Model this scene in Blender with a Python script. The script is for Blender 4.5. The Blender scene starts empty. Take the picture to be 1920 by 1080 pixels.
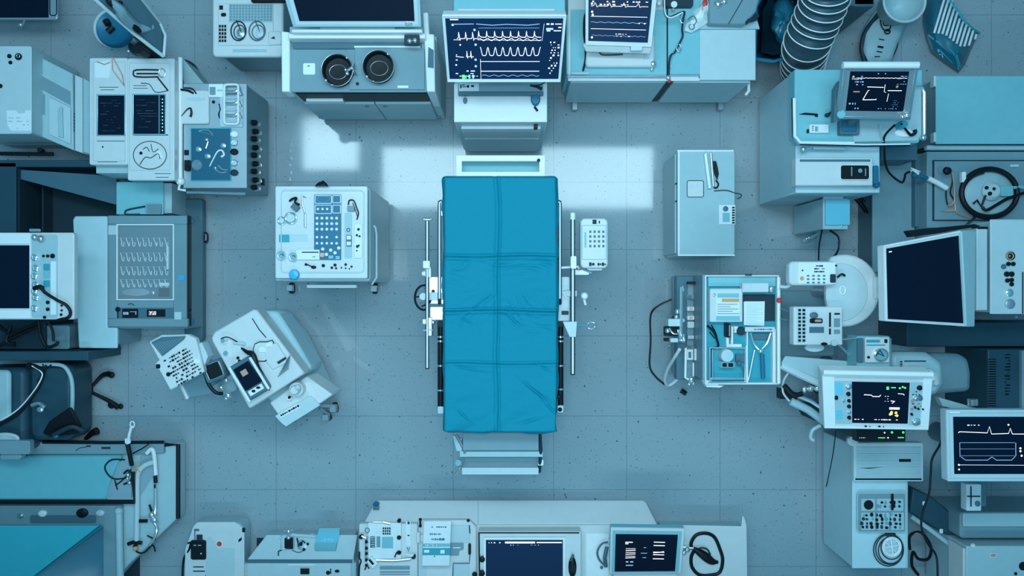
import bpy, bmesh, math, random
from mathutils import Vector, noise
random.seed(4)
C = bpy.context.scene.collection
SC = bpy.context.scene
# ---------------------------------------------------------------- camera, world, lights, exposure
H = 5.5            # camera height above the floor (m)
F = 1595.0         # focal length in pixels of a 1920 px wide frame
cam = bpy.data.cameras.new('camera'); camo = bpy.data.objects.new('camera', cam); C.objects.link(camo)
cam.sensor_width = 36.0; cam.lens = F / 1920 * 36; camo.location = (0, 0, H); camo.rotation_euler = (0, 0, 0)
cam.clip_end = 50; SC.camera = camo
SC.view_settings.view_transform = 'Standard'; SC.view_settings.look = 'None'
SC.view_settings.gamma = 1; SC.view_settings.use_curve_mapping = False; SC.view_settings.exposure = 0.0
world = bpy.data.worlds.new('room_ambient'); SC.world = world; world.use_nodes = True
bg = world.node_tree.nodes['Background']; bg.inputs[1].default_value = 1.0
_tc = world.node_tree.nodes.new('ShaderNodeTexCoord'); _sx = world.node_tree.nodes.new('ShaderNodeSeparateXYZ'); _rp = world.node_tree.nodes.new('ShaderNodeValToRGB')
world.node_tree.links.new(_tc.outputs['Generated'], _sx.inputs[0]); world.node_tree.links.new(_sx.outputs[2], _rp.inputs[0]); world.node_tree.links.new(_rp.outputs[0], bg.inputs[0])
_rp.color_ramp.elements[0].color = (0.002, 0.05, 0.09, 1); _rp.color_ramp.elements[1].color = (0.014, 0.35, 0.57, 1)     # dim walls, brighter ceiling
def area(name, loc, sx, sy, power, col, rot=(0, 0, 0), spread=180):
    l = bpy.data.lights.new(name, 'AREA'); l.shape = 'RECTANGLE'; l.size = sx; l.size_y = sy
    l.energy = power; l.color = col; l.spread = math.radians(spread)
    o = bpy.data.objects.new(name, l); C.objects.link(o); o.location = loc; o.rotation_euler = rot
    return o
KEY = (0.56, 0.85, 0.98)
area('ceiling_panel_light', (0.08, 1.49, 6.0), 3.65, 0.82, 125, KEY)
area('ceiling_side_panel_light', (-2.45, 1.95, 6.0), 0.75, 0.7, 24, KEY)
sp = bpy.data.lights.new('center_fill_spot', 'SPOT'); sp.energy = 330; sp.color = KEY; sp.shadow_soft_size = 0.38  # unseen soft spot added above the table, bright centre and darker edges
sp.spot_size = math.radians(110); sp.spot_blend = 1.0
spo = bpy.data.objects.new('center_fill_spot', sp); C.objects.link(spo); spo.location = (-0.05, 0.12, 5.95)
area('front_fill_light', (0.1, -4.3, 6.0), 4.4, 0.7, 110, KEY)  # unseen fill added to brighten upright faces and the bench front

HK = 1.0           # height factor of the piece of furniture being built (its real height is HK times the drawn one)
def hz(z): return z * HK
def P(px, py, z):
    z = hz(z)
    return Vector(((px - 960) * (H - z) / F, (540 - py) * (H - z) / F, z))
# ---------------------------------------------------------------- materials
MATS = {}
def mat(name, col, rough=0.45, metal=0.0, emit=0.0, vary=0.06, alpha=1.0, bump=0.0, scale=18.0, trans=0.0, spec=0.5, coat=0.0):
    m = bpy.data.materials.new(name); m.use_nodes = True
    nt = m.node_tree; b = nt.nodes['Principled BSDF']
    b.inputs['Roughness'].default_value = rough; b.inputs['Metallic'].default_value = metal
    b.inputs['Specular IOR Level'].default_value = spec
    b.inputs['Coat Weight'].default_value = coat; b.inputs['Coat Roughness'].default_value = 0.08
    if trans: b.inputs['Transmission Weight'].default_value = trans; b.inputs['IOR'].default_value = 1.2
    tc = nt.nodes.new('ShaderNodeTexCoord'); nz = nt.nodes.new('ShaderNodeTexNoise')
    nz.inputs['Scale'].default_value = scale; nz.inputs['Detail'].default_value = 4
    nt.links.new(tc.outputs['Object'], nz.inputs['Vector'])
    mx = nt.nodes.new('ShaderNodeMix'); mx.data_type = 'RGBA'
    mx.inputs[6].default_value = tuple(c * (1 - vary) for c in col) + (1,)
    mx.inputs[7].default_value = tuple(min(1, c * (1 + vary)) for c in col) + (1,)
    nt.links.new(nz.outputs['Fac'], mx.inputs[0]); nt.links.new(mx.outputs[2], b.inputs['Base Color'])
    if bump:
        bp = nt.nodes.new('ShaderNodeBump'); bp.inputs['Strength'].default_value = bump; bp.inputs['Distance'].default_value = 0.003
        nt.links.new(nz.outputs['Fac'], bp.inputs['Height']); nt.links.new(bp.outputs[0], b.inputs['Normal'])
    if emit:
        b.inputs['Emission Color'].default_value = tuple(col) + (1,); b.inputs['Emission Strength'].default_value = emit
    if alpha < 1: b.inputs['Alpha'].default_value = alpha
    MATS[name] = m; return m
mat('white', (0.76, 0.76, 0.76), 0.35, coat=0.15)
mat('bright', (0.95, 0.95, 0.95), 0.3)
mat('pale', (0.60, 0.70, 0.73), 0.42)
mat('light', (0.44, 0.60, 0.64), 0.45)
mat('grey', (0.22, 0.34, 0.39), 0.5)
mat('slate', (0.08, 0.17, 0.22), 0.5)
mat('dark', (0.020, 0.042, 0.06), 0.5, spec=0.3)
mat('black', (0.008, 0.010, 0.014), 0.45, spec=0.25)
mat('rubber', (0.015, 0.017, 0.02), 0.6)
mat('screen', (0.003, 0.009, 0.025), 0.35, vary=0.0, spec=0.15)
mat('screen_navy', (0.003, 0.022, 0.065), 0.4, emit=0.22, vary=0.0, spec=0.12)
mat('steel', (0.70, 0.73, 0.76), 0.28, metal=0.85)
mat('satin', (0.42, 0.48, 0.52), 0.38, metal=0.6)
mat('chrome', (0.88, 0.88, 0.88), 0.20, metal=0.85)
mat('teal', (0.035, 0.38, 0.47), 0.5)
mat('bed_teal', (0.16, 0.48, 0.55), 0.6)
mat('sky', (0.56, 0.75, 0.80), 0.45)
mat('teal_pale', (0.24, 0.56, 0.62), 0.5)
mat('blue', (0.012, 0.16, 0.28), 0.4)
mat('blue_bright', (0.05, 0.50, 0.85), 0.35)
mat('cyan_lid', (0.18, 0.62, 0.78), 0.5, bump=0.15, scale=140)
mat('foam_blue', (0.05, 0.30, 0.46), 0.7, bump=0.1, scale=90)
mat('glass', (0.75, 0.85, 0.9), 0.06, alpha=0.14, vary=0.0, coat=0.6)
mat('tube_clear', (0.75, 0.85, 0.9), 0.1, alpha=0.4, vary=0.0, coat=1.0)
mat('hose_dark', (0.05, 0.10, 0.13), 0.4, metal=0.3)
mat('clear', (0.45, 0.60, 0.68), 0.12, alpha=0.45, vary=0.0, coat=1.0)
mat('bag', (0.012, 0.05, 0.085), 0.18, coat=0.6)
mat('deep', (0.022, 0.075, 0.11), 0.5)
mat('tray_blue', (0.008, 0.12, 0.20), 0.35)
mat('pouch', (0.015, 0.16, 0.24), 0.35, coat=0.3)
mat('paper', (0.90, 0.92, 0.93), 0.7)
mat('trace', (1.0, 0.86, 0.84), 0.5, emit=0.9, vary=0.0)
mat('trace_dim', (0.35, 0.50, 0.75), 0.5, emit=0.5, vary=0.0)
mat('led_green', (0.10, 1.0, 0.20), 0.5, emit=0.9, vary=0.0)
mat('led_amber', (1.0, 0.62, 0.15), 0.5, emit=1.0, vary=0.0)
mat('led_cyan', (0.25, 0.85, 1.0), 0.5, emit=0.9, vary=0.0)
mat('red', (0.75, 0.05, 0.03), 0.4)
mat('orange', (0.95, 0.36, 0.14), 0.5)
mat('copper', (0.80, 0.42, 0.30), 0.4, metal=0.4)
mat('drape', (0.002, 0.275, 0.385), 0.72, bump=0.25, scale=260, spec=0.25)

# ---------------------------------------------------------------- mesh builder in photo pixels at a real height
def rot2(cx, cy, deg):
    a = math.radians(deg); ca, sa = math.cos(a), math.sin(a)
    return lambda x, y: (cx + x * ca - y * sa, cy + x * sa + y * ca)      # local pixels -> frame pixels
def rrect(x0, y0, x1, y1, r=0, n=5):
    if r <= 0: return [(x0, y0), (x1, y0), (x1, y1), (x0, y1)]
    r = min(r, abs(x1 - x0) / 2, abs(y1 - y0) / 2); out = []
    for cx, cy, a0 in ((x0 + r, y0 + r, 180), (x1 - r, y0 + r, 270), (x1 - r, y1 - r, 0), (x0 + r, y1 - r, 90)):
        for k in range(n + 1):
            a = math.radians(a0 + 90 * k / n); out.append((cx + r * math.cos(a), cy + r * math.sin(a)))
    return out
def spline(pts, k=6):
    out = []; n = len(pts)
    for i in range(n - 1):
        p0, p1, p2, p3 = pts[max(0, i - 1)], pts[i], pts[i + 1], pts[min(n - 1, i + 2)]
        for j in range(k):
            t = j / k
            out.append(tuple(0.5 * ((2 * b) + (c - a) * t + (2 * a - 5 * b + 4 * c - d) * t * t + (3 * b - a - 3 * c + d) * t ** 3)
                             for a, b, c, d in zip(p0, p1, p2, p3)))
    out.append(tuple(pts[-1])); return out
class B:
    def __init__(s, xf=None): s.bm = bmesh.new(); s.xf = xf
    def w(s, x, y, z):
        if s.xf: x, y = s.xf(x, y)
        return P(x, y, z)
    def loft(s, rings, cap=True, closed=False):
        vs = [[s.bm.verts.new(p) for p in r] for r in rings]; n = len(vs[0])
        pairs = list(zip(vs[:-1], vs[1:])) + ([(vs[-1], vs[0])] if closed else [])
        for a, b in pairs:
            for i in range(n):
                j = (i + 1) % n
                try: s.bm.faces.new((a[i], a[j], b[j], b[i]))
                except ValueError: pass
        if cap and not closed:
            s.bm.faces.new(vs[0]); s.bm.faces.new(vs[-1])
        return s
    def prism(s, pts, z0, z1, ref=None):
        ref = z1 if ref is None else ref
        top = [s.w(x, y, ref) for x, y in pts]
        return s.loft([[Vector((p.x, p.y, hz(z0))) for p in top], [Vector((p.x, p.y, hz(z1))) for p in top]])
    def box(s, x0, y0, x1, y1, z0, z1, r=0, ref=None, n=5): return s.prism(rrect(x0, y0, x1, y1, r, n), z0, z1, ref)
    def frame(s, x0, y0, x1, y1, wd, z0, z1, r=0, ref=None):
        ref = z1 if ref is None else ref
        o = [s.w(x, y, ref) for x, y in rrect(x0, y0, x1, y1, r)]
        i = [s.w(x, y, ref) for x, y in rrect(x0 + wd, y0 + wd, x1 - wd, y1 - wd, max(r - wd, .5) if r else 0)]
        f = lambda L, z: [Vector((p.x, p.y, hz(z))) for p in L]
        return s.loft([f(o, z0), f(o, z1), f(i, z1), f(i, z0)], closed=True)
    def slope(s, top, z1, bot, z0):           # both outlines in pixels at their own heights
        return s.loft([[s.w(x, y, z0) for x, y in bot], [s.w(x, y, z1) for x, y in top]])
    def cyl(s, x, y, r, z0, z1, n=24, r2=None, ref=None, ry=None, ang=0):
        ref = z1 if ref is None else ref; c = s.w(x, y, ref); k = (H - hz(ref)) / F
        def ring(rr, z):
            q = []
            for i in range(n):
                a = 2 * math.pi * i / n; X = rr * math.cos(a); Y = rr * math.sin(a) * ((ry / r) if ry else 1)
                g = math.radians(ang); q.append(Vector((c.x + (X * math.cos(g) - Y * math.sin(g)) * k, c.y - (X * math.sin(g) + Y * math.cos(g)) * k, hz(z))))
            return q
        return s.loft([ring(r, z0), ring(r if r2 is None else r2, z1)])
    def lathe(s, x, y, prof, n=28, ref=None, ry=1.0):        # prof: (radius px at ref, z)
        ref = prof[-1][1] if ref is None else ref; c = s.w(x, y, ref); k = (H - hz(ref)) / F
        rings = [[Vector((c.x + max(r, .02) * k * math.cos(2 * math.pi * i / n), c.y + max(r, .02) * k * ry * math.sin(2 * math.pi * i / n), hz(z))) for i in range(n)] for r, z in prof]
        return s.loft(rings)
    def ball(s, x, y, z, r, sy=1, sz=1, n=14):               # r in px, z of the centre
        c = s.w(x, y, z); k = (H - hz(z)) / F * r; rings = []
        for j in range(1, n // 2 + 1):
            a = math.pi * j / (n // 2 + 1) - math.pi / 2
            rings.append([Vector((c.x + k * math.cos(a) * math.cos(2 * math.pi * i / n), c.y + k * sy * math.cos(a) * math.sin(2 * math.pi * i / n), c.z + k * sz * math.sin(a))) for i in range(n)])
        return s.loft(rings)
    def tube(s, pts, r, n=8, smooth=0, closed=False, world=False):
        if smooth: pts = spline(pts, smooth)
        ps = [Vector(p) if world else s.w(*p) for p in pts]
        q = [ps[0]]
        for p in ps[1:]:
            if (p - q[-1]).length > 1e-5: q.append(p)
        ps = q; m = len(ps); rings = []; up = None
        for i, p in enumerate(ps):
            if closed: d = ps[(i + 1) % m] - ps[i - 1]
            else: d = ps[min(i + 1, m - 1)] - ps[max(i - 1, 0)]
            if d.length < 1e-9: d = Vector((1, 0, 0))
            d.normalize()
            if up is None: up = Vector((0, 0, 1)) if abs(d.z) < .9 else Vector((1, 0, 0))
            u = (up - d * up.dot(d))
            if u.length < 1e-4: u = Vector((0, 1, 0)) - d * d.y
            u.normalize(); v = d.cross(u); up = u
            rr = r(i / (m - 1)) if callable(r) else r
            rings.append([p + (u * math.cos(2 * math.pi * k / n) + v * math.sin(2 * math.pi * k / n)) * rr for k in range(n)])
        return s.loft(rings, closed=closed)
    def ring(s, x, y, R, rm, z, n=32, ry=None, a0=0, a1=360):
        full = (a1 - a0) >= 360; m = n if full else n + 1
        return s.tube([(x + R * math.cos(math.radians(a0 + (a1 - a0) * i / n)), y + (ry or R) * math.sin(math.radians(a0 + (a1 - a0) * i / n)), z) for i in range(m)], rm, closed=full)
    def slab(s, c, th):                                      # c: four (px,py,z) corners of the top face TL TR BR BL
        q = [s.w(*p) for p in c]; nrm = (q[1] - q[0]).cross(q[3] - q[0]); nrm.normalize()
        if nrm.z < 0: nrm = -nrm
        return s.loft([[p - nrm * th for p in q], q])
    def rect(s, Q, u0, v0, u1, v1, lift=.0015, th=.0015):
        t = [Q.at(u0, v0, lift), Q.at(u1, v0, lift), Q.at(u1, v1, lift), Q.at(u0, v1, lift)]
        b = [p - Q.n * th for p in t]
        return s.loft([b, t])
    def line(s, Q, pts, wd, lift=.002, th=.0012):            # ribbon of width wd (m) on a quad
        ps = [Q.at(u, v, lift) for u, v in pts]; L = []; R = []
        for i, p in enumerate(ps):
            d = ps[min(i + 1, len(ps) - 1)] - ps[max(i - 1, 0)]
            if d.length < 1e-9: d = Vector((1, 0, 0))
            d.normalize(); sd = Q.n.cross(d) * (wd / 2); L.append(p + sd); R.append(p - sd)
        rings = [[l, r_, r_ - Q.n * th, l - Q.n * th] for l, r_ in zip(L, R)]
        return s.loft(rings)
    def dots(s, Q, pts, ru, lift=.002, th=.002, n=8):
        for (u, v) in pts:
            c = Q.at(u, v, lift)
            s.loft([[c + (Q.U * math.cos(2 * math.pi * k / n) + Q.V * math.sin(2 * math.pi * k / n)) * ru - Q.n * q for k in range(n)] for q in (th, 0)])
        return s
class Q4:
    def __init__(s, c, xf=None):
        q = [P(*((xf(p[0], p[1]) + (p[2],)) if xf else p)) for p in c]; s.q = q
        s.n = (q[1] - q[0]).cross(q[3] - q[0]); s.n.normalize()
        if s.n.z < 0: s.n = -s.n
        s.U = (q[1] - q[0]).normalized(); s.V = s.n.cross(s.U)
    def at(s, u, v, lift=0):
        a = s.q[0].lerp(s.q[1], u); b = s.q[3].lerp(s.q[2], u); return a.lerp(b, v) + s.n * lift
    def sub(s, u0, v0, u1, v1, lift=0):
        o = object.__new__(Q4); o.q = [s.at(u0, v0, lift), s.at(u1, v0, lift), s.at(u1, v1, lift), s.at(u0, v1, lift)]
        o.n = s.n; o.U = s.U; o.V = s.V; return o
def QF(x0, y0, x1, y1, z, xf=None): return Q4([(x0, y0, z), (x1, y0, z), (x1, y1, z), (x0, y1, z)], xf)
# ---------------------------------------------------------------- objects
def mk(name, b, m, bev=0.0025, smooth=35):
    bmesh.ops.recalc_face_normals(b.bm, faces=b.bm.faces)
    me = bpy.data.meshes.new(name); b.bm.to_mesh(me); b.bm.free()
    for mm in (m if isinstance(m, (list, tuple)) else [m]): me.materials.append(MATS[mm])
    me.polygons.foreach_set('use_smooth', [True] * len(me.polygons)); me.set_sharp_from_angle(angle=math.radians(smooth))
    o = bpy.data.objects.new(name, me); C.objects.link(o)
    if bev:
        md = o.modifiers.new('edge', 'BEVEL'); md.width = bev; md.segments = 2; md.limit_method = 'ANGLE'
        md.angle_limit = math.radians(50); md.harden_normals = False
    return o
USED = set()
def props(o, label, cat, group=None, kind=None):
    if label:
        if label in USED and not group: print('DUP LABEL', label)
        USED.add(label); o['label'] = label
    if cat: o['category'] = cat
    if group: o['group'] = group
    if kind: o['kind'] = kind
SPLIT = set('''slot bolt hinge blue_label blue_header button stud terminal socket pill_cup tab side_bracket side_latch caster_leg sticker label_plate
side_stud corner_bumper vent_line function_key eyepiece indicator_light rim_clip reflector slider label_block black_notch edge_trim rail_mount bolt_head
divider side_panel louvre tray_floor black_clamp knob rail_knob end_rail blue_mat shelf_inset white_tag port finger_pad orange_tube rod_handle support_arm
white_strip knob_pair opening wire_hook rail_clip chrome_joint foot_pad switch grab_bar'''.split())
def islands(bm):
    seen = set(); out = []
    for v in bm.verts:
        if v in seen: continue
        st = [v]; seen.add(v); g = []
        while st:
            q = st.pop(); g.append(q)
            for e in q.link_edges:
                o = e.other_vert(q)
                if o not in seen: seen.add(o); st.append(o)
        out.append(g)
    return out
def pieces(b):                                           # one builder per separate piece
    bm = b.bm; r = []
    for g in islands(bm):
        n = B(); mp = {v: n.bm.verts.new(v.co) for v in g}; gs = set(g)
        for f in bm.faces:
            if f.verts[0] in gs: n.bm.faces.new([mp[v] for v in f.verts])
        r.append(n)
    return r
class T:
    def __init__(s, name, label, cat, px, py, z=0.0, group=None):
        s.loc = P(px, py, z); s.o = bpy.data.objects.new(name, None); C.objects.link(s.o); s.o.location = s.loc
        s.o.empty_display_size = 0.05; props(s.o, label, cat, group)
    def p(s, name, b, m, parent=None, label=None, bev=0.0025, smooth=35):
        if name in SPLIT:
            ps = pieces(b)
            if len(ps) > 1:
                b.bm.free(); first = None
                for q in ps:
                    o = s.p1(name, q, m, parent, label, bev, smooth); first = first or o
                return first
        return s.p1(name, b, m, parent, label, bev, smooth)
    def p1(s, name, b, m, parent=None, label=None, bev=0.0025, smooth=35):
        for v in b.bm.verts: v.co -= s.loc
        o = mk(name, b, m, bev, smooth); o.parent = parent or s.o
        if label: o['label'] = label
        return o
def S(name, b, m, label, cat, group=None, kind=None, bev=0.0025, smooth=35):
    vs = [v.co.copy() for v in b.bm.verts]
    lo = Vector((min(v.x for v in vs), min(v.y for v in vs), min(v.z for v in vs))); hi = Vector((max(v.x for v in vs), max(v.y for v in vs), max(v.z for v in vs)))
    c = Vector(((lo.x + hi.x) / 2, (lo.y + hi.y) / 2, lo.z))
    for v in b.bm.verts: v.co -= c
    o = mk(name, b, m, bev, smooth); o.location = c; props(o, label, cat, group, kind); return o
def caster(t, x, y, z0=0.0, top=0.09, r=0.035, ang=0.0):     # x, y: frame pixels of the wheel on the floor
    c = P(x, y, 0); c.z = z0 + r; top = max(hz(top), z0 + r + .03); b = B(); a = math.radians(ang); ax = Vector((math.cos(a), math.sin(a), 0)); e = Vector((-math.sin(a), math.cos(a), 0))
    b.loft([[c + ax * q + (e * math.cos(k * math.pi / 8) + Vector((0, 0, 1)) * math.sin(k * math.pi / 8)) * r for k in range(16)] for q in (-.014, .014)])
    w = t.p('caster', b, 'rubber', bev=.004)
    b = B(); b.loft([[Vector((c.x + dx, c.y + dy, zz)) for dx, dy in ((-.02, -.02), (.02, -.02), (.02, .02), (-.02, .02))] for zz in (z0 + r + .025, z0 + top)])
    t.p('fork', b, 'satin', w)
def screen(t, corners, th=.03, bez=(.06, .07, .06, .09), fm='white', sm='screen', rim=.007, xf=None, name='housing', rimmat='bright', parent=None):
    b = B(xf); b.slab(corners, th); h = t.p(name, b, fm, parent, bev=.005)
    Q = Q4(corners, xf); l, tp, r, bt = bez
    b = B()
    for a in ((0, 0, 1, tp * .45), (0, 1 - bt * .35, 1, 1), (0, tp * .45, l * .4, 1 - bt * .35), (1 - r * .4, tp * .45, 1, 1 - bt * .35)):
        b.rect(Q, *a, lift=rim, th=rim)
    t.p('bezel', b, rimmat, h, bev=.002)
    Qs = Q.sub(l, tp, 1 - r, 1 - bt, 0.002)
    b = B(); b.rect(Qs, 0, 0, 1, 1, lift=0, th=.002)
    s = t.p('screen', b, sm, h, bev=0)
    return h, s, Qs
def marks(b, Q, u0, v0, u1, v1, rows, seed=0, dens=.6, h=.35, lo=.02, hi=.10, lift=.0022):
    R = random.Random(seed); dv = (v1 - v0) / rows
    for i in range(rows):
        u = u0 + R.random() * .03; v = v0 + (i + .5) * dv
        while u < u1 - .01:
            L = R.uniform(lo, hi) * (u1 - u0) ** .5
            if R.random() < dens:
                hh = dv * h * R.uniform(.35, 1); b.rect(Q, u, v - hh / 2, min(u + L, u1), v + hh / 2, lift=lift, th=.001)
            u += L + R.uniform(.01, .03)
    return b
def keys(t, parent, Q, cols, rows, m='slate', name='key', fill=.6, h=.004, skip=(), u=(0, 1), v=(0, 1), bev=.0008, rnd=False):
    proto = None
    for j in range(rows):
        for i in range(cols):
            if (i, j) in skip: continue
            du = (u[1] - u[0]) / cols; dv = (v[1] - v[0]) / rows
            cu = u[0] + (i + .5) * du; cv = v[0] + (j + .5) * dv
            if proto is None:
                b = B(); q = Q.sub(cu - du * fill / 2, cv - dv * fill / 2, cu + du * fill / 2, cv + dv * fill / 2)
                if rnd:
                    c = q.at(.5, .5); rr = min((q.q[1] - q.q[0]).length, (q.q[3] - q.q[0]).length) / 2
                    b.loft([[c + Q.n * zz + (Q.U * math.cos(k * math.pi / 6) + Q.V * math.sin(k * math.pi / 6)) * rr * sc for k in range(12)] for zz, sc in ((0, 1), (h * .7, 1), (h, .7))])
                else: b.rect(q, 0, 0, 1, 1, lift=h, th=h)
                proto = t.p(name, b, m, parent, bev=bev); base = Q.at(cu, cv)
            else:
                o = proto.copy(); C.objects.link(o); o.location = proto.location + (Q.at(cu, cv) - base)
def knob(t, Q, u, v, r=.012, h=.014, m='black', name='knob', parent=None, label=None):
    c = Q.at(u, v); b = B()
    b.loft([[c + Q.n * zz + (Q.U * math.cos(k * math.pi / 9) + Q.V * math.sin(k * math.pi / 9)) * r * sc for k in range(18)] for zz, sc in ((0, 1.15), (h * .25, 1.1), (h * .3, .9), (h * .9, .85), (h, .7))])
    return t.p(name, b, m, parent, label, bev=0, smooth=40)

def stand(t, x, y, z, rp=.03, rf=.10, names=('post', 'foot'), m=('satin', 'slate')):     # a post straight down from (x, y, z) to a round foot
    c = P(x, y, z); b = B(); cyl = lambda r, z0, z1, n=20: [[Vector((c.x + r * math.cos(2 * math.pi * i / n), c.y + r * math.sin(2 * math.pi * i / n), q)) for i in range(n)] for q in (z0, z1)]
    b.loft(cyl(rp, .03, c.z)); t.p(names[0], b, m[0]); b = B(); b.loft(cyl(rf, 0, .03, 28)); t.p(names[1], b, m[1], bev=.006)
# ---------------------------------------------------------------- setting: speckled vinyl floor with welded seams, walls
def floor_material(seam=False):
    m = bpy.data.materials.new('floor_seam' if seam else 'floor_vinyl'); m.use_nodes = True; nt = m.node_tree; b = nt.nodes['Principled BSDF']
    N = nt.nodes.new; L = nt.links.new
    tc = N('ShaderNodeTexCoord'); base = (0.36, 0.43, 0.47) if not seam else (0.24, 0.31, 0.36)
    nz = N('ShaderNodeTexNoise'); nz.inputs['Scale'].default_value = 1.6; nz.inputs['Detail'].default_value = 6; L(tc.outputs['Object'], nz.inputs['Vector'])
    fine = N('ShaderNodeTexNoise'); fine.inputs['Scale'].default_value = 130; fine.inputs['Detail'].default_value = 2; L(tc.outputs['Object'], fine.inputs['Vector'])
    def mix(fac, a, c, f=None):
        x = N('ShaderNodeMix'); x.data_type = 'RGBA'
        if fac is not None: L(fac, x.inputs[0])
        else: x.inputs[0].default_value = f
        for i, q in ((6, a), (7, c)):
            if isinstance(q, tuple): x.inputs[i].default_value = q + (1,)
            else: L(q, x.inputs[i])
        return x.outputs[2]
    c1 = mix(nz.outputs['Fac'], tuple(v * .90 for v in base), tuple(v * 1.10 for v in base))
    c2 = mix(fine.outputs['Fac'], tuple(v * .80 for v in base), tuple(v * 1.2 for v in base))
    col = mix(None, c1, c2, .5)
    def speck(scale, r, keep, dark, col):
        vo = N('ShaderNodeTexVoronoi'); vo.inputs['Scale'].default_value = scale; L(tc.outputs['Object'], vo.inputs['Vector'])
        lt = N('ShaderNodeMath'); lt.operation = 'LESS_THAN'; L(vo.outputs['Distance'], lt.inputs[0]); lt.inputs[1].default_value = r
        sp = N('ShaderNodeSeparateColor'); L(vo.outputs['Color'], sp.inputs[0])
        kp = N('ShaderNodeMath'); kp.operation = 'LESS_THAN'; L(sp.outputs[0], kp.inputs[0]); kp.inputs[1].default_value = keep
        mu = N('ShaderNodeMath'); mu.operation = 'MULTIPLY'; L(lt.outputs[0], mu.inputs[0]); L(kp.outputs[0], mu.inputs[1])
        m2 = N('ShaderNodeMath'); m2.operation = 'MULTIPLY'; L(mu.outputs[0], m2.inputs[0]); m2.inputs[1].default_value = dark
        return mix(m2.outputs[0], col, (.05, .08, .11))
    if not seam:
        col = speck(15, .085, .42, .9, col); col = speck(30, .12, .40, .7, col); col = speck(60, .2, .4, .4, col)
    L(col, b.inputs['Base Color'])
    rr = N('ShaderNodeMapRange'); L(nz.outputs['Fac'], rr.inputs[0]); rr.inputs[3].default_value = .03; rr.inputs[4].default_value = .10; L(rr.outputs[0], b.inputs['Roughness'])
    b.inputs['Specular IOR Level'].default_value = .55
    MATS[m.name] = m
floor_material(); floor_material(True)
def floor():
    xs = [-4.4, -3.55, -2.98, -2.48] + [(p - 960) / 290 for p in (365, 518, 667, 850, 1038, 1175, 1350, 1530, 1690)] + [3.1, 3.6, 4.4]
    ys = [-3.0, -2.25, -1.8] + [(540 - p) / 290 for p in (918, 780, 630, 468, 341, 184, 28)] + [2.3, 3.0]
    sw = .0025; bm = bmesh.new()
    ex = [xs[0]] + [v + d for v in xs[1:-1] for d in (-sw, sw)] + [xs[-1]]
    ey = [ys[0]] + [v + d for v in ys[1:-1] for d in (-sw, sw)] + [ys[-1]]
    vt = [[bm.verts.new((x, y, 0)) for y in ey] for x in ex]
    for i in range(len(ex) - 1):
        for j in range(len(ey) - 1):
            f = bm.faces.new((vt[i][j], vt[i + 1][j], vt[i + 1][j + 1], vt[i][j + 1])); f.material_index = 1 if (i % 2 or j % 2) else 0
    e = bmesh.ops.extrude_face_region(bm, geom=[f for f in bm.faces if False])
    me = bpy.data.meshes.new('floor'); bm.to_mesh(me); bm.free(); me.materials.append(MATS['floor_vinyl']); me.materials.append(MATS['floor_seam'])
    o = bpy.data.objects.new('floor', me); C.objects.link(o); o['kind'] = 'structure'
floor()
mat('wall_paint', (0.34, 0.42, 0.46), 0.8)
def wall(name, x0, y0, x1, y1):
    b = B(); b.loft([[Vector((x0, y0, z)), Vector((x1, y0, z)), Vector((x1, y1, z)), Vector((x0, y1, z))] for z in (0, 3.2)])
    o = mk(name, b, 'wall_paint', 0); o['kind'] = 'structure'
wall('wall_left', -4.5, -3.1, -4.4, 3.1); wall('wall_right', 4.4, -3.1, 4.5, 3.1)
wall('wall_back', -4.4, 3.0, 4.4, 3.1); wall('wall_front', -4.4, -3.1, 4.4, -3.0)

# ---------------------------------------------------------------- operating table under the blue drape
t = T('operating_table', 'steel operating table under the blue drape, in the middle of the floor', 'operating table', 938, 560)
b = B(); b.box(880, 400, 1000, 720, 0, .10, r=12, ref=.1); t.p('base', b, 'satin', bev=.01)
b = B(); b.box(905, 450, 972, 680, .10, .84, r=8, ref=.84); t.p('column', b, 'steel', bev=.006)
b = B(); b.box(838, 345, 1038, 805, .84, .93); t.p('bed_frame', b, 'satin', bev=.004)
b = B(); b.box(834, 338, 1041, 812, .93, 1.0, r=8); t.p('mattress', b, 'slate', bev=.012)
b = B(); b.frame(855, 291, 1022, 333, 11, .93, .965); t.p('head_frame', b, 'bright', label='white head frame with a slot')
b = B(); b.box(866, 298, 1012, 325, .86, .875); t.p('head_shelf', b, 'teal_pale')
b = B(); b.cyl(1010, 300, 3, .965, .985); t.p('knob', b, 'black')
# foot end
b = B(); b.box(868, 800, 1010, 845, .78, .83, ref=.83); t.p('foot_plate', b, 'grey')
b = B(); b.box(862, 846, 1018, 857, .76, .80, ref=.80); t.p('foot_rail', b, 'light')
b = B(); b.box(866, 857, 1012, 876, .66, .70, ref=.70); t.p('foot_step', b, 'grey')
b = B(); b.box(866, 877, 1010, 890, .70, .745, ref=.745); t.p('foot_rail', b, 'pale')
b = B(); b.tube([(855, 815, .8), (872, 846, .8), (862, 878, .72)], .010); t.p('foot_bracket', b, 'satin')
b = B(); b.tube([(1012, 812, .8), (1014, 846, .8), (1011, 885, .72)], .010); t.p('foot_bracket', b, 'dark')
b = B(); b.cyl(859, 868, 6, .72, .76); b.tube([(862, 878, .74), (852, 890, .72)], .006); t.p('clamp', b, 'chrome', bev=.001)
b = B(); b.box(1009, 862, 1019, 873, .70, .76, ref=.76); t.p('clamp', b, 'bright')
b = B(); b.slope([(848, 816), (866, 822), (866, 846), (856, 846)], .80, [(852, 816), (868, 822), (868, 846), (860, 846)], .70); t.p('corner_gusset', b, 'light')
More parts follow.
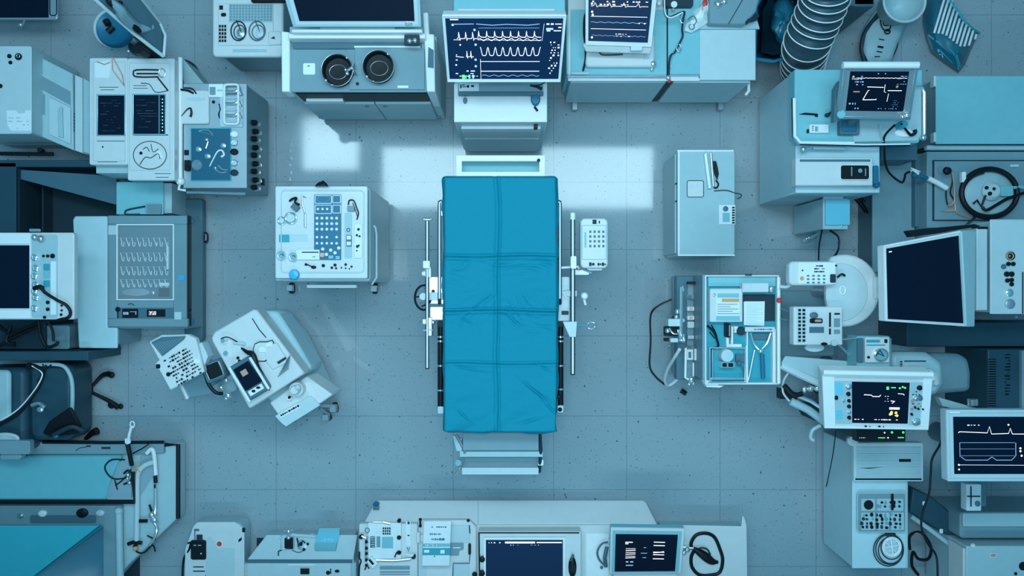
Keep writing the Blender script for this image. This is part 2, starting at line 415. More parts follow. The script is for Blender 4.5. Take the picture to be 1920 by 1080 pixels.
# side rails
for sgn, x in ((-1, 824), (1, 1050)):
    b = B(); b.tube([(x - 5 * sgn, 377, .97), (x, 379, .97), (x, 384, .97), (x, 560, .97), (x, 570, .95)], .0095); r_ = t.p('side_rail', b, 'dark'); b = B(); b.tube([(x - 4 * sgn, 378, .978), (x, 380, .978), (x, 384, .978), (x, 560, .978)], .005); t.p('rail_highlight', b, 'bright', r_, bev=0)  # dark rail with a thin bright tube: chrome reflection put into colour
    b = B()
    for yy in (400, 545): b.box(min(x, x - 9 * sgn), yy - 5, max(x, x - 9 * sgn), yy + 5, .93, .965)
    t.p('rail_mount', b, 'steel')
for x, y0, y1 in ((826, 606, 770), (1051, 606, 768)):
    b = B(); b.tube([(x, y0, .90), (x, y1, .90)], .016, n=14); b.box(x - 6, y0 - 4, x + 6, y0 + 8, .86, .92); t.p('hydraulic_strut', b, 'black')
    for yy in (y0 + 24, y0 + 32, y0 + 78, y1 - 40):
        b = B(); b.tube([(x, yy, .90), (x, yy + 3, .90)], .019, n=14); t.p('strut_collar', b, 'chrome', bev=0)
    b = B(); b.box(x - 6, y1 - 8, x + 6, y1 + 6, .88, .93); t.p('rail_end', b, 'steel')
# accessory rods and their side clamps
b = B(); b.box(803, 519, 834, 570, .86, .93, r=3); b.box(806, 575, 834, 600, .86, .92, r=3); t.p('side_bracket', b, 'steel', label='left bracket block')
b = B(); b.box(1041, 519, 1068, 602, .86, .93, r=3); b.box(1062, 545, 1082, 556, .88, .94); t.p('side_bracket', b, 'pale', label='right bracket block')
b = B(); b.box(1053, 583, 1066, 590, .93, .94); t.p('bracket_latch', b, 'dark')
b = B(); b.tube([(801, 412, .995), (801, 692, .995)], .010); r_ = t.p('accessory_rod', b, 'black'); b = B(); b.tube([(801, 414, 1.004), (801, 690, 1.004)], .0055); t.p('rod_highlight', b, 'bright', r_, bev=0)  # black rod, bright tube on top as its painted chrome highlight
b = B(); b.tube([(794, 411, 1.0), (808, 411, 1.0)], .007); b.ball(795, 411, 1.0, 3); b.ball(808, 411, 1.0, 3); t.p('rod_handle', b, 'steel', bev=0)
b = B(); b.tube([(1074, 408, .995), (1074, 703, .995)], .012); r_ = t.p('accessory_rod', b, 'black'); b = B(); b.tube([(1074, 410, 1.005), (1074, 701, 1.005)], .0065); t.p('rod_highlight', b, 'bright', r_, bev=0)  # right rod likewise: highlight built in as a bright tube
b = B(); b.tube([(1074, 399, 1.0), (1074, 412, 1.0)], .014, n=12); t.p('rod_cap', b, 'bright')
b = B(); b.box(793, 489, 806, 503, .97, 1.03, r=2); b.box(797, 500, 808, 520, .94, 1.0, r=2); b.ball(795, 513, .98, 5); t.p('rod_clamp', b, 'bright')
b = B(); b.box(792, 598, 799, 608, .97, 1.03, r=1); b.box(803, 595, 810, 630, .93, 1.0, r=1); b.tube([(792, 619, 1.0), (812, 619, 1.0)], .004); b.ball(812, 604, .98, 5); t.p('rod_clamp', b, 'steel')
b = B(); b.box(1070, 480, 1081, 504, .97, 1.04, r=3); b.tube([(1052, 502, .97), (1085, 500, .97)], .006); t.p('rod_clamp', b, 'bright')
b = B(); b.slope([(1055, 603), (1082, 603), (1080, 632), (1068, 632)], 1.02, [(1055, 603), (1082, 603), (1080, 632), (1068, 632)], .95); t.p('rod_clamp', b, 'pale')
b = B(); b.ring(795, 558, 17, .006, .96, ry=23, a0=70, a1=290); b.tube([(780, 557, .96), (806, 552, .96)], .004); b.tube([(790, 575, .96), (808, 566, .96)], .004); t.p('hand_wheel', b, 'black')
b = B(); b.cyl(793, 556, 7, .94, .985); b.box(796, 548, 830, 563, .94, .965, r=3); t.p('wheel_hub', b, 'pale')
b = B(); b.cyl(812, 546, 3, .93, .955); b.cyl(806, 563, 3, .93, .955); t.p('bolt', b, 'black', bev=0)
b = B(); b.tube([(1064, 541, .95), (1052, 545, .95), (1063, 560, .95)], .004); b.tube([(1092, 549, .96), (1098, 572, .96)], .007); b.ball(1096, 555, .97, 7); t.p('lever', b, 'bright')
b = B(); b.tube([(1080, 610, .98), (1103, 610, .98)], .005); t.p('ring_rod', b, 'teal')
b = B(); b.ring(1109, 610, 7.5, .004, .98, ry=6.5); t.p('ring_handle', b, 'chrome', bev=0)
b = B(); b.ball(1048, 744, .97, 5); b.ball(1050, 768, .95, 4); t.p('rail_knob', b, 'black', bev=0)

def drape():
    z0 = 1.026; x0, x1, y0, y1 = 837, 1038, 336, 806; nx, ny = 150, 320; side = .055
    a = P(x0, y0, z0); c = P(x1, y1, z0); Wd = c.x - a.x; Ht = a.y - c.y
    def prof(d, Ln):              # signed distance along the cloth beyond the edge -> (horizontal, drop)
        if d <= 0: return 0, 0
        k = .012
        if d < k * 1.57: return k * math.sin(d / k), -k * (1 - math.cos(d / k))
        e = d - k * 1.57; return k + .30 * e, -k - .94 * e
    gx = sorted(set([-side + (Wd + 2 * side) * i / nx for i in range(nx + 1)])); gy = [-side + (Ht + 2 * side) * j / ny for j in range(ny + 1)]
    cv = P(935, 500, z0).x - a.x; ch = [a.y - P(900, y, z0).y for y in (478, 580, 679)]
    bm = bmesh.new(); rows = []
    for v in gy:
        row = []
        for u in gx:
            uu = min(max(u, 0), Wd); vv = min(max(v, 0), Ht)
            hx, dz1 = prof(max(-u, u - Wd), 0); hy, dz2 = prof(max(-v, v - Ht), 0)
            x = a.x + uu + (hx if u > Wd else -hx if u < 0 else 0); y = a.y - vv - (hy if v > Ht else -hy if v < 0 else 0)
            z = z0 + dz1 + dz2
            n1 = noise.noise(Vector((u * 5, v * 7, 1.3))); n2 = noise.noise(Vector((u * 14 + 3, v * 32, 4.1)))
            flat = .35 + .65 * min(1, v / .35)
            inside = min(1, max(0, min(u, Wd - u) / .05 + .25)) if dz1 == 0 else .25
            cc = cv + .004 * math.sin(v * 5) + (.010 * noise.noise(Vector((v * 3, 0, 0))))
            z += .010 * math.exp(-((u - cc) / .0055) ** 2) - .009 * math.exp(-((u - cc + .017) / .009) ** 2)
            for i, q in enumerate(ch):
                qq = q + .004 * math.sin(u * 11 + i * 2) + (.004 * (u - cv) if u > cv else 0)
                am = (1.1, 1.3, .9)[i]
                z += am * (.012 * math.exp(-((v - qq) / .0060) ** 2) - .010 * math.exp(-((v - qq - .017) / .009) ** 2))
            # crumpled bands below each fold and diagonal pulls near the foot end
            band = sum(math.exp(-((v - q - .07) / .06) ** 2) for q in (ch[0], ch[1] - .11, ch[1])) * .9
            z += .016 * band * inside * noise.noise(Vector((u * 6 + v * 4, v * 34 + 6 * n1, 7.0)))
            z += .0045 * n1 * flat + .0022 * n2 * flat
            low = max(0, (v - ch[2]) / (Ht - ch[2]))
            z += .018 * low * inside * noise.noise(Vector(((u - v * .6) * 5, (v + u * .45) * 15, 2.0)))
            for (ux, vy, sl, am, wd_, ln) in ((.47, 1.12, .75, .012, .006, .09), (.54, 1.20, 1.1, .008, .006, .07), (.13, 1.00, .16, .007, .004, .10), (.50, .99, .5, .007, .005, .05), (.09, 1.24, .9, .008, .006, .05), (.44, 1.27, -.3, .008, .007, .06), (.10, .74, .45, .007, .005, .035)):
                du, dv = u - ux, v - vy; al = (du + sl * dv) / math.hypot(1, sl); ac = (dv - sl * du) / math.hypot(1, sl) + .05 * al * al / ln
                z += 1.5 * am * math.exp(-(ac / wd_) ** 2) * math.exp(-(al / ln) ** 2)
            # hem waves
            if dz1 or dz2:
                wv = noise.noise(Vector((u * 9, v * 9, 9)))
                x += .012 * wv * (1 if u > Wd else -1 if u < 0 else 0) * min(1, -dz1 / .04)
                y += -.016 * wv * (1 if v > Ht else 0) * min(1, -dz2 / .04)
            x += .006 * math.sin(v * 2.2) * (u / Wd)
            row.append(bm.verts.new((x, y, z)))
        rows.append(row)
    for j in range(len(rows) - 1):
        for i in range(len(rows[0]) - 1): bm.faces.new((rows[j][i], rows[j][i + 1], rows[j + 1][i + 1], rows[j + 1][i]))
    b = B(); b.bm.free(); b.bm = bm
    o = S('surgical_drape', b, 'drape', 'creased bright blue cloth sheet covering the operating table', 'drape', bev=0, smooth=180)
    md = o.modifiers.new('thick', 'SOLIDIFY'); md.thickness = .0025; md.offset = -1
drape()

# ---------------------------------------------------------------- handset on a bracket, right of the table
t = T('control_handset', 'white handset with a four by four keypad, right of the draped table', 'handset', 1114, 460, .80)
b = B(); b.box(1088, 409, 1140, 503, .86, .93, r=9); h = t.p('housing', b, 'white', bev=.008)
b = B(); b.frame(1091, 422, 1137, 487, 1.2, .93, .932, r=1); t.p('panel_line', b, 'teal_pale', bev=0)
Q = QF(1099, 430, 1136, 466, .93); keys(t, None, Q, 4, 4, u=(.1, .98), fill=.5, h=.002)
b = B(); b.rect(QF(1094, 430, 1100, 466, .93), .3, .15, .9, .95); t.p('label_strip', b, 'teal_pale', bev=0)
b = B(); b.rect(QF(1111, 412, 1121, 420, .93), 0, 0, .75, 1); b.rect(QF(1122, 414, 1127, 419, .93), .1, 0, .6, 1); t.p('display', b, 'black', bev=0)
b = B(); marks(b, QF(1104, 491, 1136, 500, .93), 0, 0, 1, 1, 1, 5, .9, .8, .08, .16); t.p('buttons', b, 'black', bev=0)
b = B(); b.tube([(1086, 498, .88), (1095, 505, .86), (1110, 512, .86)], .007); b.box(1070, 505, 1105, 516, .84, .86); b.box(1100, 500, 1130, 508, .80, .86); t.p('bracket', b, 'satin')
b = B(); b.ball(1085, 503, .95, 4); t.p('joint', b, 'copper', bev=0)
HK = 1.0
# ================================================================ LEFT CENTRE: instrument trolley
t = T('instrument_trolley', 'white square trolley with blue button panel, left of the operating table', 'trolley', 610, 450)
b = B(); b.box(527, 352, 694, 527, .10, .82, r=6, ref=.82); t.p('cabinet', b, 'pale', bev=.008)
b = B(); b.box(516, 349, 689, 522, .90, .925, r=3); t.p('tray_top', b, 'white', bev=.004)
b = B(); b.box(521, 353, 688, 522, .82, .90, ref=.90); t.p('drawer_case', b, 'light')
b = B(); b.frame(526, 356, 683, 512, 2.0, .925, .932, r=8); t.p('tray_lip', b, 'pale', bev=.001)
b = B(); b.tube([(695, 420, .7), (704, 426, .7), (706, 440, .7), (706, 520, .7), (697, 534, .7)], .006); t.p('push_handle', b, 'pale')
b = B(); b.box(575, 534, 668, 540, .66, .70, r=2, ref=.7); t.p('drawer_handle', b, 'bright')
b = B(); b.box(516, 489, 519, 494, .85, .9); b.box(517, 523, 545, 526, .80, .84); t.p('side_latch', b, 'pale')
for x, y in ((705, 541), (690, 365), (545, 360), (550, 540)): caster(t, x, y, r=.035, top=.10)
b = B(); b.slope([(590, 349), (616, 349), (612, 343), (598, 341)], .96, [(590, 349), (616, 349), (612, 343), (598, 341)], .91); b.tube([(594, 347, .96), (606, 340, .98), (613, 348, .96)], .006); t.p('clip', b, 'black', bev=.001)
b = B(); b.box(646, 399, 660, 484, .925, .928); t.p('inset_panel', b, 'light', bev=0)
Q = QF(648, 428, 660, 463, .928); b = B()
b.box(649, 441, 659, 462, .928, .935); t.p('switch_block', b, 'slate'); b = B(); b.box(650, 442, 658, 449, .935, .937); b.box(650, 453, 658, 460, .935, .937); t.p('label_plate', b, 'paper', bev=0)
b = B(); b.ring(653, 431, 3, .0015, .93); t.p('dial', b, 'dark', bev=0)
b = B(); b.box(664, 420, 679, 484, .925, .936, r=1); c = t.p('paper_panel', b, 'paper')
b = B()
for (x, y, r) in ((672, 430, 2.5), (669, 441, 2.2), (674, 443, 2), (670, 462, 2.8), (673, 460, 1.5), (669, 470, 1.4)): b.cyl(x, y, r, .936, .94, n=10)
t.p('terminal', b, 'black', c, bev=0)
b = B()
for (x, y, r) in ((606, 498, 3.2), (622, 502, 2.5), (628, 497, 3), (630, 503, 2), (640, 502, 1.5), (648, 496, 2.5), (648, 503, 1.5), (655, 504, 1.3), (659, 500, 2)): b.cyl(x, y, r, .925, .93, n=10)
t.p('stud', b, 'black', bev=0)
# blue button panel
t = T('control_plate', 'blue plate with rows of white round buttons on the square trolley', 'control panel', 614, 425, .925)
b = B(); b.box(589, 365, 639, 487, .925, .937, r=1); h = t.p('plate', b, 'blue', bev=.001)
for i, (a, c_, d, e) in enumerate(((590, 366, 622, 382), (623, 366, 639, 381), (590, 384, 622, 401), (623, 384, 639, 400))):
    b = B(); b.frame(a, c_, d, e, 1.3, .937, .943, r=2); t.p('tray_frame', b, 'paper', bev=0)
Q = QF(590, 405, 638, 461, .937)
keys(t, h, QF(590, 404, 636, 435, .937), 5, 3, m='bright', name='button', fill=.62, h=.006, rnd=True)
keys(t, h, QF(590, 439, 636, 462, .937), 5, 2, m='bright', name='button', fill=.55, h=.006, rnd=True, skip=((3, 0),))
keys(t, h, QF(592, 387, 618, 397, .937), 3, 1, m='bright', name='button', fill=.55, h=.006, rnd=True)
b = B()
for (x, y) in ((605, 467), (620, 469), (635, 465), (612, 477), (628, 474)): b.cyl(x, y, 3.2, .937, .945, n=10)
t.p('pill_cup', b, 'paper', h, bev=0)
b = B(); b.box(600, 474, 608, 482, .937, .944, r=2); b.cyl(604, 478, 3, .944, .947); t.p('sticker', b, 'copper', h, bev=0)
b = B(); b.box(616, 479, 625, 485, .937, .943); b.box(629, 480, 637, 486, .937, .943); t.p('tab', b, 'led_cyan' if False else 'teal_pale', h, bev=0)
b = B(); b.ring(606, 373, 12, .001, .94, ry=5.5); t.p('etched_line', b, 'teal_pale', h, bev=0)
# small things lying on the trolley
Zt = .925
t = T('goggles', 'pair of round lens goggles with dark clasp at the trolley\'s upper left', 'goggles', 540, 412, Zt)
b = B(); b.ring(528, 414, 6.5, .005, Zt + .008); b.ring(545, 409, 10, .006, Zt + .012, ry=9.5); t.p('rim', b, 'chrome', bev=0)
b = B(); b.cyl(528, 414, 6, Zt, Zt + .006); b.cyl(545, 409, 9.5, Zt, Zt + .008); t.p('lens', b, 'pale', bev=0)
t = T('clamp_tool', 'small black clamp above the round goggles on the square trolley', 'clamp', 552, 385, Zt)
b = B(rot2(553, 388, 40)); b.box(-7, -5, 7, 6, Zt, Zt + .03, r=1); t.p('block', b, 'slate')
b = B(); b.tube([(543, 377, Zt + .012), (548, 373, Zt + .02), (556, 371, Zt + .02), (553, 379, Zt + .03), (562, 384, Zt + .02)], .006, smooth=3); t.p('jaw', b, 'black')
b = B(); b.tube([(566, 365, Zt + .006), (567, 385, Zt + .006), (572, 400, Zt + .006)], .0045); b.tube([(572, 401, Zt + .006), (572, 427, Zt + .006)], .006); b.tube([(566, 367, Zt + .006), (574, 371, Zt + .006)], .003)
S('probe', b, 'steel', 'slim metal probe lying beside the blue button panel', 'probe')
b = B(); b.box(523, 440, 542, 454, Zt, Zt + .006); S('name_card', b, 'teal', 'small dark blue card on the left edge of the square trolley', 'card')
b = B(); b.box(543, 440, 577, 453, Zt, Zt + .003); S('label_strip', b, 'pale', 'pale strip lying right of the dark blue card on the trolley', 'label')
t = T('gauge_case', 'white case with two round dials at the square trolley\'s lower left', 'gauge', 550, 481, Zt)
b = B(); b.box(555, 468, 599, 487, Zt, Zt + .018, r=1); t.p('case', b, 'paper')
b = B(); b.box(566, 472, 597, 474, Zt + .018, Zt + .02); b.box(586, 481, 591, 482, Zt + .018, Zt + .02); t.p('slot', b, 'dark', bev=0)
for x, y in ((529, 479), (551, 482)):
    b = B(); b.lathe(x, y, [(8, Zt), (9, Zt + .012), (8.5, Zt + .022), (7, Zt + .022), (6.8, Zt + .016), (.1, Zt + .016)], ref=Zt); d = t.p('dial', b, 'chrome', bev=0)
    b = B(); b.tube([(x - 3, y - 2, Zt + .018), (x + 1, y - 3, Zt + .018), (x + 2, y + 1, Zt + .018)], .002); t.p('needle', b, 'dark', d, bev=0)
b = B(); b.lathe(553, 515, [(9, Zt), (10, Zt + .015), (8, Zt + .03), (2, Zt + .034)], ref=Zt); S('bottle_cap', b, 'blue_bright', 'bright blue round cap at the bottom left rim of the square trolley', 'cap', bev=0)
t = T('looped_cable', 'black looped cable beside a grey block at the trolley\'s upper right', 'cable', 668, 385, Zt)
b = B(); b.tube([(653, 384, Zt + .006), (655, 376, Zt + .01), (663, 376, Zt + .012), (668, 388, Zt + .01), (672, 400, Zt + .008), (669, 412, Zt + .006)], .0035, smooth=5); b.tube([(661, 380, Zt + .016), (667, 396, Zt + .014), (671, 408, Zt + .008)], .002, smooth=5); t.p('wire', b, 'black', bev=0)
b = B(); b.box(651, 386, 664, 396, Zt, Zt + .02); t.p('plug', b, 'grey')
b = B(); b.box(571, 494, 576, 498, Zt, Zt + .01); b.tube([(572, 494, Zt + .01), (585, 500, Zt + .01)], .003); b.ball(588, 501, Zt + .01, 5, .6, .4); S('tape_clip', b, 'black', 'black pointed clip near the bottom rim of the square trolley', 'clip')

# ================================================================ rotated ultrasound cart, lower left
A = 62.0
xf = rot2(505, 690, 0)
t = T('ultrasound_cart', 'tilted white rolling cart with round dome, lower left of the table', 'cart', 530, 690)
b = B(); b.prism([(475, 590), (520, 588), (556, 630), (604, 728), (606, 742), (540, 784), (500, 745)], .10, .40, ref=.40); t.p('lower_body', b, 'sky', bev=.012)
b = B(); b.prism([(470, 582), (520, 583), (556, 640), (585, 690), (575, 705), (485, 640)], .38, .66, ref=.66); t.p('rear_hood', b, 'sky', bev=.02)
b = B(); b.prism([(475, 580), (402, 622), (396, 632), (397, 640), (467, 767), (571, 700), (482, 582)], .70, .86, ref=.86); t.p('console_top', b, 'white', bev=.01)
b = B(); b.prism([(505, 755), (575, 705), (624, 740), (536, 800)], .50, .74, ref=.74); t.p('front_shelf', b, 'white', bev=.008)
b = B(); b.prism([(515, 780), (582, 742), (600, 760), (536, 800), (527, 793)], .74, .752, ref=.752); t.p('shelf_inlay', b, 'pale')
for x, y, a in ((575, 640, 40), (631, 762, 10), (617, 778, 30), (480, 640, 0)): caster(t, x, y, r=.032, top=.12, ang=a)
b = B(); b.tube([(560, 645, .10), (577, 639, .09)], .014); b.tube([(600, 760, .12), (631, 762, .09)], .014); b.tube([(600, 765, .12), (617, 778, .09)], .014); t.p('caster_leg', b, 'satin')
b = B(); b.prism([(519, 634), (533, 637), (540, 647), (530, 645)], .55, .66, ref=.66); t.p('blue_foot', b, 'blue')
Z = .86
b = B(); b.tube([(473, 597, Z), (486, 618, Z), (499, 633, Z)], .003); t.p('seam', b, 'dark', bev=0)
b = B(rot2(521, 667, 0)); b.prism([(-26, -8), (-10, -22), (-2, -24), (16, 6), (18, 12), (-10, 26), (-20, 14)], Z, Z + .015, ref=Z + .015); k = t.p('keypad_base', b, 'white', bev=.003)
b = B()
for i in range(7):
    b.tube([(521 + i * 2.5, 688 + 4 - i * 4.6 + 14, Z + .018), (541 + i * .6, 690 + 0 - i * 4.0, Z + .018)], .0022, n=5)
t.p('button_bars', b, 'slate', k, bev=0)
b = B(); b.box(-11, -3.5, 11, 3.5, Z + .015, Z + .019) if False else b.prism([(519, 679), (535, 669), (537, 673), (522, 683)], Z + .015, Z + .019); t.p('display_strip', b, 'dark', k, bev=0)
# dome
b = B(); b.lathe(558, 729, [(14, .74), (14.5, .77), (13, .80), (9, .80), (9, .83), (7, .845), (.1, .845)], ref=.77); d = t.p('dome', b, 'white', bev=0, smooth=40)
b = B(); b.lathe(559, 726, [(5.5, .845), (5, .86), (3, .865), (.1, .865)], ref=.85); t.p('dome_button', b, 'pale', d, bev=0)
b = B(rot2(583, 732, 62)); b.frame(-18, -8, 17, 8, 2, .74, .75, r=3, ref=.75); t.p('shelf_bracket', b, 'bright')
b = B(rot2(543, 746, -20)); b.lathe(0, 0, [(6, .752), (5, .775), (.1, .78)], ref=.76, ry=.8); t.p('stud', b, 'bright', bev=0)
b = B(rot2(543, 746, -20)); b.lathe(0, -1, [(3, .778), (2.4, .79), (.1, .79)], ref=.78); t.p('lens', b, 'black', bev=0)
Q = QF(-21, -4, 21, 4, .753, rot2(543, 770, -29)); b = B(); b.rect(Q, 0, 0, 1, 1, .001, .001); lb = t.p('label_strip', b, 'paper', bev=0)
b = B(); marks(b, Q, .03, .15, .98, .85, 1, 11, .95, .9, .04, .1, lift=.003); t.p('label_marks', b, 'black', lb, bev=0)
b = B(rot2(427, 640, -25)); b.lathe(-4, -4, [(7, Z), (6, Z + .02), (4, Z + .035), (.1, Z + .035)], ref=Z); t.p('probe_holder', b, 'chrome', bev=0)
b = B(); b.tube([(414, 635, Z + .03), (427, 632, Z + .03), (445, 641, Z + .015)], .003, smooth=4); t.p('probe_lead', b, 'black', bev=0)
b = B(); b.tube([(437, 643, Z + .01), (460, 645, Z + .01)], .008); t.p('handle_bar', b, 'pale')
b = B(); b.lathe(425, 662, [(6, Z), (4.5, Z + .02), (.1, Z + .02)], ref=Z); t.p('dial', b, 'chrome', bev=0)
b = B(); b.lathe(450, 676, [(8, Z), (7, Z + .01), (.1, Z + .01)], ref=Z, ry=1.3); t.p('cup_base', b, 'paper', bev=0)
b = B(); b.ball(446, 671, Z + .02, 3); b.ball(449, 677, Z + .02, 3); b.ball(452, 682, Z + .02, 2.5); t.p('stud', b, 'black', bev=0)
# probe with holder on top
t = T('handheld_scanner', 'white handheld scanner with dark screen, resting on the tilted cart', 'scanner', 468, 712, Z)
X = rot2(468, 712, -31)
b = B(X); b.box(-24, -40, 24, 34, Z, Z + .06, r=7); h = t.p('body', b, 'slate', bev=.008)
b = B(X); b.prism([(-17, -32), (15, -32), (18, 14), (-18, 14)], Z + .06, Z + .075, ref=Z + .075); t.p('screen', b, 'screen', h, bev=.003)
b = B(X); b.box(-8, -22, 4, -11, Z + .075, Z + .077); t.p('readout', b, 'copper', h, bev=0)
b = B(X); b.box(-15, 17, 15, 28, Z + .06, Z + .07, r=1); kk = t.p('button_pad', b, 'paper', h)
b = B(X); b.cyl(-5, 22, 3.5, Z + .07, Z + .075, ry=2.5); b.cyl(6, 21, 4, Z + .07, Z + .075, ry=2.2); t.p('button', b, 'black', kk, bev=0)
b = B(X); b.box(-24, -40, -19, 36, Z + .06, Z + .067, r=2); b.box(19, -36, 24, 34, Z + .06, Z + .067, r=2); t.p('side_grip', b, 'bright', h)
b = B(); b.tube([(452, 652, Z + .015), (463, 660, Z + .02), (474, 665, Z + .03), (482, 688, Z + .03), (497, 715, Z + .02), (505, 732, Z + .01)], lambda q: .004 + .012 * math.sin(math.pi * q), smooth=5)
S('black_strap', b, 'black', 'black strap running down between scanner and keypad on the tilted cart', 'strap')
t = T('palm_mouse', 'white palm shaped dish with a dark outline on the tilted cart', 'dish', 495, 658, Z)
b = B(); b.tube([(475, 655, Z + .01), (478, 645, Z + .01), (487, 641, Z + .01), (500, 641, Z + .01), (511, 638, Z + .01), (514, 645, Z + .01), (517, 655, Z + .01), (508, 669, Z + .01), (497, 677, Z + .01), (485, 677, Z + .01), (477, 668, Z + .01)], .003, closed=True); t.p('rim', b, 'black', bev=0)
b = B(); b.prism([(475, 655), (478, 645), (487, 641), (500, 641), (511, 638), (514, 645), (517, 655), (508, 669), (497, 677), (485, 677), (477, 668)], Z, Z + .012, ref=Z); d = t.p('dish', b, 'white', bev=.004)
b = B(); b.prism([(484, 652), (492, 649), (500, 655), (498, 660), (486, 661)], Z + .012, Z + .018); b.cyl(504, 646, 7, Z + .012, Z + .018, ry=4, ang=-20); t.p('finger_pad', b, 'bright', d, bev=.002)
# tilted keypad console on an arm
t = T('keypad_console', 'tilted white console with ribbed corner and small black keys, far lower left of the table', 'console', 340, 680, 0)
c4 = [(304, 650, .98), (369, 634, .98), (381, 700, .98), (318, 733, .98)]
xk = rot2(334, 681, -29)
b = B(); b.prism([(279, 641), (303, 628), (325, 628), (352, 627), (367, 634), (383, 697), (319, 732), (301, 699), (290, 682), (298, 675)], .93, .98, ref=.98); h = t.p('housing', b, 'white', bev=.006)
b = B(); b.prism([(283, 642), (303, 632), (348, 630), (344, 637), (304, 668)], .98, .988, ref=.988); g = t.p('rib_panel', b, 'slate', h, bev=.002)
b = B()
for i in range(13):
    f = i / 12; b.tube([(287 + 52 * f, 643 - 10 * f + 1, .99), (304 + 38 * f, 664 - 27 * f, .99)], .0022, n=5)
t.p('ribs', b, 'grey', g, bev=0)
Qk = QF(-30, -34, 36, 36, .98, rot2(340, 688, -29)); b = B(); marks(b, Qk, .10, .08, .92, .92, 9, 21, .75, .62, .03, .09, lift=.004); t.p('keys', b, 'black', h, bev=0, label='many small black keys')
b = B(); b.box(292, 683, 300, 691, .98, .986, r=2); t.p('button', b, 'black', h); b = B(); b.cyl(315, 702, 4, .98, .988, n=14); t.p('button', b, 'black', h)
b = B(); b.box(362, 672, 375, 682, .98, .985, r=3) ; t.p('label_plate', b, 'paper', h)
b = B(); b.prism([(330, 705), (385, 690), (420, 705), (415, 735), (352, 748)], .60, .70, ref=.70); t.p('arm_tray', b, 'grey', bev=.01)
b = B(); b.tube([(340, 722, .70), (352, 748, .70)], .012); t.p('tray_edge', b, 'white')
stand(t, 360, 722, .60, .028, .09)
b = B(); b.cyl(350, 690, 10, .70, .93, ref=.93); t.p('riser', b, 'satin')
b = B(); b.prism([(370, 645), (378, 642), (390, 668), (384, 684), (380, 684)], .86, .95, ref=.95); t.p('side_module', b, 'pale')
t = T('monitor_bracket', 'black and chrome swivel bracket between the keypad console and the tilted cart', 'bracket', 410, 710, .68)
b = B(rot2(402, 700, -22)); b.box(-20, -24, 18, 14, .80, .90, r=6); h = t.p('housing', b, 'slate', bev=.006)
b = B(rot2(401, 696, -22)); b.box(-13, -14, 13, 12, .90, .925, r=4); t.p('black_screen', b, 'black', h, bev=.004)
b = B(rot2(401, 696, -22)); b.frame(-15, -16, 15, 14, 2, .90, .915, r=4); t.p('bezel', b, 'steel', h)
b = B(rot2(418, 728, -25)); b.box(-20, -14, 24, 14, .68, .78, r=5); t.p('clear_housing', b, 'grey', bev=.006)
b = B(); b.ball(415, 727, .80, 7); b.ball(424, 712, .79, 6); b.ball(428, 741, .79, 7); b.ball(424, 746, .79, 5); t.p('knob', b, 'chrome', bev=0)
b = B(); b.tube([(384, 700, .86), (392, 722, .86), (405, 736, .86), (418, 738, .84)], .010, smooth=4); t.p('arm', b, 'black')
b = B(); b.box(410, 690, 440, 712, .76, .80, r=2); t.p('mounting_arm', b, 'satin')
# ================================================================ UPPER LEFT
HK = 0.6
t = T('storage_cabinet', 'tall pale cabinet with shelved side, cut by the upper left frame edge', 'cabinet', 20, 190)
b = B(); b.box(-75, 86, 58, 250, .06, .95, r=5, ref=.95); t.p('body', b, 'light', bev=.008)
b = B(); b.box(-75, 86, 59, 251, .95, .965, r=4); t.p('top_panel', b, 'pale', bev=.005)
b = B(); b.box(-70, 92, 50, 244, 0, .06, ref=.95); t.p('plinth', b, 'dark')
# side shelf unit stepping down to the right
b = B(); b.slope([(60, 98), (140, 140), (152, 146), (152, 283), (60, 248)], .80, [(60, 98), (140, 140), (152, 146), (152, 283), (60, 248)], .74) if False else b.prism([(62, 100), (136, 138), (138, 282), (62, 250)], .05, .74, ref=.74); s_ = t.p('side_unit', b, 'light', bev=.006)
b = B()
for (p, q) in (((64, 132), (134, 170)), ((64, 162), (134, 200)), ((64, 212), (84, 222))): b.tube([(p[0], p[1], .742), (q[0], q[1], .742)], .005)
t.p('shelf_rail', b, 'pale', s_)
b = B(); b.prism([(66, 136), (132, 172), (132, 198), (66, 164)], .74, .746); b.prism([(66, 168), (84, 178), (84, 216), (66, 208)], .74, .746); t.p('shelf_inset', b, 'grey', s_)
b = B(); b.prism([(92, 182), (132, 202), (132, 270), (92, 252)], .74, .76, ref=.76); dr = t.p('door', b, 'pale', s_)
b = B(); b.prism([(108, 205), (116, 200), (118, 258), (109, 256)], .76, .785, ref=.785); t.p('door_handle', b, 'light', dr)
b = B(); b.prism([(140, 140), (154, 146), (154, 287), (140, 282)], .05, .80, ref=.80); t.p('end_panel', b, 'pale', bev=.004)
b = B(); b.prism([(156, 146), (172, 155), (172, 290), (156, 285)], .05, .76, ref=.76); t.p('end_filler', b, 'light', bev=.004)
b = B()
for i in range(6): b.box(138, 212 + i * 6, 140, 215 + i * 6, .74, .75)
t.p('vent_holes', b, 'dark', s_, bev=0)
for x, y, r in ((17, 105, 4), (34, 106, 6.5), (19, 117, 3.5), (0, 161, 4)):
    b = B(); b.cyl(x, y, r, .965, .975); q = t.p('knob', b, 'black', bev=.001)
b = B(); b.ring(34, 105, 3, .002, .977); t.p('knob_ring', b, 'chrome', q, bev=0)
b = B(); b.prism([(12, 207), (30, 207), (34, 213), (47, 212), (47, 207), (59, 207), (59, 245), (20, 245), (14, 235)], .965, .969); l_ = t.p('care_label', b, 'paper', bev=0)
b = B(); marks(b, QF(16, 218, 58, 244, .969), 0, 0, 1, 1, 4, 3, .5, .3, .05, .2); t.p('label_marks', b, 'light', l_, bev=0)
b = B(); b.tube([(0, 288, .55), (100, 289, .55)], .012); b.cyl(73, 281, 4, .5, .58); t.p('front_bar', b, 'black')
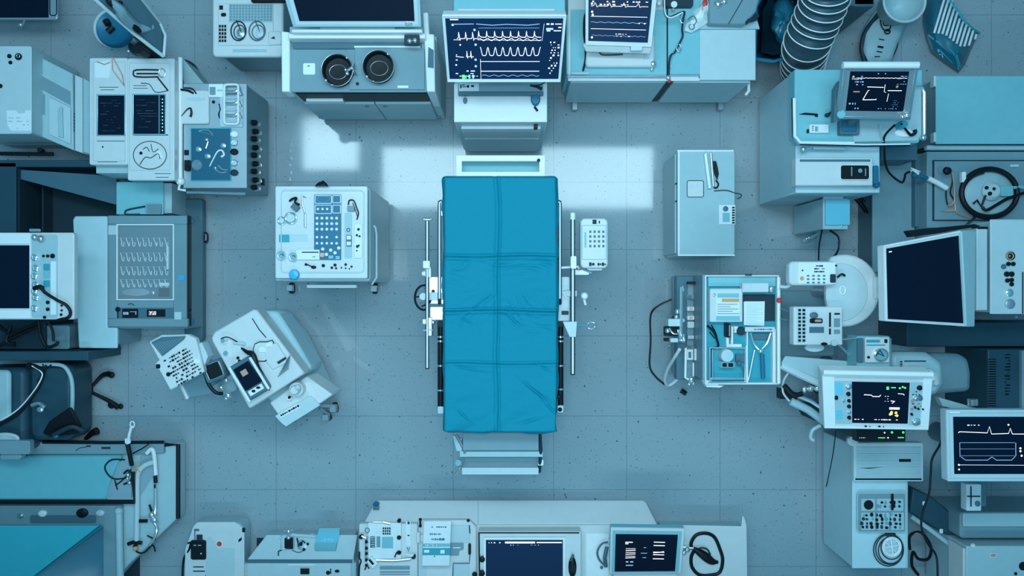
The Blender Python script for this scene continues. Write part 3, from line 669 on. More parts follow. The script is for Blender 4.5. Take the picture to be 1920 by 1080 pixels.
# dark recess shelving beneath
t = T('open_shelving', 'dark low open shelving below the tall cabinet at the left edge', 'shelving', 120, 370)
b = B(); b.box(-40, 305, 30, 440, 0, .50, ref=.5); b.box(-40, 300, 225, 313, 0, .50, ref=.5); t.p('side_panel', b, 'deep')
b = B(); b.box(36, 316, 218, 440, 0, .06, ref=.06); t.p('bottom_shelf', b, 'dark')
b = B(); b.box(34, 316, 36, 440, .06, .50, ref=.5); b.box(78, 345, 81, 440, .06, .25, ref=.25); t.p('divider', b, 'dark')
b = B(); b.prism([(38, 318), (218, 330), (218, 384), (38, 336)], .44, .47, ref=.47); t.p('sloping_shelf', b, 'slate')
# twin console
t = T('twin_console', 'white console with two upright dark screens side by side, upper left', 'console', 250, 215)
b = B(); b.box(180, 118, 306, 325, .0, .92, ref=.92); t.p('cabinet', b, 'light')
b = B(); b.box(167, 108, 239, 309, .92, 1.03, r=4); m1 = t.p('left_module', b, 'white', bev=.006)
b = B(); b.box(239, 109, 327, 338, .92, 1.02, r=3); m2 = t.p('right_module', b, 'white', bev=.005)
b = B(); b.frame(174, 116, 235, 303, 1, 1.03, 1.032, r=3); t.p('groove', b, 'light', m1, bev=0)
b = B(); b.frame(242, 118, 319, 320, 1, 1.02, 1.022, r=3); t.p('groove', b, 'light', m2, bev=0)
for (x0, y0, x1, y1, z, m, sd) in ((182, 178, 234, 254, 1.03, m1, 1), (249, 177, 310, 252, 1.02, m2, 2)):
    b = B(); b.frame(x0 - 1, y0 - 1, x1 + 1, y1 + 1, 2.2, z, z + .008); t.p('screen_frame', b, 'steel', m, bev=.001)
    b = B(); b.box(x0, y0, x1, y1, z, z + .003); s = t.p('screen', b, 'screen', m, bev=0)
    Q = QF(x0, y0, x1, y1, z + .003); b = B(); marks(b, Q, .1, .1, .85, .92, 12, sd, .35, .12, .05, .3, lift=.001); t.p('readout', b, 'slate', s, bev=0)
b = B(); b.box(297, 178, 300, 250, 1.023, 1.026); t.p('screen_bar', b, 'slate', m2, bev=0)
b = B()
for i in range(10): b.cyl(304.5, 186 + i * 6.5, 1.2, 1.023, 1.026, n=8)
t.p('indicator_light', b, 'led_cyan', m2, bev=0)
b = B()
for a in ((186, 163, 222, 164), (189, 168, 214, 169), (182, 264, 234, 265), (183, 303, 220, 304), (191, 274, 194, 277)): b.box(*a, 1.03, 1.032)
t.p('slot', b, 'dark', m1, bev=0)
b = B()
for a in ((250, 160, 275, 161), (250, 165, 277, 166), (250, 252, 315, 254), (290, 325, 320, 326), (292, 332, 316, 333)): b.box(*a, 1.02, 1.022)
t.p('slot', b, 'dark', m2, bev=0)
b = B(); b.tube([(297, 131, 1.03), (256, 131, 1.03), (250, 137, 1.03), (256, 144, 1.03), (297, 144, 1.03)], .004, smooth=3); b.tube([(256, 138, 1.03), (296, 138, 1.03)], .004); t.p('grab_handle', b, 'black', m2, bev=0)
b = B(); b.ring(304, 137, 6, .003, 1.03, ry=8); t.p('loop', b, 'steel', m2, bev=0)
b = B(); b.tube([(296, 146, 1.03), (304, 156, 1.03), (315, 170, 1.03)], .004); b.tube([(264, 156, 1.025), (280, 158, 1.025), (292, 173, 1.025), (314, 170, 1.025)], .002, smooth=3); t.p('lever', b, 'black', m2, bev=0)
b = B(); b.cyl(281, 291, 31, 1.02, 1.03, n=40, ry=26); dd = t.p('disc', b, 'white', m2, bev=.003)
b = B(); b.ring(281, 291, 31, .002, 1.03, n=40, ry=26); b.tube([(262, 309, 1.033), (272, 295, 1.033), (283, 296, 1.033), (296, 288, 1.033), (300, 298, 1.033)], .0022, smooth=3); b.tube([(283, 270, 1.033), (287, 285, 1.033), (297, 279, 1.033)], .0018, smooth=3); b.tube([(268, 280, 1.033), (275, 276, 1.033), (280, 284, 1.033)], .002, smooth=3); b.cyl(264, 287, 3, 1.03, 1.036, n=10); t.p('inlaid_wire', b, 'black', dd, bev=0)
b = B(); b.prism([(293, 284), (300, 282), (307, 297), (296, 294)], 1.03, 1.034); t.p('sticker', b, 'paper', dd, bev=0)
b = B(); b.prism([(177, 118), (204, 112), (208, 120), (204, 146), (178, 146)], 1.03, 1.036); cc = t.p('crumpled_label', b, 'paper', m1, bev=.001)
b = B(); b.tube([(182, 116, 1.04), (196, 121, 1.042), (206, 117, 1.04)], .003); b.tube([(210, 107, 1.04), (211, 131, 1.04), (233, 161, 1.04), (229, 140, 1.04), (212, 108, 1.04)], .0025); t.p('cord', b, 'copper', m1, bev=0)
b = B(); b.box(182, 310, 245, 323, .80, .86, ref=.86); t.p('lower_step', b, 'teal_pale')
# pole and equipment cart
HK = 0.52
t = T('equipment_cart', 'grey equipment cart with deep blue tray and knobbed right side, upper left', 'cart', 405, 255)
b = B(); b.prism([(349, 158), (461, 158), (461, 352), (349, 352)], .10, .98, ref=.98); t.p('cabinet', b, 'grey', bev=.005)
b = B(); b.box(343, 156, 463, 353, .98, .995, r=2); t.p('top_panel', b, 'satin', bev=.004)
b = B(); b.box(350, 165, 455, 350, .03, .10, ref=.98); t.p('plinth', b, 'dark')
for (x, y) in ((362, 190), (450, 190), (450, 345 - 20), (362, 325)): caster(t, 960 + (x - 960) * .91, 540 + (y - 540) * .91, r=.03, top=.1)
b = B(); b.prism([(335, 108), (345, 112), (383, 158), (345, 158)], .40, .80, ref=.80); t.p('side_wing', b, 'light')
b = B(); b.tube([(338, 108, 1.02), (338, 335, 1.02)], .014, n=12); t.p('side_rail', b, 'bright')
b = B(); b.ball(338, 340, 1.02, 8); b.tube([(338, 340, 1.02), (335, 355, 1.0), (348, 357, .96)], .008); t.p('rail_joint', b, 'bright', bev=0)
b = B(); b.tube([(350, 360, .93), (460, 363, .93)], .010); t.p('push_bar', b, 'steel')
# knobs down the right side face: face spans from the top edge (x 463) down to the floor
n_ = 0
for i in range(9):
    y = 224 + i * 15.5
    for z, dx in ((.80, 0), (.70, 0)):
        p = P(463, y, .98); q = Vector((p.x + .012, P(463, y, .98).y, hz(z - (.05 if i % 2 else 0))))
        b = B(); b.loft([[q + Vector((xx, .016 * s * math.cos(k * math.pi / 6), .024 * s * math.sin(k * math.pi / 6))) for k in range(12)] for xx, s in ((-.01, 1), (.012, 1), (.022, .6))])
        t.p('side_knob', b, ('black' if (i + n_) % 3 == 0 else 'chrome'), bev=0); n_ += 1
b = B(); p = P(463, 330, .98); b.loft([[Vector((p.x + xx, p.y + a, hz(zz))) for a, zz in ((-.02, .4), (.02, .4), (.02, .46), (-.02, .46))] for xx in (0, .02)]); t.p('side_latch', b, 'black')
Z = .995
t2 = T('instrument_tray', 'deep blue tray of steel instruments on the grey cart', 'tray', 395, 290, Z)
b = B(); b.box(358, 241, 432, 338, Z, Z + .006); h = t2.p('base', b, 'tray_blue', bev=.001)
b = B(); b.frame(357, 240, 433, 339, 1.6, Z, Z + .016); t2.p('rim', b, 'teal', bev=.001)
grp = 'steel instruments in the deep blue tray'
b = B(); b.tube([(373, 245, Z + .012), (390, 244, Z + .014), (399, 252, Z + .014)], .004, smooth=4); b.tube([(372, 246, Z + .012), (388, 250, Z + .012), (400, 254, Z + .012)], .002, smooth=3); S('forceps', b, 'chrome', 'curved chrome forceps at the top edge of the deep blue tray', 'instrument', grp, bev=0)
b = B(); b.tube([(385, 262, Z + .01), (390, 265, Z + .012), (386, 278, Z + .01)], .004, smooth=3); b.ball(388, 262, Z + .014, 4); S('clamp', b, 'chrome', 'small chrome clamp upper middle in the deep blue tray', 'instrument', grp, bev=0)
b = B(); b.tube([(393, 312, Z + .01), (400, 298, Z + .012), (408, 284, Z + .014), (416, 282, Z + .014), (420, 290, Z + .014), (415, 294, Z + .012)], lambda q: .003 + .004 * q, smooth=4); S('retractor', b, 'bright', 'large white hooked retractor in the middle of the deep blue tray', 'instrument', grp, bev=0)
b = B(); b.tube([(409, 310, Z + .01), (418, 318, Z + .014), (426, 318, Z + .014)], .005, smooth=3); b.tube([(404, 318, Z + .01), (414, 324, Z + .014), (424, 322, Z + .012)], .004, smooth=3); b.ball(404, 315, Z + .012, 3); S('scissors', b, 'chrome', 'black and chrome scissors at the lower right of the deep blue tray', 'instrument', grp, bev=0)
for x, y, w in ((373, 280, 'upper left'), (390, 293, 'centre left'), (419, 273, 'upper right')):
    b = B(); b.lathe(x, y, [(4, Z + .006), (5, Z + .015), (3, Z + .02), (.1, Z + .02)], ref=Z); S('steel_cup', b, 'chrome', 'tiny shiny cup, %s in the deep blue tray' % w, 'cup', 'tiny cups in the deep blue tray', bev=0)
t2 = T('side_clamp_head', 'dark clamp with clear bulb at the left edge of the deep blue tray', 'clamp', 360, 312, Z)
b = B(); b.box(345, 300, 357, 320, Z, Z + .04, r=2); b.ball(352, 316, Z + .05, 5); t2.p('jaw', b, 'black')
b = B(); b.lathe(371, 310, [(6, Z + .016), (10, Z + .03), (8, Z + .05), (.1, Z + .055)], ref=Z); t2.p('bulb', b, 'glass', bev=0)
b = B(); b.box(345, 281, 354, 291, Z, Z + .006, r=1); S('socket_plate', b, 'black', 'small black square socket left of the deep blue tray', 'socket')
# right column of small pots
for i, (y, m) in enumerate(((252, 'bright'), (268, 'chrome'), (285, 'black'), (306, 'chrome'), (324, 'dark'))):
    b = B(); b.lathe(440, y, [(7, Z), (7.5, Z + .02), (6, Z + .028), (5, Z + .028), (4.6, Z + .02), (.1, Z + .02)], ref=Z, ry=.8)
    S('specimen_pot', b, m, ('white', 'chrome', 'black', 'second chrome', 'dark grey')[i] + ' little pot in the column right of the deep blue tray', 'pot', 'little pots right of the deep blue tray', bev=0)
t2 = T('tube_rack', 'white wire rack holding clear sample tubes at the cart\'s top right', 'rack', 433, 195, Z)
b = B(); b.frame(418, 156, 448, 234, 4, Z + .05, Z + .075, r=7); t2.p('frame', b, 'bright', bev=.004)
b = B(); b.box(412, 180, 455, 238, Z, Z + .02, r=3); t2.p('base', b, 'pale')
b = B()
for x, y in ((420, 160), (446, 160), (420, 230), (446, 230)): b.cyl(x, y, 2, Z, Z + .055)
t2.p('leg', b, 'pale', bev=0)
for i in range(6):
    y = 172 + i * 11
    b = B(); b.tube([(423, y, Z + .055), (440, y, Z + .055), (447, y - 3 - i * .3, Z + .05), (452, y - 2 + 8, Z + .03)], .009, smooth=3, n=10); t2.p('sample_tube', b, 'tube_clear' if i % 2 else 'steel', bev=0)
t2 = T('card_reader', 'small white card reader with grey window left of the tube rack', 'reader', 403, 170, Z)
b = B(); b.box(391, 157, 419, 182, Z, Z + .03, r=2); h = t2.p('body', b, 'bright'); b = B(); b.box(393, 163, 404, 178, Z + .03, Z + .032, r=1); t2.p('window', b, 'grey', h); b = B(); b.box(407, 168, 417, 171, Z + .03, Z + .032); t2.p('slot', b, 'light', h, bev=0)
b = B(); b.cyl(400, 191, 3, Z, Z + .008); S('rubber_stud', b, 'black', 'tiny black stud below the white card reader', 'stud', bev=0)
b = B(); b.tube([(411, 195, Z + .01), (413, 205, Z + .02), (410, 214, Z + .01), (412, 222, Z + .01)], .004, smooth=4); S('spring_clip', b, 'black', 'black wavy clip beside the tube rack', 'clip', bev=0)
t2 = T('side_tray', 'white square side tray with a black hook, on the rail of the grey cart', 'tray', 360, 200, Z)
b = B(); b.box(331, 169, 391, 232, Z, Z + .045, r=5); h = t2.p('tray', b, 'white', bev=.006)
b = B(); b.cyl(367, 186, 18, Z + .045, Z + .052, ry=3); t2.p('grip', b, 'pale', h)
b = B(); b.tube([(340, 218, Z + .05), (350, 206, Z + .055), (357, 203, Z + .06), (359, 212, Z + .055), (357, 219, Z + .05)], lambda q: .002 + .006 * q, smooth=5); t2.p('hook', b, 'black', h, bev=0)
b = B(); b.tube([(339, 168, Z + .05), (352, 170, Z + .055), (363, 175, Z + .05)], .006, smooth=3); b.tube([(345, 165, Z + .05), (360, 166, Z + .055), (368, 176, Z + .05)], .004, smooth=3); t2.p('clip', b, 'black', h, bev=0)

# stool with handset and tilted scanner panel
HK = 1.0
t = T('blue_stool', 'round blue stool half hidden by the slanted dark panel, top left', 'stool', 212, 55)
b = B(); b.lathe(212, 52, [(26, .40), (34, .42), (35, .45), (32, .47), (28, .46), (.1, .455)], ref=.47); t.p('seat', b, 'blue', bev=0, smooth=45)
b = B(); b.lathe(212, 52, [(36, .38), (37, .40), (30, .40), (.1, .40)], ref=.40); t.p('seat_rim', b, 'pale', bev=0)
stand(t, 212, 52, .38, .02, .07, m=('steel', 'dark'))
b = B(); b.tube([(198, 38, .475), (203, 46, .475)], .02); b.tube([(202, 60, .475), (212, 50, .475)], .018); S('black_pedal', b, 'black', 'black two lobed pad lying on the round blue stool', 'pad', bev=0)
t = T('slanted_panel', 'large dark slanted glossy panel on a stand beside the blue stool', 'panel', 260, 40)
c4 = [(180, -22, 1.25), (262, -14, 1.25), (308, 40, .85), (306, 106, .80)]
b = B(); b.loft([[P(175, -4, 1.15), P(268, -4, 1.15), P(304, 44, .85), P(310, 66, .82), P(307, 106, .80)], [P(179, -6, 1.19), P(262, -6, 1.19), P(298, 42, .89), P(304, 66, .86), P(302, 98, .84)]]); h = t.p('shell', b, 'slate', bev=.006)
b = B(); b.tube([(175, -4, 1.19), (250, 62, 1.0), (307, 106, .84)], .010); b.tube([(262, -6, 1.2), (300, 42, .9), (310, 66, .86), (307, 106, .84)], .008); t.p('edge_rim', b, 'pale', h)
b = B(); b.tube([(205, 0, 1.2), (225, 18, 1.16), (232, 30, 1.12), (258, 52, 1.02), (288, 50, .97)], lambda q: .012 + .02 * math.sin(q * 3.1), smooth=5); t.p('moulded_ridge', b, 'grey', h, bev=0)
b = B(); b.tube([(200, -2, 1.21), (228, 26, 1.14), (262, 60, 1.02)], lambda q: .01 + .008 * math.sin(q * 9), smooth=6); t.p('black_gasket', b, 'black', h, bev=0)
b = B(); b.ball(251, 24, 1.06, 4); b.ball(226, 5, 1.16, 4); t.p('bolt', b, 'black', h, bev=0)
b = B(); b.cyl(257, 92, 12, .66, .76, ref=.76, ry=8); t.p('hinge', b, 'black')
stand(t, 262, 88, .66, .03, .10, names=('hinge_post', 'foot'), m=('black', 'dark'))
b = B(); b.ball(241, 96, .6, 3); b.ball(265, 96, .73, 4); t.p('bolt_head', b, 'chrome', bev=0)
HK = .30
t = T('wall_monitor', 'dark monitor with chrome edge, cut off at the extreme top left corner', 'monitor', 40, 0)
b = B(); b.box(-60, -60, 108, 37, 1.05, 1.10, r=5); h = t.p('housing', b, 'satin', bev=.006)
b = B(); b.box(-60, -60, 91, 33, 1.10, 1.104); t.p('screen', b, 'screen', h, bev=0)
b = B(); b.frame(92, -40, 107, 30, 2, 1.10, 1.108, r=6); t.p('side_grip', b, 'black', h)
b = B(); b.tube([(46, 37, 1.07), (45, 44, 1.04), (39, 46, 1.03)], .006); b.ball(39, 47, 1.03, 4); t.p('knob', b, 'chrome', h, bev=0)
stand(t, -10, -30, 1.05, .03, .05)

HK = 1.0
# ================================================================ LEFT MIDDLE
HK = 0.36
t = T('instrument_cabinet', 'grey cabinet with glass window over rows of wire hooks, left side', 'cabinet', 280, 515)
b = B(); b.box(210, 412, 352, 616, .05, .90, ref=.90); t.p('body', b, 'grey')
b = B(); b.box(202, 404, 350, 420, .90, .99); b.box(202, 597, 352, 613, .90, .985); b.box(202, 420, 219, 597, .90, .985); b.box(325, 420, 350, 597, .90, .985); b.box(219, 563, 325, 597, .90, .97); t.p('top_frame', b, 'grey', bev=.004)
b = B(); b.box(219, 420, 325, 563, .90, .915, ref=.915); t.p('tray_floor', b, 'slate', bev=0)
b = B(); b.frame(218, 420, 326, 563, 2.4, .97, .99); t.p('window_frame', b, 'bright', bev=.001)
b = B(); b.box(221, 423, 323, 560, .978, .983); t.p('window_glass', b, 'glass', bev=0)
R_ = random.Random(8)
for j, y in enumerate((454, 482, 508, 532)):
    b = B(); b.tube([(222, y - 8 if j != 9 else y, .925), (318, y - 8, .925)], .0035); t.p('hook_rail', b, 'steel', bev=0)
    for i in range(9):
        x = 228 + i * 10.3; L = 12 if j < 3 else 10
        b = B(); b.tube([(x - 2, y - 8, .93), (x, y - 2, .935), (x + R_.uniform(0, 3), y + L * .5, .935), (x + 4, y + L * .6, .93), (x + 4.5, y, .93)], .0028, smooth=3, n=6); t.p('wire_hook', b, 'bright', bev=0)
b = B(); b.box(312, 462, 316, 505, .915, .95); b.box(298, 530, 317, 536, .915, .93); t.p('white_strip', b, 'paper', bev=0)
b = B(); b.box(297, 540, 317, 556, .915, .945); t.p('dark_block', b, 'black')
b = B(); b.cyl(255, 548, 26, .915, .93, ry=7); b.ball(288, 549, .93, 6); t.p('steel_dish', b, 'steel', bev=0)
b = B(); b.box(219, 577, 325, 598, .97, .975, r=1); pn = t.p('control_strip', b, 'slate', bev=.001)
b = B(); b.box(229, 579, 259, 596, .975, .982, r=1); d1 = t.p('display', b, 'black', pn); b = B(); b.box(275, 580, 310, 594, .975, .982, r=1); d2 = t.p('display', b, 'black', pn)
SEG = {'3': 'abgcd', '5': 'afgcd', '8': 'abcdefg', '0': 'abcdef', '1': 'bc'}
SG = {'a': ((0, 0), (1, 0)), 'b': ((1, 0), (1, .5)), 'c': ((1, .5), (1, 1)), 'd': ((0, 1), (1, 1)), 'e': ((0, .5), (0, 1)), 'f': ((0, 0), (0, .5)), 'g': ((0, .5), (1, .5))}
def digits(b, Q, s, u, v, w, h, gap, wd=.0022, lift=.0015):
    for ch in s:
        for sg in SEG[ch]:
            (a, c), (d, e) = SG[sg]; b.line(Q, [(u + a * w, v + c * h), (u + d * w, v + e * h)], wd, lift=lift)
        u += w + gap
b = B(); digits(b, QF(275, 580, 310, 594, .982), '358', .12, .3, .09, .42, .05); t.p('digits', b, 'trace', d2, bev=0)
b = B(); Qd = QF(229, 579, 259, 596, .982)
for u in (.08, .2, .32): b.rect(Qd, u, .35, u + .07, .65)
b.rect(Qd, .5, .3, .9, .34); b.rect(Qd, .84, .35, .88, .65); t.p('digits', b, 'trace_dim', d1, bev=0)
b = B(); b.box(327, 585, 340, 599, .985, .99); b.box(203, 423, 218, 440, .985, .988); t.p('sticker', b, 'pale', bev=0)
b = B(); b.lathe(222, 580, [(4, .97), (4.5, 1.0), (3, 1.01), (.1, 1.01)], ref=.97); b.tube([(221, 583, .98), (221, 596, .98)], .004); t.p('key', b, 'black', bev=0)
b = B(); b.box(334, 515, 345, 526, .985, .995, r=2); t.p('button', b, 'blue_bright')
b = B(); b.box(349, 404, 353, 612, .80, .95, r=1); t.p('side_gasket', b, 'black')
for y in (413, 603):
    b = B(); b.cyl(356, y, 8, .78, .82, ry=5, ang=20 if y < 500 else -30); t.p('corner_bumper', b, 'blue')
b = B(); b.ball(353, 434, .85, 4); b.ball(355, 581, .85, 4); t.p('side_stud', b, 'black', bev=0)
b = B(); b.tube([(240, 571, .975), (246, 569, .98), (252, 573, .975)], .002); t.p('clip', b, 'black', bev=0)
t = T('side_counter', 'plain pale narrow counter left of the hook window cabinet', 'counter', 178, 525)
b = B(); b.prism([(145, 415), (205, 415), (205, 617), (222, 617), (222, 645), (148, 645)], .04, .90, ref=.92); t.p('body', b, 'grey')
b = B(); b.prism([(140, 405), (201, 405), (201, 614), (220, 614), (220, 653), (147, 653), (136, 412)], .92, .97, ref=.97); t.p('worktop', b, 'sky', bev=.008)
t = T('floor_shadow_block', 'low grey block standing for the floor shadow behind the hook window cabinet', 'floor shadow', 360, 500)
b = B(); b.prism([(222, 625), (360, 620), (378, 600), (378, 400), (366, 375), (375, 610), (222, 655)], .04, .30, ref=.3) if False else b.box(345, 372, 380, 640, .04, .22, r=6, ref=.22); t.p('body', b, 'slate', bev=.01)  # slate block put where the floor is only in shadow
b = B(); b.tube([(380, 444, .07), (388, 443, .07)], .012); t.p('caster_arm', b, 'black'); caster(t, 388, 446, r=.035, top=.08)
b = B(); b.box(367, 385, 376, 620, 0, .04, ref=.16); t.p('plinth', b, 'dark')
HK = 0.42
t = T('printer_unit', 'small white unit with dark loop handle above the hook window cabinet', 'printer', 268, 370)
b = B(); b.box(219, 342, 305, 400, .04, .80, ref=.80); t.p('body', b, 'pale')
b = B(); b.box(218, 341, 306, 402, .80, .82); t.p('lid', b, 'teal_pale')
b = B(); b.box(306, 343, 322, 400, .04, .72, ref=.72); t.p('side_panel', b, 'light')
b = B(); b.box(272, 382, 302, 402, .82, .86, r=3); t.p('clear_block', b, 'clear')
b = B(); b.tube([(272, 387, .84), (245, 392, .84), (235, 396, .84), (237, 402, .84), (262, 402, .84)], .005, smooth=4); t.p('loop_handle', b, 'dark', bev=0)
# monitor with side controls at left edge
HK = 0.75
t = T('left_monitor', 'monitor with knob column and black cable, at the left frame edge', 'monitor', 70, 517)
b = B(); b.box(-60, 436, 139, 599, 1.0, 1.06, r=5); h = t.p('housing', b, 'white', bev=.006)
b = B(); b.box(-60, 460, 55, 578, 1.06, 1.064); t.p('screen', b, 'screen', h, bev=0)
b = B(); b.box(55, 438, 57, 597, 1.06, 1.066); b.box(-60, 437, 55, 457, 1.06, 1.066); b.box(-60, 581, 55, 597, 1.06, 1.066); t.p('bezel', b, 'bright', h, bev=.001)
b = B(); b.box(59, 440, 108, 596, 1.06, 1.065, r=5); pn = t.p('control_panel', b, 'light', h)
b = B(); b.box(95, 490, 105, 590, 1.065, 1.068); t.p('white_strip', b, 'paper', pn, bev=0)
for i, y in enumerate((483, 503, 518, 534, 546, 558, 578)):
    b = B(); b.lathe(66 + (i % 2) * 2, y, [(6.5, 1.065), (6, 1.08), (4, 1.085), (3.8, 1.08), (.1, 1.08)], ref=1.065); t.p('knob', b, 'chrome', pn, bev=0)
b = B(); b.ball(65, 445, 1.08, 6); b.ball(77, 448, 1.08, 7); b.box(55, 429, 72, 434, 1.05, 1.08); t.p('knob', b, 'steel', pn, bev=0)
for i, (x, y, m) in enumerate(((87, 501, 'teal'), (87, 515, 'teal_pale'), (87, 532, 'teal'))):
    b = B(); b.box(x - 6, y - 6, x + 6, y + 6, 1.065, 1.072, r=1); t.p('button', b, m, pn)
b = B()
for x, y, r in ((98, 480, 4.5), (89, 480, 3), (81, 480, 2.5), (89, 567, 3.5), (89, 580, 3.5), (115, 573, 2), (115, 582, 2), (114, 590, 2.5), (83, 595, 3)): b.cyl(x, y, r, 1.065, 1.072, n=10)
t.p('socket', b, 'black', pn, bev=0)
b = B(); b.tube([(64, 541, 1.09), (76, 538, 1.10), (84, 548, 1.10), (106, 562, 1.10), (124, 572, 1.09), (132, 586, 1.08), (124, 597, 1.07), (90, 600, 1.02)], lambda q: .009 if q > .2 else .013, smooth=5); t.p('cable', b, 'black', h, bev=0)
b = B(); b.tube([(64, 541, 1.095), (74, 539, 1.105)], .006); t.p('cable_tip', b, 'orange', h, bev=0)
stand(t, -20, 517, 1.0, .06, .20)
HK = 0.5
t = T('wire_arm_stand', 'tangle of dark jointed arms under the left edge monitor', 'arm', 70, 625)
b = B(); b.tube([(-10, 605, .80), (20, 628, .80), (70, 605, .82)], .014); b.tube([(-10, 652, .78), (30, 630, .80), (72, 612, .82)], .010); b.tube([(20, 612, .8), (12, 640, .8), (28, 645, .8)], .012, smooth=3); t.p('arm', b, 'black', bev=0)
b = B(); b.tube([(72, 600, .84), (76, 628, .82), (88, 650, .82), (105, 646, .82), (108, 640, .82)], .010, smooth=4); b.tube([(86, 598, .84), (98, 618, .82), (100, 640, .82)], .008, smooth=4); t.p('loop_wire', b, 'black', bev=0)
b = B(); b.box(80, 610, 130, 655, .04, .66, r=5, ref=.66); t.p('box', b, 'grey', bev=.006)
b = B(); b.box(-50, 602, 85, 655, .03, .70, ref=.70); t.p('dark_case', b, 'dark', bev=.006)
b = B(); b.box(-40, 610, 120, 650, 0, .03, ref=.7); t.p('plinth', b, 'black')
b = B(); b.box(-60, 659, 165, 676, 0.0, .86, ref=.86); S('low_partition', b, 'deep', 'long dark horizontal partition bar below the left edge monitor', 'partition', bev=.004)

# dark reclining chair
HK = 0.6
t = T('treatment_chair', 'dark moulded chair with tubular arms at the left edge', 'chair', 60, 770)
b = B(); b.box(-60, 690, 48, 850, .10, .62, r=14, ref=.62); t.p('seat', b, 'deep', bev=.03)
b = B(); b.box(-60, 694, 18, 790, .62, .68, r=10, ref=.68); t.p('cushion', b, 'light', bev=.02)
b = B(); b.box(52, 682, 136, 826, .08, .52, r=18, ref=.52); t.p('side_shell', b, 'deep', bev=.03)
b = B(); b.tube([(60, 684, .60), (112, 684, .60), (130, 700, .60), (136, 730, .60), (134, 800, .56)], .012, smooth=5); t.p('frame_tube', b, 'light')
b = B(); b.tube([(52, 684, .90), (72, 690, .92), (80, 705, .92), (62, 740, .92), (30, 778, .90), (-20, 806, .86)], .014, smooth=5); b.tube([(86, 684, .88), (84, 700, .88), (70, 715, .9)], .006, smooth=3); t.p('black_arm', b, 'black', bev=0)
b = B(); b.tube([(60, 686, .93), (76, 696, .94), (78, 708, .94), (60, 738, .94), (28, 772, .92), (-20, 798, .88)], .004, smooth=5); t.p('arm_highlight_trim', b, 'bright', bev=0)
b = B(); b.tube([(80, 682, .86), (84, 695, .86), (96, 684, .8)], .005); t.p('cord', b, 'black', bev=0)
b = B(); b.tube([(60, 760, .70), (74, 756, .72), (84, 764, .72)], .012, smooth=3); b.ball(76, 768, .74, 7, .8, .6); t.p('lever', b, 'chrome', bev=0)
b = B(); b.ring(10, 823, 24, .010, .70, ry=9); b.cyl(10, 823, 22, .66, .69, ry=8); t.p('round_tray', b, 'pale', bev=0)
b = B(); b.box(-60, 826, 56, 852, .66, .74, r=4); b.box(0, 850, 40, 862, .62, .70, r=6); t.p('front_bar', b, 'grey', bev=.008)
b = B(); b.box(-50, 700, 120, 815, 0, .10, ref=.5); t.p('base', b, 'dark')
t = T('foot_pedal', 'glossy black wedge shaped pedal in front of the dark chair', 'pedal', 115, 795)
b = B(); b.loft([[P(78, 812, .58), P(92, 790, .58), P(134, 762, .58), P(157, 797, .58), P(150, 815, .58), P(95, 822, .58)], [P(86, 812, .66), P(96, 790, .70), P(132, 762, .74), P(152, 797, .66), P(146, 812, .62), P(100, 818, .62)]]); t.p('pedal_body', b, 'black', bev=.012)
b = B(); b.tube([(100, 816, .66), (118, 806, .68), (136, 800, .68), (156, 808, .64)], .014, smooth=4); t.p('toe_bar', b, 'dark', bev=0)
b = B(); b.ball(104, 817, .66, 6, .8, .6); t.p('blue_tip', b, 'blue', bev=0)
b = B(); b.cyl(116, 796, 14, 0.52, .58, ref=.58); t.p('neck', b, 'dark')
b = B(); b.tube([(160, 823, .05), (172, 812, .05), (182, 808, .06)], lambda q: .012 + .014 * q); b.ball(181, 809, .04, 6, 1, .6); S('caster_foot', b, 'black', 'short black caster foot poking out by the bed corner, left', 'foot', bev=0)
HK = 1.0
t = T('tripod_base', 'thin black forked stand base lying open on the floor, left', 'stand', 190, 735)
b = B(); b.box(146, 726, 168, 738, 0.0, .05, r=2, ref=.05); t.p('hub', b, 'black')
b = B(); b.tube([(165, 732, .04), (178, 718, .035), (192, 704, .03), (205, 701, .03)], lambda q: .010 + .010 * q * q, smooth=4); b.ball(209, 703, .025, 6, 1, .6); t.p('leg', b, 'black', bev=0)
b = B(); b.tube([(165, 732, .04), (185, 742, .035), (205, 752, .03), (222, 764, .03)], lambda q: .010 + .010 * q * q, smooth=4); b.ball(209, 759, .025, 7, 1, .6); b.ball(226, 762, .022, 5, 1, .6); t.p('leg', b, 'black', bev=0)

# ================================================================ LOWER LEFT BED
HK = .28
t = T('patient_bed', 'wide pale bed with black rim and teal end block, lower left corner', 'bed', 160, 930)
b = B(); b.prism([(-80, 832), (332, 832), (332, 972), (240, 1060), (180, 1130), (-80, 1130)], .12, .62, ref=.62); t.p('platform', b, 'light', bev=.01)
b = B(); b.box(-60, 850, 240, 1100, 0, .12, ref=.62); t.p('base', b, 'dark')
b = B(); b.tube([(306, 834, .66), (334, 834, .66), (334, 972, .66)], .014); t.p('black_edge', b, 'black', bev=0)
b = B(); b.prism([(-80, 828), (307, 828), (307, 850), (250, 852), (-80, 852)], .62, .74, ref=.74); t.p('head_rail', b, 'grey', bev=.006)
b = B(); b.tube([(80, 829, .76), (200, 830, .76), (307, 829, .76)], .010); t.p('black_edge', b, 'black', bev=0)
b = B(); b.prism([(-80, 854), (228, 854), (208, 900), (200, 940), (-80, 940)], .62, .80, ref=.80); t.p('mattress', b, 'bed_teal', bev=.02)
b = B(); b.tube([(-80, 941, .82), (252, 941, .82), (249, 885, .82)], .014); t.p('black_edge', b, 'black', bev=0)
b = B(); b.prism([(-80, 948), (228, 948), (228, 1120), (-80, 1120)], .62, .74, ref=.74); t.p('foot_deck', b, 'grey', bev=.006)
b = B(); b.tube([(223, 958, .78), (226, 1110, .78)], .022, n=12); b.ball(223, 958, .79, 8); t.p('side_post', b, 'light', bev=0)
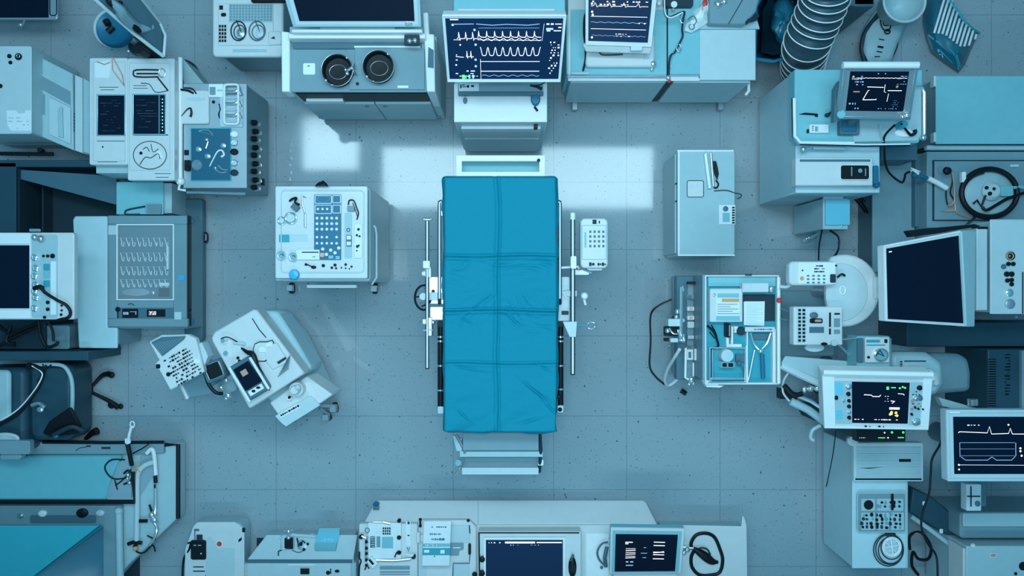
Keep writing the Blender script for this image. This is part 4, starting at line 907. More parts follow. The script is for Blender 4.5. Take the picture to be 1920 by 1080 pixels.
wd = B(); wd.loft([[P(-80, 1125, .74), P(190, 1125, .74), P(190, 984, .74), P(-80, 984, .74)], [P(-80, 1090, 1.5), P(56, 1084, 1.5), P(186, 985, 1.5), P(-80, 985, 1.5)]]); wg = t.p('teal_wedge', wd, 'teal', bev=.004, label='teal foam wedge')
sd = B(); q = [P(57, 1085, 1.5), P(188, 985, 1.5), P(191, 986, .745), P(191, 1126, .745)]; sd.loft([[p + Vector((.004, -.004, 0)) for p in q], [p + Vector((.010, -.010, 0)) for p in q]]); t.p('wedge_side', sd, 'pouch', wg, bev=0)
b = B(); b.box(56, 966, 180, 981, .74, .76, r=4); t.p('control_bar', b, 'slate')
for x, y, m, r in ((38, 967, 'steel', 6), (80, 963, 'bright', 8), (154, 962, 'black', 11), (188, 962, 'pale', 8)):
    b = B(); b.lathe(x, y, [(r, .74), (r * .95, .78), (r * .6, .80), (.1, .80)], ref=.76, ry=.8); t.p('knob', b, m, bev=0)
b = B(); b.box(190, 838, 207, 842, .74, .745); b.box(162, 835, 170, 838, .74, .745); b.tube([(142, 845, .75), (150, 840, .75), (162, 838, .75)], .002); t.p('label_marks', b, 'dark', bev=0)
t = T('drip_arm', 'slim black and white jointed arm rising over the bed edge', 'arm', 243, 845, .8)
b = B(); b.tube([(247, 872, .82), (243, 850, .95), (239, 832, 1.0)], .014); t.p('arm', b, 'black')
b = B(); b.tube([(239, 834, 1.0), (243, 812, 1.06), (247, 798, 1.1)], .009); b.ring(248, 796, 4, .004, 1.1, ry=6); b.box(234, 822, 244, 832, .98, 1.02, r=2); t.p('arm_head', b, 'bright', bev=.001)
b = B(); b.tube([(234, 862, .86), (210, 862, .84), (197, 874, .82), (201, 888, .82), (215, 898, .82), (238, 896, .82)], .0045, smooth=6); t.p('cable_loop', b, 'black', bev=0)
b = B(); b.tube([(249, 850, .86), (268, 840, .86), (282, 830, .84)], .004, smooth=3); t.p('cable', b, 'black', bev=0)
b = B(); b.tube([(232, 888, .83), (240, 882, .84), (248, 890, .83), (244, 902, .83), (232, 908, .83)], .006, smooth=5); b.tube([(216, 910, .83), (230, 900, .83), (246, 880, .84)], .004, smooth=4); b.tube([(215, 900, .83), (220, 918, .83)], .004); t.p('tangle', b, 'black', bev=0)
b = B(); b.ball(240, 890, .84, 4); b.ball(243, 905, .84, 4); b.ball(239, 897, .85, 3); t.p('connector', b, 'chrome', bev=0)
b = B(); b.prism([(222, 868), (246, 852), (246, 936), (200, 936), (206, 910)], .80, .81); t.p('clear_cover', b, 'clear', bev=0)
t = T('breathing_circuit', 'white and steel tubing with orange ends hanging over the bed side rail', 'tubing', 270, 950, .64)
Z = .70
b = B(); b.tube([(256, 1018, Z), (257, 960, Z), (257, 905, Z), (260, 885, Z + .03), (272, 872, Z + .05), (290, 866, Z + .05)], .017, smooth=5, n=12); t.p('wide_tube', b, 'pale', bev=0, smooth=60)
b = B(); b.tube([(275, 850, Z + .06), (284, 842, Z + .08), (289, 852, Z + .08), (292, 890, Z + .06)], .013, smooth=5); t.p('upper_tube', b, 'bright', bev=0)
b = B(); b.tube([(289, 862, Z + .08), (291, 888, Z + .07)], .010); b.tube([(258, 875, Z + .06), (264, 884, Z + .045)], .014); t.p('orange_tube', b, 'orange', bev=0)
b = B(); b.tube([(291, 893, Z + .06), (292, 905, Z + .05)], .013); b.box(256, 974, 276, 980, Z, Z + .03, r=1); b.tube([(290, 908, Z + .05), (291, 930, Z + .05)], .006); t.p('black_collar', b, 'black', bev=0)
b = B(); b.tube([(291, 915, Z + .05), (291, 955, Z + .05), (288, 975, Z + .04), (294, 990, Z + .04), (290, 1008, Z + .03), (280, 1022, Z + .03)], .009, smooth=4); b.ball(285, 965, Z + .05, 7); b.ball(289, 974, Z + .05, 8, .8, .8); t.p('valve', b, 'chrome', bev=0)
b = B(); b.tube([(240, 1020, Z + .02), (252, 1016, Z + .03), (266, 1018, Z + .02)], .012); b.tube([(252, 1026, Z + .02), (258, 1016, Z + .03)], .012); b.tube([(276, 1004, Z + .02), (292, 1012, Z + .02)], .005); b.tube([(280, 946, Z + .04), (284, 958, Z + .05), (282, 970, Z + .05)], .007); t.p('black_clamp', b, 'black', bev=0)
b = B(); b.ball(254, 1028, Z + .03, 5); t.p('orange_knob', b, 'orange', bev=0)
b = B(); b.prism([(262, 856), (292, 850), (296, 880), (278, 905), (262, 930)], Z - .05, Z - .02, ref=Z - .02); t.p('clear_sleeve', b, 'clear', bev=.004)
b = B(); b.tube([(255, 1020, Z), (256, 1034, Z - .03), (270, 1036, Z - .03), (286, 1022, Z - .01), (291, 1034, Z - .02)], .005, smooth=4); t.p('thin_wire', b, 'black', bev=0)
# ================================================================ TOP EDGE
HK = 0.5
t = T('keyboard_counter', 'white counter unit with keyboard and two coiled leads, top left', 'counter unit', 465, 60)
b = B(); b.box(408, -60, 528, 100, .08, .92, r=3, ref=.92); t.p('body', b, 'grey', bev=.006)
b = B(); b.box(398, -60, 530, 106, .92, 1.0, r=8); t.p('worktop', b, 'white', bev=.01)
b = B(); b.box(418, -60, 520, 90, 0, .08, ref=.92); t.p('plinth', b, 'dark')
b = B(); b.prism([(420, 96), (524, 96), (524, 90), (436, 90)], .3, .5) if False else b.box(436, 92, 500, 98, 1.0, 1.003, r=3); t.p('front_groove', b, 'light', bev=0)
t = T('keyboard', 'pale keyboard panel with grey keys on the top left counter', 'keyboard', 460, 40, 1.0)
b = B(); b.box(409, 7, 512, 85, 1.0, 1.02, r=1); h = t.p('base', b, 'white', bev=.003)
b = B(); b.box(429, 8, 511, 42, 1.02, 1.023); kb = t.p('key_bed', b, 'light', h, bev=0)
keys(t, kb, QF(430, 8, 511, 40, 1.023), 14, 6, m='grey', fill=.7, h=.003, bev=0)
keys(t, h, QF(410, 46, 425, 80, 1.02), 3, 5, m='black', fill=.72, h=.004)
b = B(); b.box(411, 10, 418, 18, 1.02, 1.025); b.box(414, 24, 424, 31, 1.02, 1.025, r=3); t.p('function_key', b, 'black', h)
for i, (x, y, r) in enumerate(((447, 58, 14), (482, 58, 15))):
    t = T('coiled_lead', ('left' if i == 0 else 'right') + ' coiled lead lying on the pale keyboard panel, top left', 'cable', x, y, 1.02)
    b = B(); b.ring(x, y, r, .004, 1.03, ry=18); b.ring(x + 2, y + 2, r * .75, .003, 1.034, ry=13); b.tube([(x - 4, y - 20, 1.03), (x + 2, y - 6, 1.04), (x + 6, y + 4, 1.04)], .003, smooth=3); t.p('wire', b, 'dark' if i == 0 else 'slate', bev=0)
    b = B(); b.lathe(x + 5, y + 4, [(8, 1.02), (8, 1.035), (4, 1.045), (.1, 1.045)], ref=1.02, ry=1.1); t.p('sensor_head', b, 'chrome' if i == 0 else 'pale', bev=0)
t = T('mouse_pad_unit', 'small white rounded module with black triangle beside the coiled leads', 'module', 512, 70, 1.0)
b = B(); b.box(502, 58, 528, 84, 1.0, 1.03, r=6); t.p('body', b, 'white', bev=.006)
b = B(); b.prism([(507, 72), (514, 68), (516, 73)], 1.03, 1.033); t.p('mark', b, 'black', bev=0)
b = B(); b.box(470, -12, 535, 4, 1.0, 1.05, r=4); S('black_scanner', b, 'black', 'black device cut by the frame behind the pale keyboard', 'device', bev=.006)
# big cabinet with basins
HK = 0.83
t = T('basin_cabinet', 'wide cabinet with two dark round basins, under the top left black monitor', 'cabinet', 670, 130)
Z = .95
b = B(); b.box(543, 50, 802, 172, .10, Z, ref=Z); t.p('body', b, 'light')
b = B(); b.box(552, 60, 795, 160, 0, .10, ref=Z); t.p('plinth', b, 'slate')
def topholes(b, x0, y0, x1, y1, z0, z1, holes):     # plate is one slab; the basins are bowls let into it
    b.box(x0, y0, x1, y1, z0, z1)
b = B(); b.box(543, 92, 800, 172.5, Z, Z + .02); top = t.p('worktop', b, 'grey', bev=.002)
b = B(); b.prism([(527, 58), (543, 60), (543, 172), (528, 172)], Z - .10, Z + .06, ref=Z + .06); t.p('end_rail', b, 'bright', bev=.006)
b = B(); b.prism([(795, 62), (814, 64), (816, 172), (800, 172)], .55, Z + .06, ref=Z + .06); er = t.p('end_rail', b, 'bright', bev=.006)
b = B(); b.prism([(803, 88), (813, 94), (813, 128), (802, 126)], Z + .06, Z + .064); t.p('rail_window', b, 'slate', er, bev=0)
b = B(); b.box(540, 62, 798, 72, Z + .02, Z + .12); t.p('back_ledge', b, 'bright', bev=.006)
b = B(); b.box(548, 72, 790, 92, Z - .02, Z + .03, ref=Z + .03, r=5); t.p('recess', b, 'slate', bev=.004)
b = B(); b.prism([(665, 88), (787, 88), (796, 92), (796, 168), (655, 168), (655, 150), (665, 140)], Z + .02, Z + .035); pl = t.p('raised_plate', b, 'grey', bev=.002)
b = B(); b.box(664, 86, 788, 89, Z + .035, Z + .05); t.p('plate_edge', b, 'bright', pl, bev=0)
for i, (x, y, r) in enumerate(((632, 131, 30), (709, 124, 30))):
    z = Z + (.02 if i == 0 else .035)
    b = B(); b.lathe(x, y, [(r * .95, z), (r * 1.0, z + .055), (r * .98, z + .062), (r * .90, z + .062), (r * .86, z + .05), (r * .82, z + .012), (.1, z + .008)], ref=z + .06, ry=1.03); bs = t.p('basin', b, 'black', bev=0, smooth=50)
    b = B(); b.ring(x, y, r * .99, .0025, z + .062, ry=r * 1.02, n=40); b.ring(x + 2, y + 4, r * .55, .002, z + .014, ry=r * .45); t.p('basin_rim', b, 'steel', bs, bev=0)
    b = B(); b.ball(x - r * .7, y + r * .66, z + .063, 3); b.ball(x - r * .3, y + r * .95, z + .063, 2.4, .6); b.ball(x + r * .6, y - r * .75, z + .063, 2.4); t.p('rim_clip', b, 'chrome', bs, bev=0)
b = B(); b.tube([(652, 132, Z + .09), (660, 126, Z + .10), (664, 118, Z + .09)], .007); b.tube([(660, 128, Z + .10), (668, 140, Z + .06)], .006); b.ball(651, 138, Z + .09, 4); b.ball(648, 131, Z + .09, 3); t.p('tap', b, 'chrome', bev=0)
b = B(); b.box(568, 118, 591, 140, Z + .02, Z + .03, r=3); sw = t.p('switch_plate', b, 'bright'); b = B(); b.prism([(575, 124), (580, 122), (581, 125)], Z + .03, Z + .032); t.p('switch_mark', b, 'slate', sw, bev=0)
b = B(); b.cyl(670, 157, 3, Z + .035, Z + .04); t.p('drain', b, 'black', bev=0)
b = B(); b.box(745, 160, 766, 165, Z + .035, Z + .045, r=1); t.p('pull', b, 'bright')
b = B(); b.box(758, 65, 786, 84, Z + .12, Z + .15, r=1); v = t.p('valve_box', b, 'dark'); b = B(); b.ball(768, 77, Z + .16, 5); b.ball(778, 76, Z + .16, 5); t.p('clear_dial', b, 'steel', v, bev=0)
# front doors: thin panels on the front face (y of the face = 172px at Z)
fy = P(0, 172, Z).y; xl, xr = P(552, 0, Z).x, P(800, 0, Z).x; xm = P(690, 0, Z).x
def front(t, x0, x1, z0, z1, m, name='door', y=fy, th=.018, parent=None, label=None):
    z0, z1 = hz(z0), hz(z1); b = B(); b.loft([[Vector((x0, y - q, z0)), Vector((x1, y - q, z0)), Vector((x1, y - q, z1)), Vector((x0, y - q, z1))] for q in (0, th)]); return t.p(name, b, m, parent, label)
front(t, xl, xr, Z - .27, Z - .02, 'black', 'drawer_slot', th=.006)
front(t, xl + .03, xl + .24, Z - .24, Z - .17, 'bright', 'slot_handle', th=.022)
for a, c in ((xl, xm - .003), (xm + .003, xr)):
    d = front(t, a, c, .12, Z - .28, 'light', 'door')
    b = B(); xx = (c - .05) if a == xl else (a + .05); b.loft([[Vector((xx + u, fy - q, hz(Z - .34 + v))) for u, v in ((-.012, -.006), (.012, -.006), (.012, .006), (-.012, .006))] for q in (.018, .026)]); t.p('door_handle', b, 'slate', d)
front(t, xl - .02, xr + .02, .10, .15, 'grey', 'kick_board', th=.01)
b = B(); b.prism([(800, 172), (816, 172), (816, 60), (800, 60)], .05, .85, ref=Z + .0); t.p('side_panel', b, 'pale', bev=.005)
# black monitor above
t = T('black_display', 'large black blank display leaning over the basin cabinet', 'monitor', 662, 20, .97)
h, s, Q = screen(t, [(515, -70, 1.34), (785, -70, 1.34), (790, 50, 1.16), (550, 50, 1.16)], th=.04, bez=(.06, .04, .05, .09), rimmat='light', fm='pale')
b = B(); b.box(546, 54, 792, 61, 1.08, 1.13); t.p('base_bar', b, 'bright', bev=.008)
b = B(); b.box(600, 20, 740, 58, .97, 1.10, ref=1.1); t.p('stand', b, 'pale')
knob(t, Q, .935, 1.045, r=.010, m='chrome', parent=h); knob(t, Q, .96, 1.045, r=.010, m='chrome', parent=h)
b = B(); b.tube([(798, 25, 1.0), (800, 66, 1.0)], .016); S('upright_post', b, 'bright', 'short white upright post right of the basin cabinet monitor', 'post')

# patient monitor on its trolley
HK = 1.0
t = T('monitor_trolley', 'white trolley with blue clip, carrying the large waveform monitor', 'trolley', 938, 150)
b = B(); b.box(852, -60, 1026, 230, .08, .98, ref=.98); t.p('body', b, 'pale', bev=.006)
b = B(); b.box(850, -60, 1060, 30, .98, 1.04, r=3); t.p('back_deck', b, 'teal_pale', bev=.006)
b = B(); b.box(858, 16, 1040, 30, 1.04, 1.06, r=2); bd = t.p('deck_rail', b, 'white')
b = B(); b.cyl(874, 24, 3.5, 1.06, 1.066); b.cyl(908, 24, 3, 1.06, 1.066); b.cyl(984, 23, 2, 1.06, 1.066); t.p('bolt', b, 'black', bd, bev=0)
b = B(); b.box(851, 156, 1026, 229, .98, 1.0, r=2); t.p('top_panel', b, 'white', bev=.004)
b = B(); b.box(859, 157, 1018, 172, 1.0, 1.03, r=1); g = t.p('ledge', b, 'grey')
b = B(); b.box(859, 172, 1019, 178, 1.0, 1.035, r=1); t.p('ledge_rail', b, 'slate', g)
b = B(); b.box(861, 156, 898, 171, 1.03, 1.035); q = t.p('badge', b, 'white', g, bev=0)
b = B(); Qb = QF(861, 156, 898, 168, 1.035); b.rect(Qb, .05, .2, .12, .8); b.rect(Qb, .16, .2, .28, .35); b.rect(Qb, .16, .5, .34, .62); b.rect(Qb, .38, .3, .5, .7); b.rect(Qb, .6, .3, .75, .6); t.p('badge_marks', b, 'black', q, bev=0)
b = B(); b.cyl(872, 188, 4, 1.0, 1.012, ry=6); t.p('button', b, 'slate')
b = B(); b.lathe(1004, 186, [(8, 1.0), (9, 1.012), (7, 1.02), (.1, 1.02)], ref=1.0, ry=1.5); c = t.p('blue_clip', b, 'blue', bev=0, label='bright blue clip')
b = B(); b.tube([(1002, 200, 1.01), (1008, 208, 1.01)], .006); t.p('clip_foot', b, 'black', c, bev=0)
b = B(); b.tube([(994, 160, 1.04), (1008, 163, 1.045), (1016, 167, 1.04)], lambda q: .004 + .005 * q); b.tube([(1022, 154, 1.04), (1010, 160, 1.045), (995, 160, 1.04)], .003, smooth=3); t.p('cable', b, 'black', bev=0)
fy2 = P(0, 230, .98).y; xa, xb = P(856, 0, .98).x, P(1022, 0, .98).x
front(t, xa + .02, xb - .02, .62, .90, 'white', 'front_panel', y=fy2); front(t, xa + .02, xb - .02, .14, .58, 'pale', 'front_panel', y=fy2)
b = B(); b.loft([[Vector((xb - .05 + u, fy2 - q, hz(v))) for u, v in ((-.008, .88), (.012, .88), (.012, .94), (-.008, .94))] for q in (0, .02)]); t.p('latch', b, 'black')
for x, y in ((872, 262), (1004, 262), (872, 60), (1004, 60)): caster(t, x, y, r=.035, top=.08)
t = T('waveform_monitor', 'large tilted patient monitor with many white waveforms, top centre', 'monitor', 945, 90, 1.0)
cm = [(829, 27, 1.52), (1062, 27, 1.52), (1051, 153, 1.30), (839, 153, 1.30)]
h, s, Q = screen(t, cm, th=.05, bez=(.022, .055, .022, .045), sm='screen_navy', fm='white')
b = B(); b.cyl(944, 90, 22, 1.04 - .04, 1.34, ref=1.2); t.p('neck', b, 'satin')
b = B()
for k in range(9):
    u = .33 + k * .0; break
def ecg(b, Q, u0, u1, v, amp, n, kind, wd=.0028, lift=.002):
    pts = []
    N_ = n * 14
    for i in range(N_ + 1):
        f = i / N_; ph = (f * n) % 1; u = u0 + (u1 - u0) * f
        if kind == 'decay': y = -math.exp(-((ph - .12) / .03) ** 2) * .9 - (math.exp(-(ph - .12) * 7) * .6 if ph > .12 else 0)
        elif kind == 'arch': y = -abs(math.cos(math.pi * ph)) ** 7
        elif kind == 'spike': y = -math.exp(-((ph - .3) / .07) ** 2) + .35 * math.exp(-((ph - .42) / .05) ** 2)
        elif kind == 'wave': y = -.5 * math.sin(ph * 2 * math.pi)
        else: y = 0
        pts.append((u, v + amp * y))
    b.line(Q, pts, wd, lift=lift); return b
b = B(); ecg(b, Q, .27, .82, .30, .10, 8, 'decay'); t.p('waveform_trace', b, 'trace', s, bev=0)
b = B(); ecg(b, Q, .27, .82, .335, .04, 8, 'wave', .0018); b.line(Q, [(.27, .34), (.82, .35)], .0016); t.p('waveform_trace', b, 'trace', s, bev=0)
b = B(); ecg(b, Q, .09, .27, .32, .11, 3, 'spike', .0026); b.line(Q, [(.06, .34), (.12, .34)], .002); t.p('waveform_trace', b, 'trace', s, bev=0)
b = B(); ecg(b, Q, .29, .82, .60, .14, 8, 'arch'); t.p('waveform_trace', b, 'trace', s, bev=0)
b = B(); ecg(b, Q, .16, .23, .62, .10, 2, 'spike', .0024); b.line(Q, [(.07, .615), (.14, .63)], .0026); t.p('waveform_trace', b, 'trace', s, bev=0)
b = B(); b.line(Q, [(.29, .70), (.82, .70)], .0022); b.line(Q, [(.29, .865), (.82, .865)], .0030); b.line(Q, [(.288, .66), (.288, 1.0)], .0016); b.line(Q, [(.84, .08), (.83, .36)], .0012); t.p('grid_line', b, 'trace', s, bev=0)
b = B(); ecg(b, Q, .30, .82, .94, .02, 6, 'wave', .0018); b.line(Q, [(.06, .09), (.24, .085)], .003); b.line(Q, [(.26, .085), (.40, .105), (.52, .09), (.70, .105), (.80, .085)], .0028); b.line(Q, [(.28, .15), (.80, .15)], .0012); t.p('waveform_trace', b, 'trace_dim', s, bev=0)
b = B(); marks(b, Q, .86, .06, .99, .22, 3, 31, .8, .5, .05, .2); marks(b, Q, .90, .36, .99, .92, 13, 32, .8, .6, .02, .06); marks(b, Q, .04, .84, .26, .97, 3, 33, .7, .5, .03, .08); marks(b, Q, .05, .38, .12, .8, 5, 34, .5, .3, .03, .08); b.rect(Q, .04, .01, .11, .025); t.p('readout', b, 'trace', s, bev=0)
b = B(); b.dots(Q, [(.245, .18), (.25, .42), (.245, .67), (.06, .10), (.245, .78)], .006); b.rect(Q, .86, .15, .92, .18); t.p('readout', b, 'paper', s, bev=0)
b = B(); b.rect(Q, .115, .93, .14, 1.0); b.rect(Q, .145, .94, .155, .99); t.p('green_readout', b, 'led_green', s, bev=0); b = B(); b.rect(Q, .175, .93, .19, .99); b.rect(Q, .21, .93, .225, .99); t.p('cyan_readout', b, 'led_cyan', s, bev=0)

# right cabinet
HK = 0.7
t = T('blue_mat_cabinet', 'wide pale cabinet with blue mats and two doors, top right of centre', 'cabinet', 1240, 100)
Z = .92
b = B(); b.box(1070, -60, 1408, 148, .10, Z, ref=Z); t.p('body', b, 'light', bev=.004)
b = B(); b.box(1085, -50, 1395, 140, 0, .10, ref=Z); t.p('plinth', b, 'slate')
b = B(); b.box(1312, 52, 1417, 150, Z, Z + .02, r=1); t.p('worktop', b, 'pale', bev=.003)
b = B(); b.box(1065, -60, 1312, 152, Z, Z + .012); t.p('worktop', b, 'white', bev=.003)
b = B(); b.box(1070, 18, 1250, 140, Z + .012, Z + .022); t.p('blue_mat', b, 'teal_pale', bev=.001); b = B(); b.box(1252, -50, 1312, 140, Z + .012, Z + .022); t.p('blue_mat', b, 'teal_pale', bev=.001)
b = B(); b.tube([(1064, 143, Z + .03), (1250, 144, Z + .03)], .007); b.tube([(1256, 141, Z + .03), (1311, 141, Z + .03), (1311, 146, Z + .03)], .005); t.p('front_rail', b, 'steel', bev=0)
b = B(); b.box(1250, -50, 1252.5, 142, Z + .012, Z + .026); t.p('divider_gap', b, 'black', bev=0)
b = B(); b.box(1071, 136, 1104, 139, Z + .022, Z + .03); t.p('label_bar', b, 'pale', bev=0)
fy = P(0, 148, Z).y; xa, xb, xc = P(1070, 0, Z).x, P(1249, 0, Z).x, P(1408, 0, Z).x
front(t, xa, xb, .15, Z - .02, 'light', 'door', y=fy); front(t, xb + .045, xc, .15, Z - .02, 'light', 'door', y=fy)
front(t, xb, xb + .045, .12, Z, 'black', 'door_gap', y=fy, th=.004)
b = B(); b.ball(1255, 152, Z, 4); b.ball(1260, 156, Z - .06, 2); t.p('red_catch', b, 'red', bev=0); b = B(); b.ball(1253, 146, Z + .03, 5); t.p('latch', b, 'chrome', bev=0)
for x in (1078, 1352):
    b = B(); b.box(x - 5, 190, x + 5, 206, 0, .10, ref=.1, r=2); t.p('foot', b, 'satin')
b = B(); b.tube([(1404, 153, .8), (1404, 170, .75), (1398, 178, .72)], .009); t.p('side_handle', b, 'bright')
b = B(); b.prism([(1062, 30), (1070, 22), (1070, 140), (1062, 140)], .3, Z + .01, ref=Z); t.p('end_panel', b, 'teal_pale')
t = T('laptop_monitor', 'tilted monitor with horizontal trace lines standing on the blue mat', 'monitor', 1165, 60, Z + .022)
h, s, Q = screen(t, [(1098, -70, 1.36), (1238, -70, 1.36), (1221, 88, 1.18), (1098, 84, 1.18)], th=.035, bez=(.04, .05, .06, .05), sm='screen_navy')
vis = lambda y: (y + 62) / 142
b = B()
for v, k, a in ((.52, 'spike', .05), (.66, 'flat', 0), (.83, 'flat', 0)): ecg(b, Q, .04, .95, v, a, 4, k, .0024)
t.p('waveform_trace', b, 'trace', s, bev=0)
b = B(); ecg(b, Q, .04, .95, .74, .01, 7, 'wave', .002); ecg(b, Q, .06, .95, .92, .01, 9, 'wave', .0015); t.p('waveform_trace', b, 'trace_dim', s, bev=0)
b = B(); marks(b, Q, .05, .44, .97, .52, 2, 41, .5, .5, .02, .05); marks(b, Q, .80, .72, .96, .77, 1, 42, .8, .6, .04, .1); marks(b, Q, .45, .88, .70, .94, 2, 43, .6, .5, .02, .05); b.dots(Q, [(.055, .49), (.06, .60), (.07, .64), (.06, .95)], .006); t.p('readout', b, 'trace', s, bev=0)
b = B(); b.slab([(1093, 84, 1.17), (1222, 88, 1.17), (1220, 102, 1.13), (1098, 98, 1.13)], .03); t.p('keyboard_edge', b, 'white', h, bev=.006)
b = B(); b.box(1182, 86, 1205, 95, 1.17, 1.19, r=2); t.p('latch', b, 'steel', h)
b = B(); b.cyl(1160, 70, 16, Z + .082, 1.17, ref=1.17, n=20); t.p('neck', b, 'satin')
t2 = T('slim_printer', 'white slim printer base in front of the trace line monitor', 'printer', 1165, 110, Z + .022)
b = B(); b.box(1098, 62, 1228, 125, Z + .022, Z + .082, r=7); h = t2.p('body', b, 'white', bev=.012)
b = B(); b.tube([(1122, 92, Z + .09), (1127, 102, Z + .09), (1145, 103, Z + .09), (1168, 102, Z + .09)], .004, smooth=3); b.ball(1142, 93, Z + .09, 4); b.ball(1157, 93, Z + .09, 3); t2.p('tray_handle', b, 'dark', h, bev=0)
b = B(); b.box(1207, 104, 1217, 112, Z + .082, Z + .086, r=2); t2.p('button', b, 'pale', h)
b = B(); b.ball(1224, 120, Z + .06, 7); b.ball(1222, 130, Z + .02 + .02, 4); t2.p('foot_knob', b, 'chrome', bev=0)
b = B(); b.tube([(1108, 23, 1.10), (1097, 28, 1.06), (1095, 60, .99), (1097, 82, 1.0), (1098, 110, .985), (1093, 133, .96)], .006, smooth=5); S('monitor_cable', b, 'black', 'black cable running down the left side of the trace line monitor', 'cable', bev=0)
t = T('hanging_cable', 'dark twisted cable hanging in front of the right blue mat', 'cable', 1265, 80, Z + .022)
b = B(); b.tube([(1246, -10, 1.1), (1247, 25, 1.1), (1256, 32, 1.1), (1282, 22, 1.1), (1281, 35, 1.05), (1279, 55, 1.0), (1280, 68, .97), (1272, 85, .965), (1265, 98, .96), (1256, 108, .96), (1254, 140, .955)], .006, smooth=6); t.p('cord', b, 'dark', bev=0)
b = B(); b.tube([(1246, -10, 1.11), (1247, 24, 1.11), (1258, 33, 1.11), (1280, 23, 1.11)], .004, smooth=4); t.p('cord_sheath', b, 'bright', bev=0)
b = B(); b.ring(1280, 34, 5, .003, 1.06, ry=9); b.ring(1273, 90, 4, .003, .97, ry=7); b.tube([(1263, 98, .965), (1258, 115, .96), (1260, 130, .96)], .0025, smooth=3); t.p('loop', b, 'steel', bev=0)
t = T('dark_device', 'dark device with white dial squeezed between monitor and white bag', 'device', 1262, 5, Z + .022)
b = B(); b.box(1245, -50, 1300, 12, Z + .022, 1.0, r=4); t.p('case', b, 'dark'); b = B(); b.cyl(1264, 8, 6, 1.0, 1.01); b.ball(1236, 6, 1.0, 5); t.p('dial', b, 'bright', bev=0)
b = B(); b.ball(1262, 18, 1.0, 3); t.p('tip', b, 'copper', bev=0)
t = T('crumpled_bag', 'crumpled white plastic wrapping with a red patch, top right of centre', 'wrapping', 1310, 35, Z + .022)
R_ = random.Random(2)
b = B(); out = [(1293, 34), (1300, 22), (1312, 14), (1322, 2), (1338, -8), (1334, 14), (1328, 30), (1330, 42), (1308, 54), (1296, 62), (1284, 58), (1284, 46), (1293, 42)]
b.loft([[P(x, y, Z + .022) for x, y in out], [P(x + R_.uniform(-1, 1), y + R_.uniform(-1, 1), Z + .05 + R_.uniform(0, .05)) for x, y in out], [P(1308 + (x - 1308) * .5, 30 + (y - 30) * .5, Z + .08 + R_.uniform(0, .05)) for x, y in out], [P(1308 + (x - 1308) * .1, 30 + (y - 30) * .1, Z + .09) for x, y in out]]); t.p('sheet', b, 'paper', bev=0, smooth=20)
b = B(); b.ball(1322, 6, Z + .12, 5, 1.4, .4); t.p('red_patch', b, 'red', bev=0); b = B(); b.ball(1319, 18, Z + .11, 3.5, 1, .4); t.p('orange_patch', b, 'orange', bev=0)
b = B(); b.tube([(1290, 36, Z + .1), (1300, 30, Z + .12), (1306, 40, Z + .11), (1300, 48, Z + .1)], .003, smooth=4); b.ring(1297, 50, 5, .0025, Z + .1); t.p('dark_crease', b, 'slate', bev=0)
t = T('grey_hood_device', 'large grey hooded device standing on the right end of the blue mat cabinet', 'device', 1370, 20, Z + .02)
b = B(); b.prism([(1330, -60), (1440, -60), (1418, 22), (1396, 46), (1330, 44)], Z + .02, 1.06, ref=1.06); t.p('hood', b, 'grey', bev=.01)
b = B(); b.prism([(1305, 50), (1330, 44), (1396, 46), (1420, 38), (1425, 54), (1305, 54)], Z + .02, Z + .05); t.p('front_lip', b, 'light')
b = B(); b.tube([(1398, 44, 1.05), (1403, 38, 1.05), (1414, 36, 1.05), (1422, 28, 1.05)], .010); t.p('hinge', b, 'dark'); b = B(); b.ball(1346, 8, 1.07, 8); b.ball(1358, 3, 1.07, 6); t.p('knob', b, 'chrome', bev=0)
b = B(); b.tube([(1366, 45, 1.065), (1392, 0, 1.065), (1400, -20, 1.065)], .002); t.p('seam', b, 'dark', bev=0)
HK = 1.0
t = T('waste_bin', 'blue bin lined with a crumpled dark bag, beside the corrugated hose', 'bin', 1455, 60)
b = B(); ro = [(1418, 10), (1440, -30), (1500, -30), (1512, 20), (1500, 75), (1482, 108), (1450, 117), (1415, 112)]
def sc(pts, k, cx=1462, cy=45): return [(cx + (x - cx) * k, cy + (y - cy) * k) for x, y in pts]
b.loft([[P(x, y, z) for x, y in sc(ro, k)] for z, k in ((.01, .78), (.50, 1.0), (.54, 1.02), (.54, .93), (.06, .72))]); t.p('tub', b, 'blue', bev=.004)
b = B(); ri = [(1432, 22), (1446, -20), (1496, -25), (1506, 5), (1492, 70), (1474, 100), (1450, 104), (1426, 98)]
b.loft([[P(x, y, z) for x, y in sc(ri, k)] for z, k in ((.08, .7), (.57, 1.0), (.59, .98), (.50, .85), (.30, .6), (.28, .1))]); bg_ = t.p('dark_liner', b, 'bag', bev=0, smooth=60)
R_ = random.Random(5)
b = B(); rings = []
for z, k in ((.32, .60), (.48, .66), (.54, .52), (.57, .34), (.575, .08)):
    rings.append([P(1470 + 36 * k * math.cos(a * .314) * (1 + R_.uniform(-.15, .15)), 40 + 68 * k * math.sin(a * .314) * (1 + R_.uniform(-.1, .1)), z + R_.uniform(-.02, .02)) for a in range(20)])
b.loft(rings); t.p('rubbish_bag', b, 'pouch', bg_, bev=0, smooth=60)
b = B(); b.tube([(1482, 40, .62), (1488, 55, .62), (1480, 72, .6), (1470, 82, .58)], .006, smooth=4); b.tube([(1495, 30, .62), (1496, 60, .6), (1486, 78, .58), (1474, 85, .58)], .005, smooth=4); b.ball(1473, 86, .58, 4, 1.2); t.p('bag_tie', b, 'teal_pale', bg_, bev=0)
t = T('corrugated_hose', 'thick ribbed grey hose rising from the floor, top right', 'hose', 1510, 110)
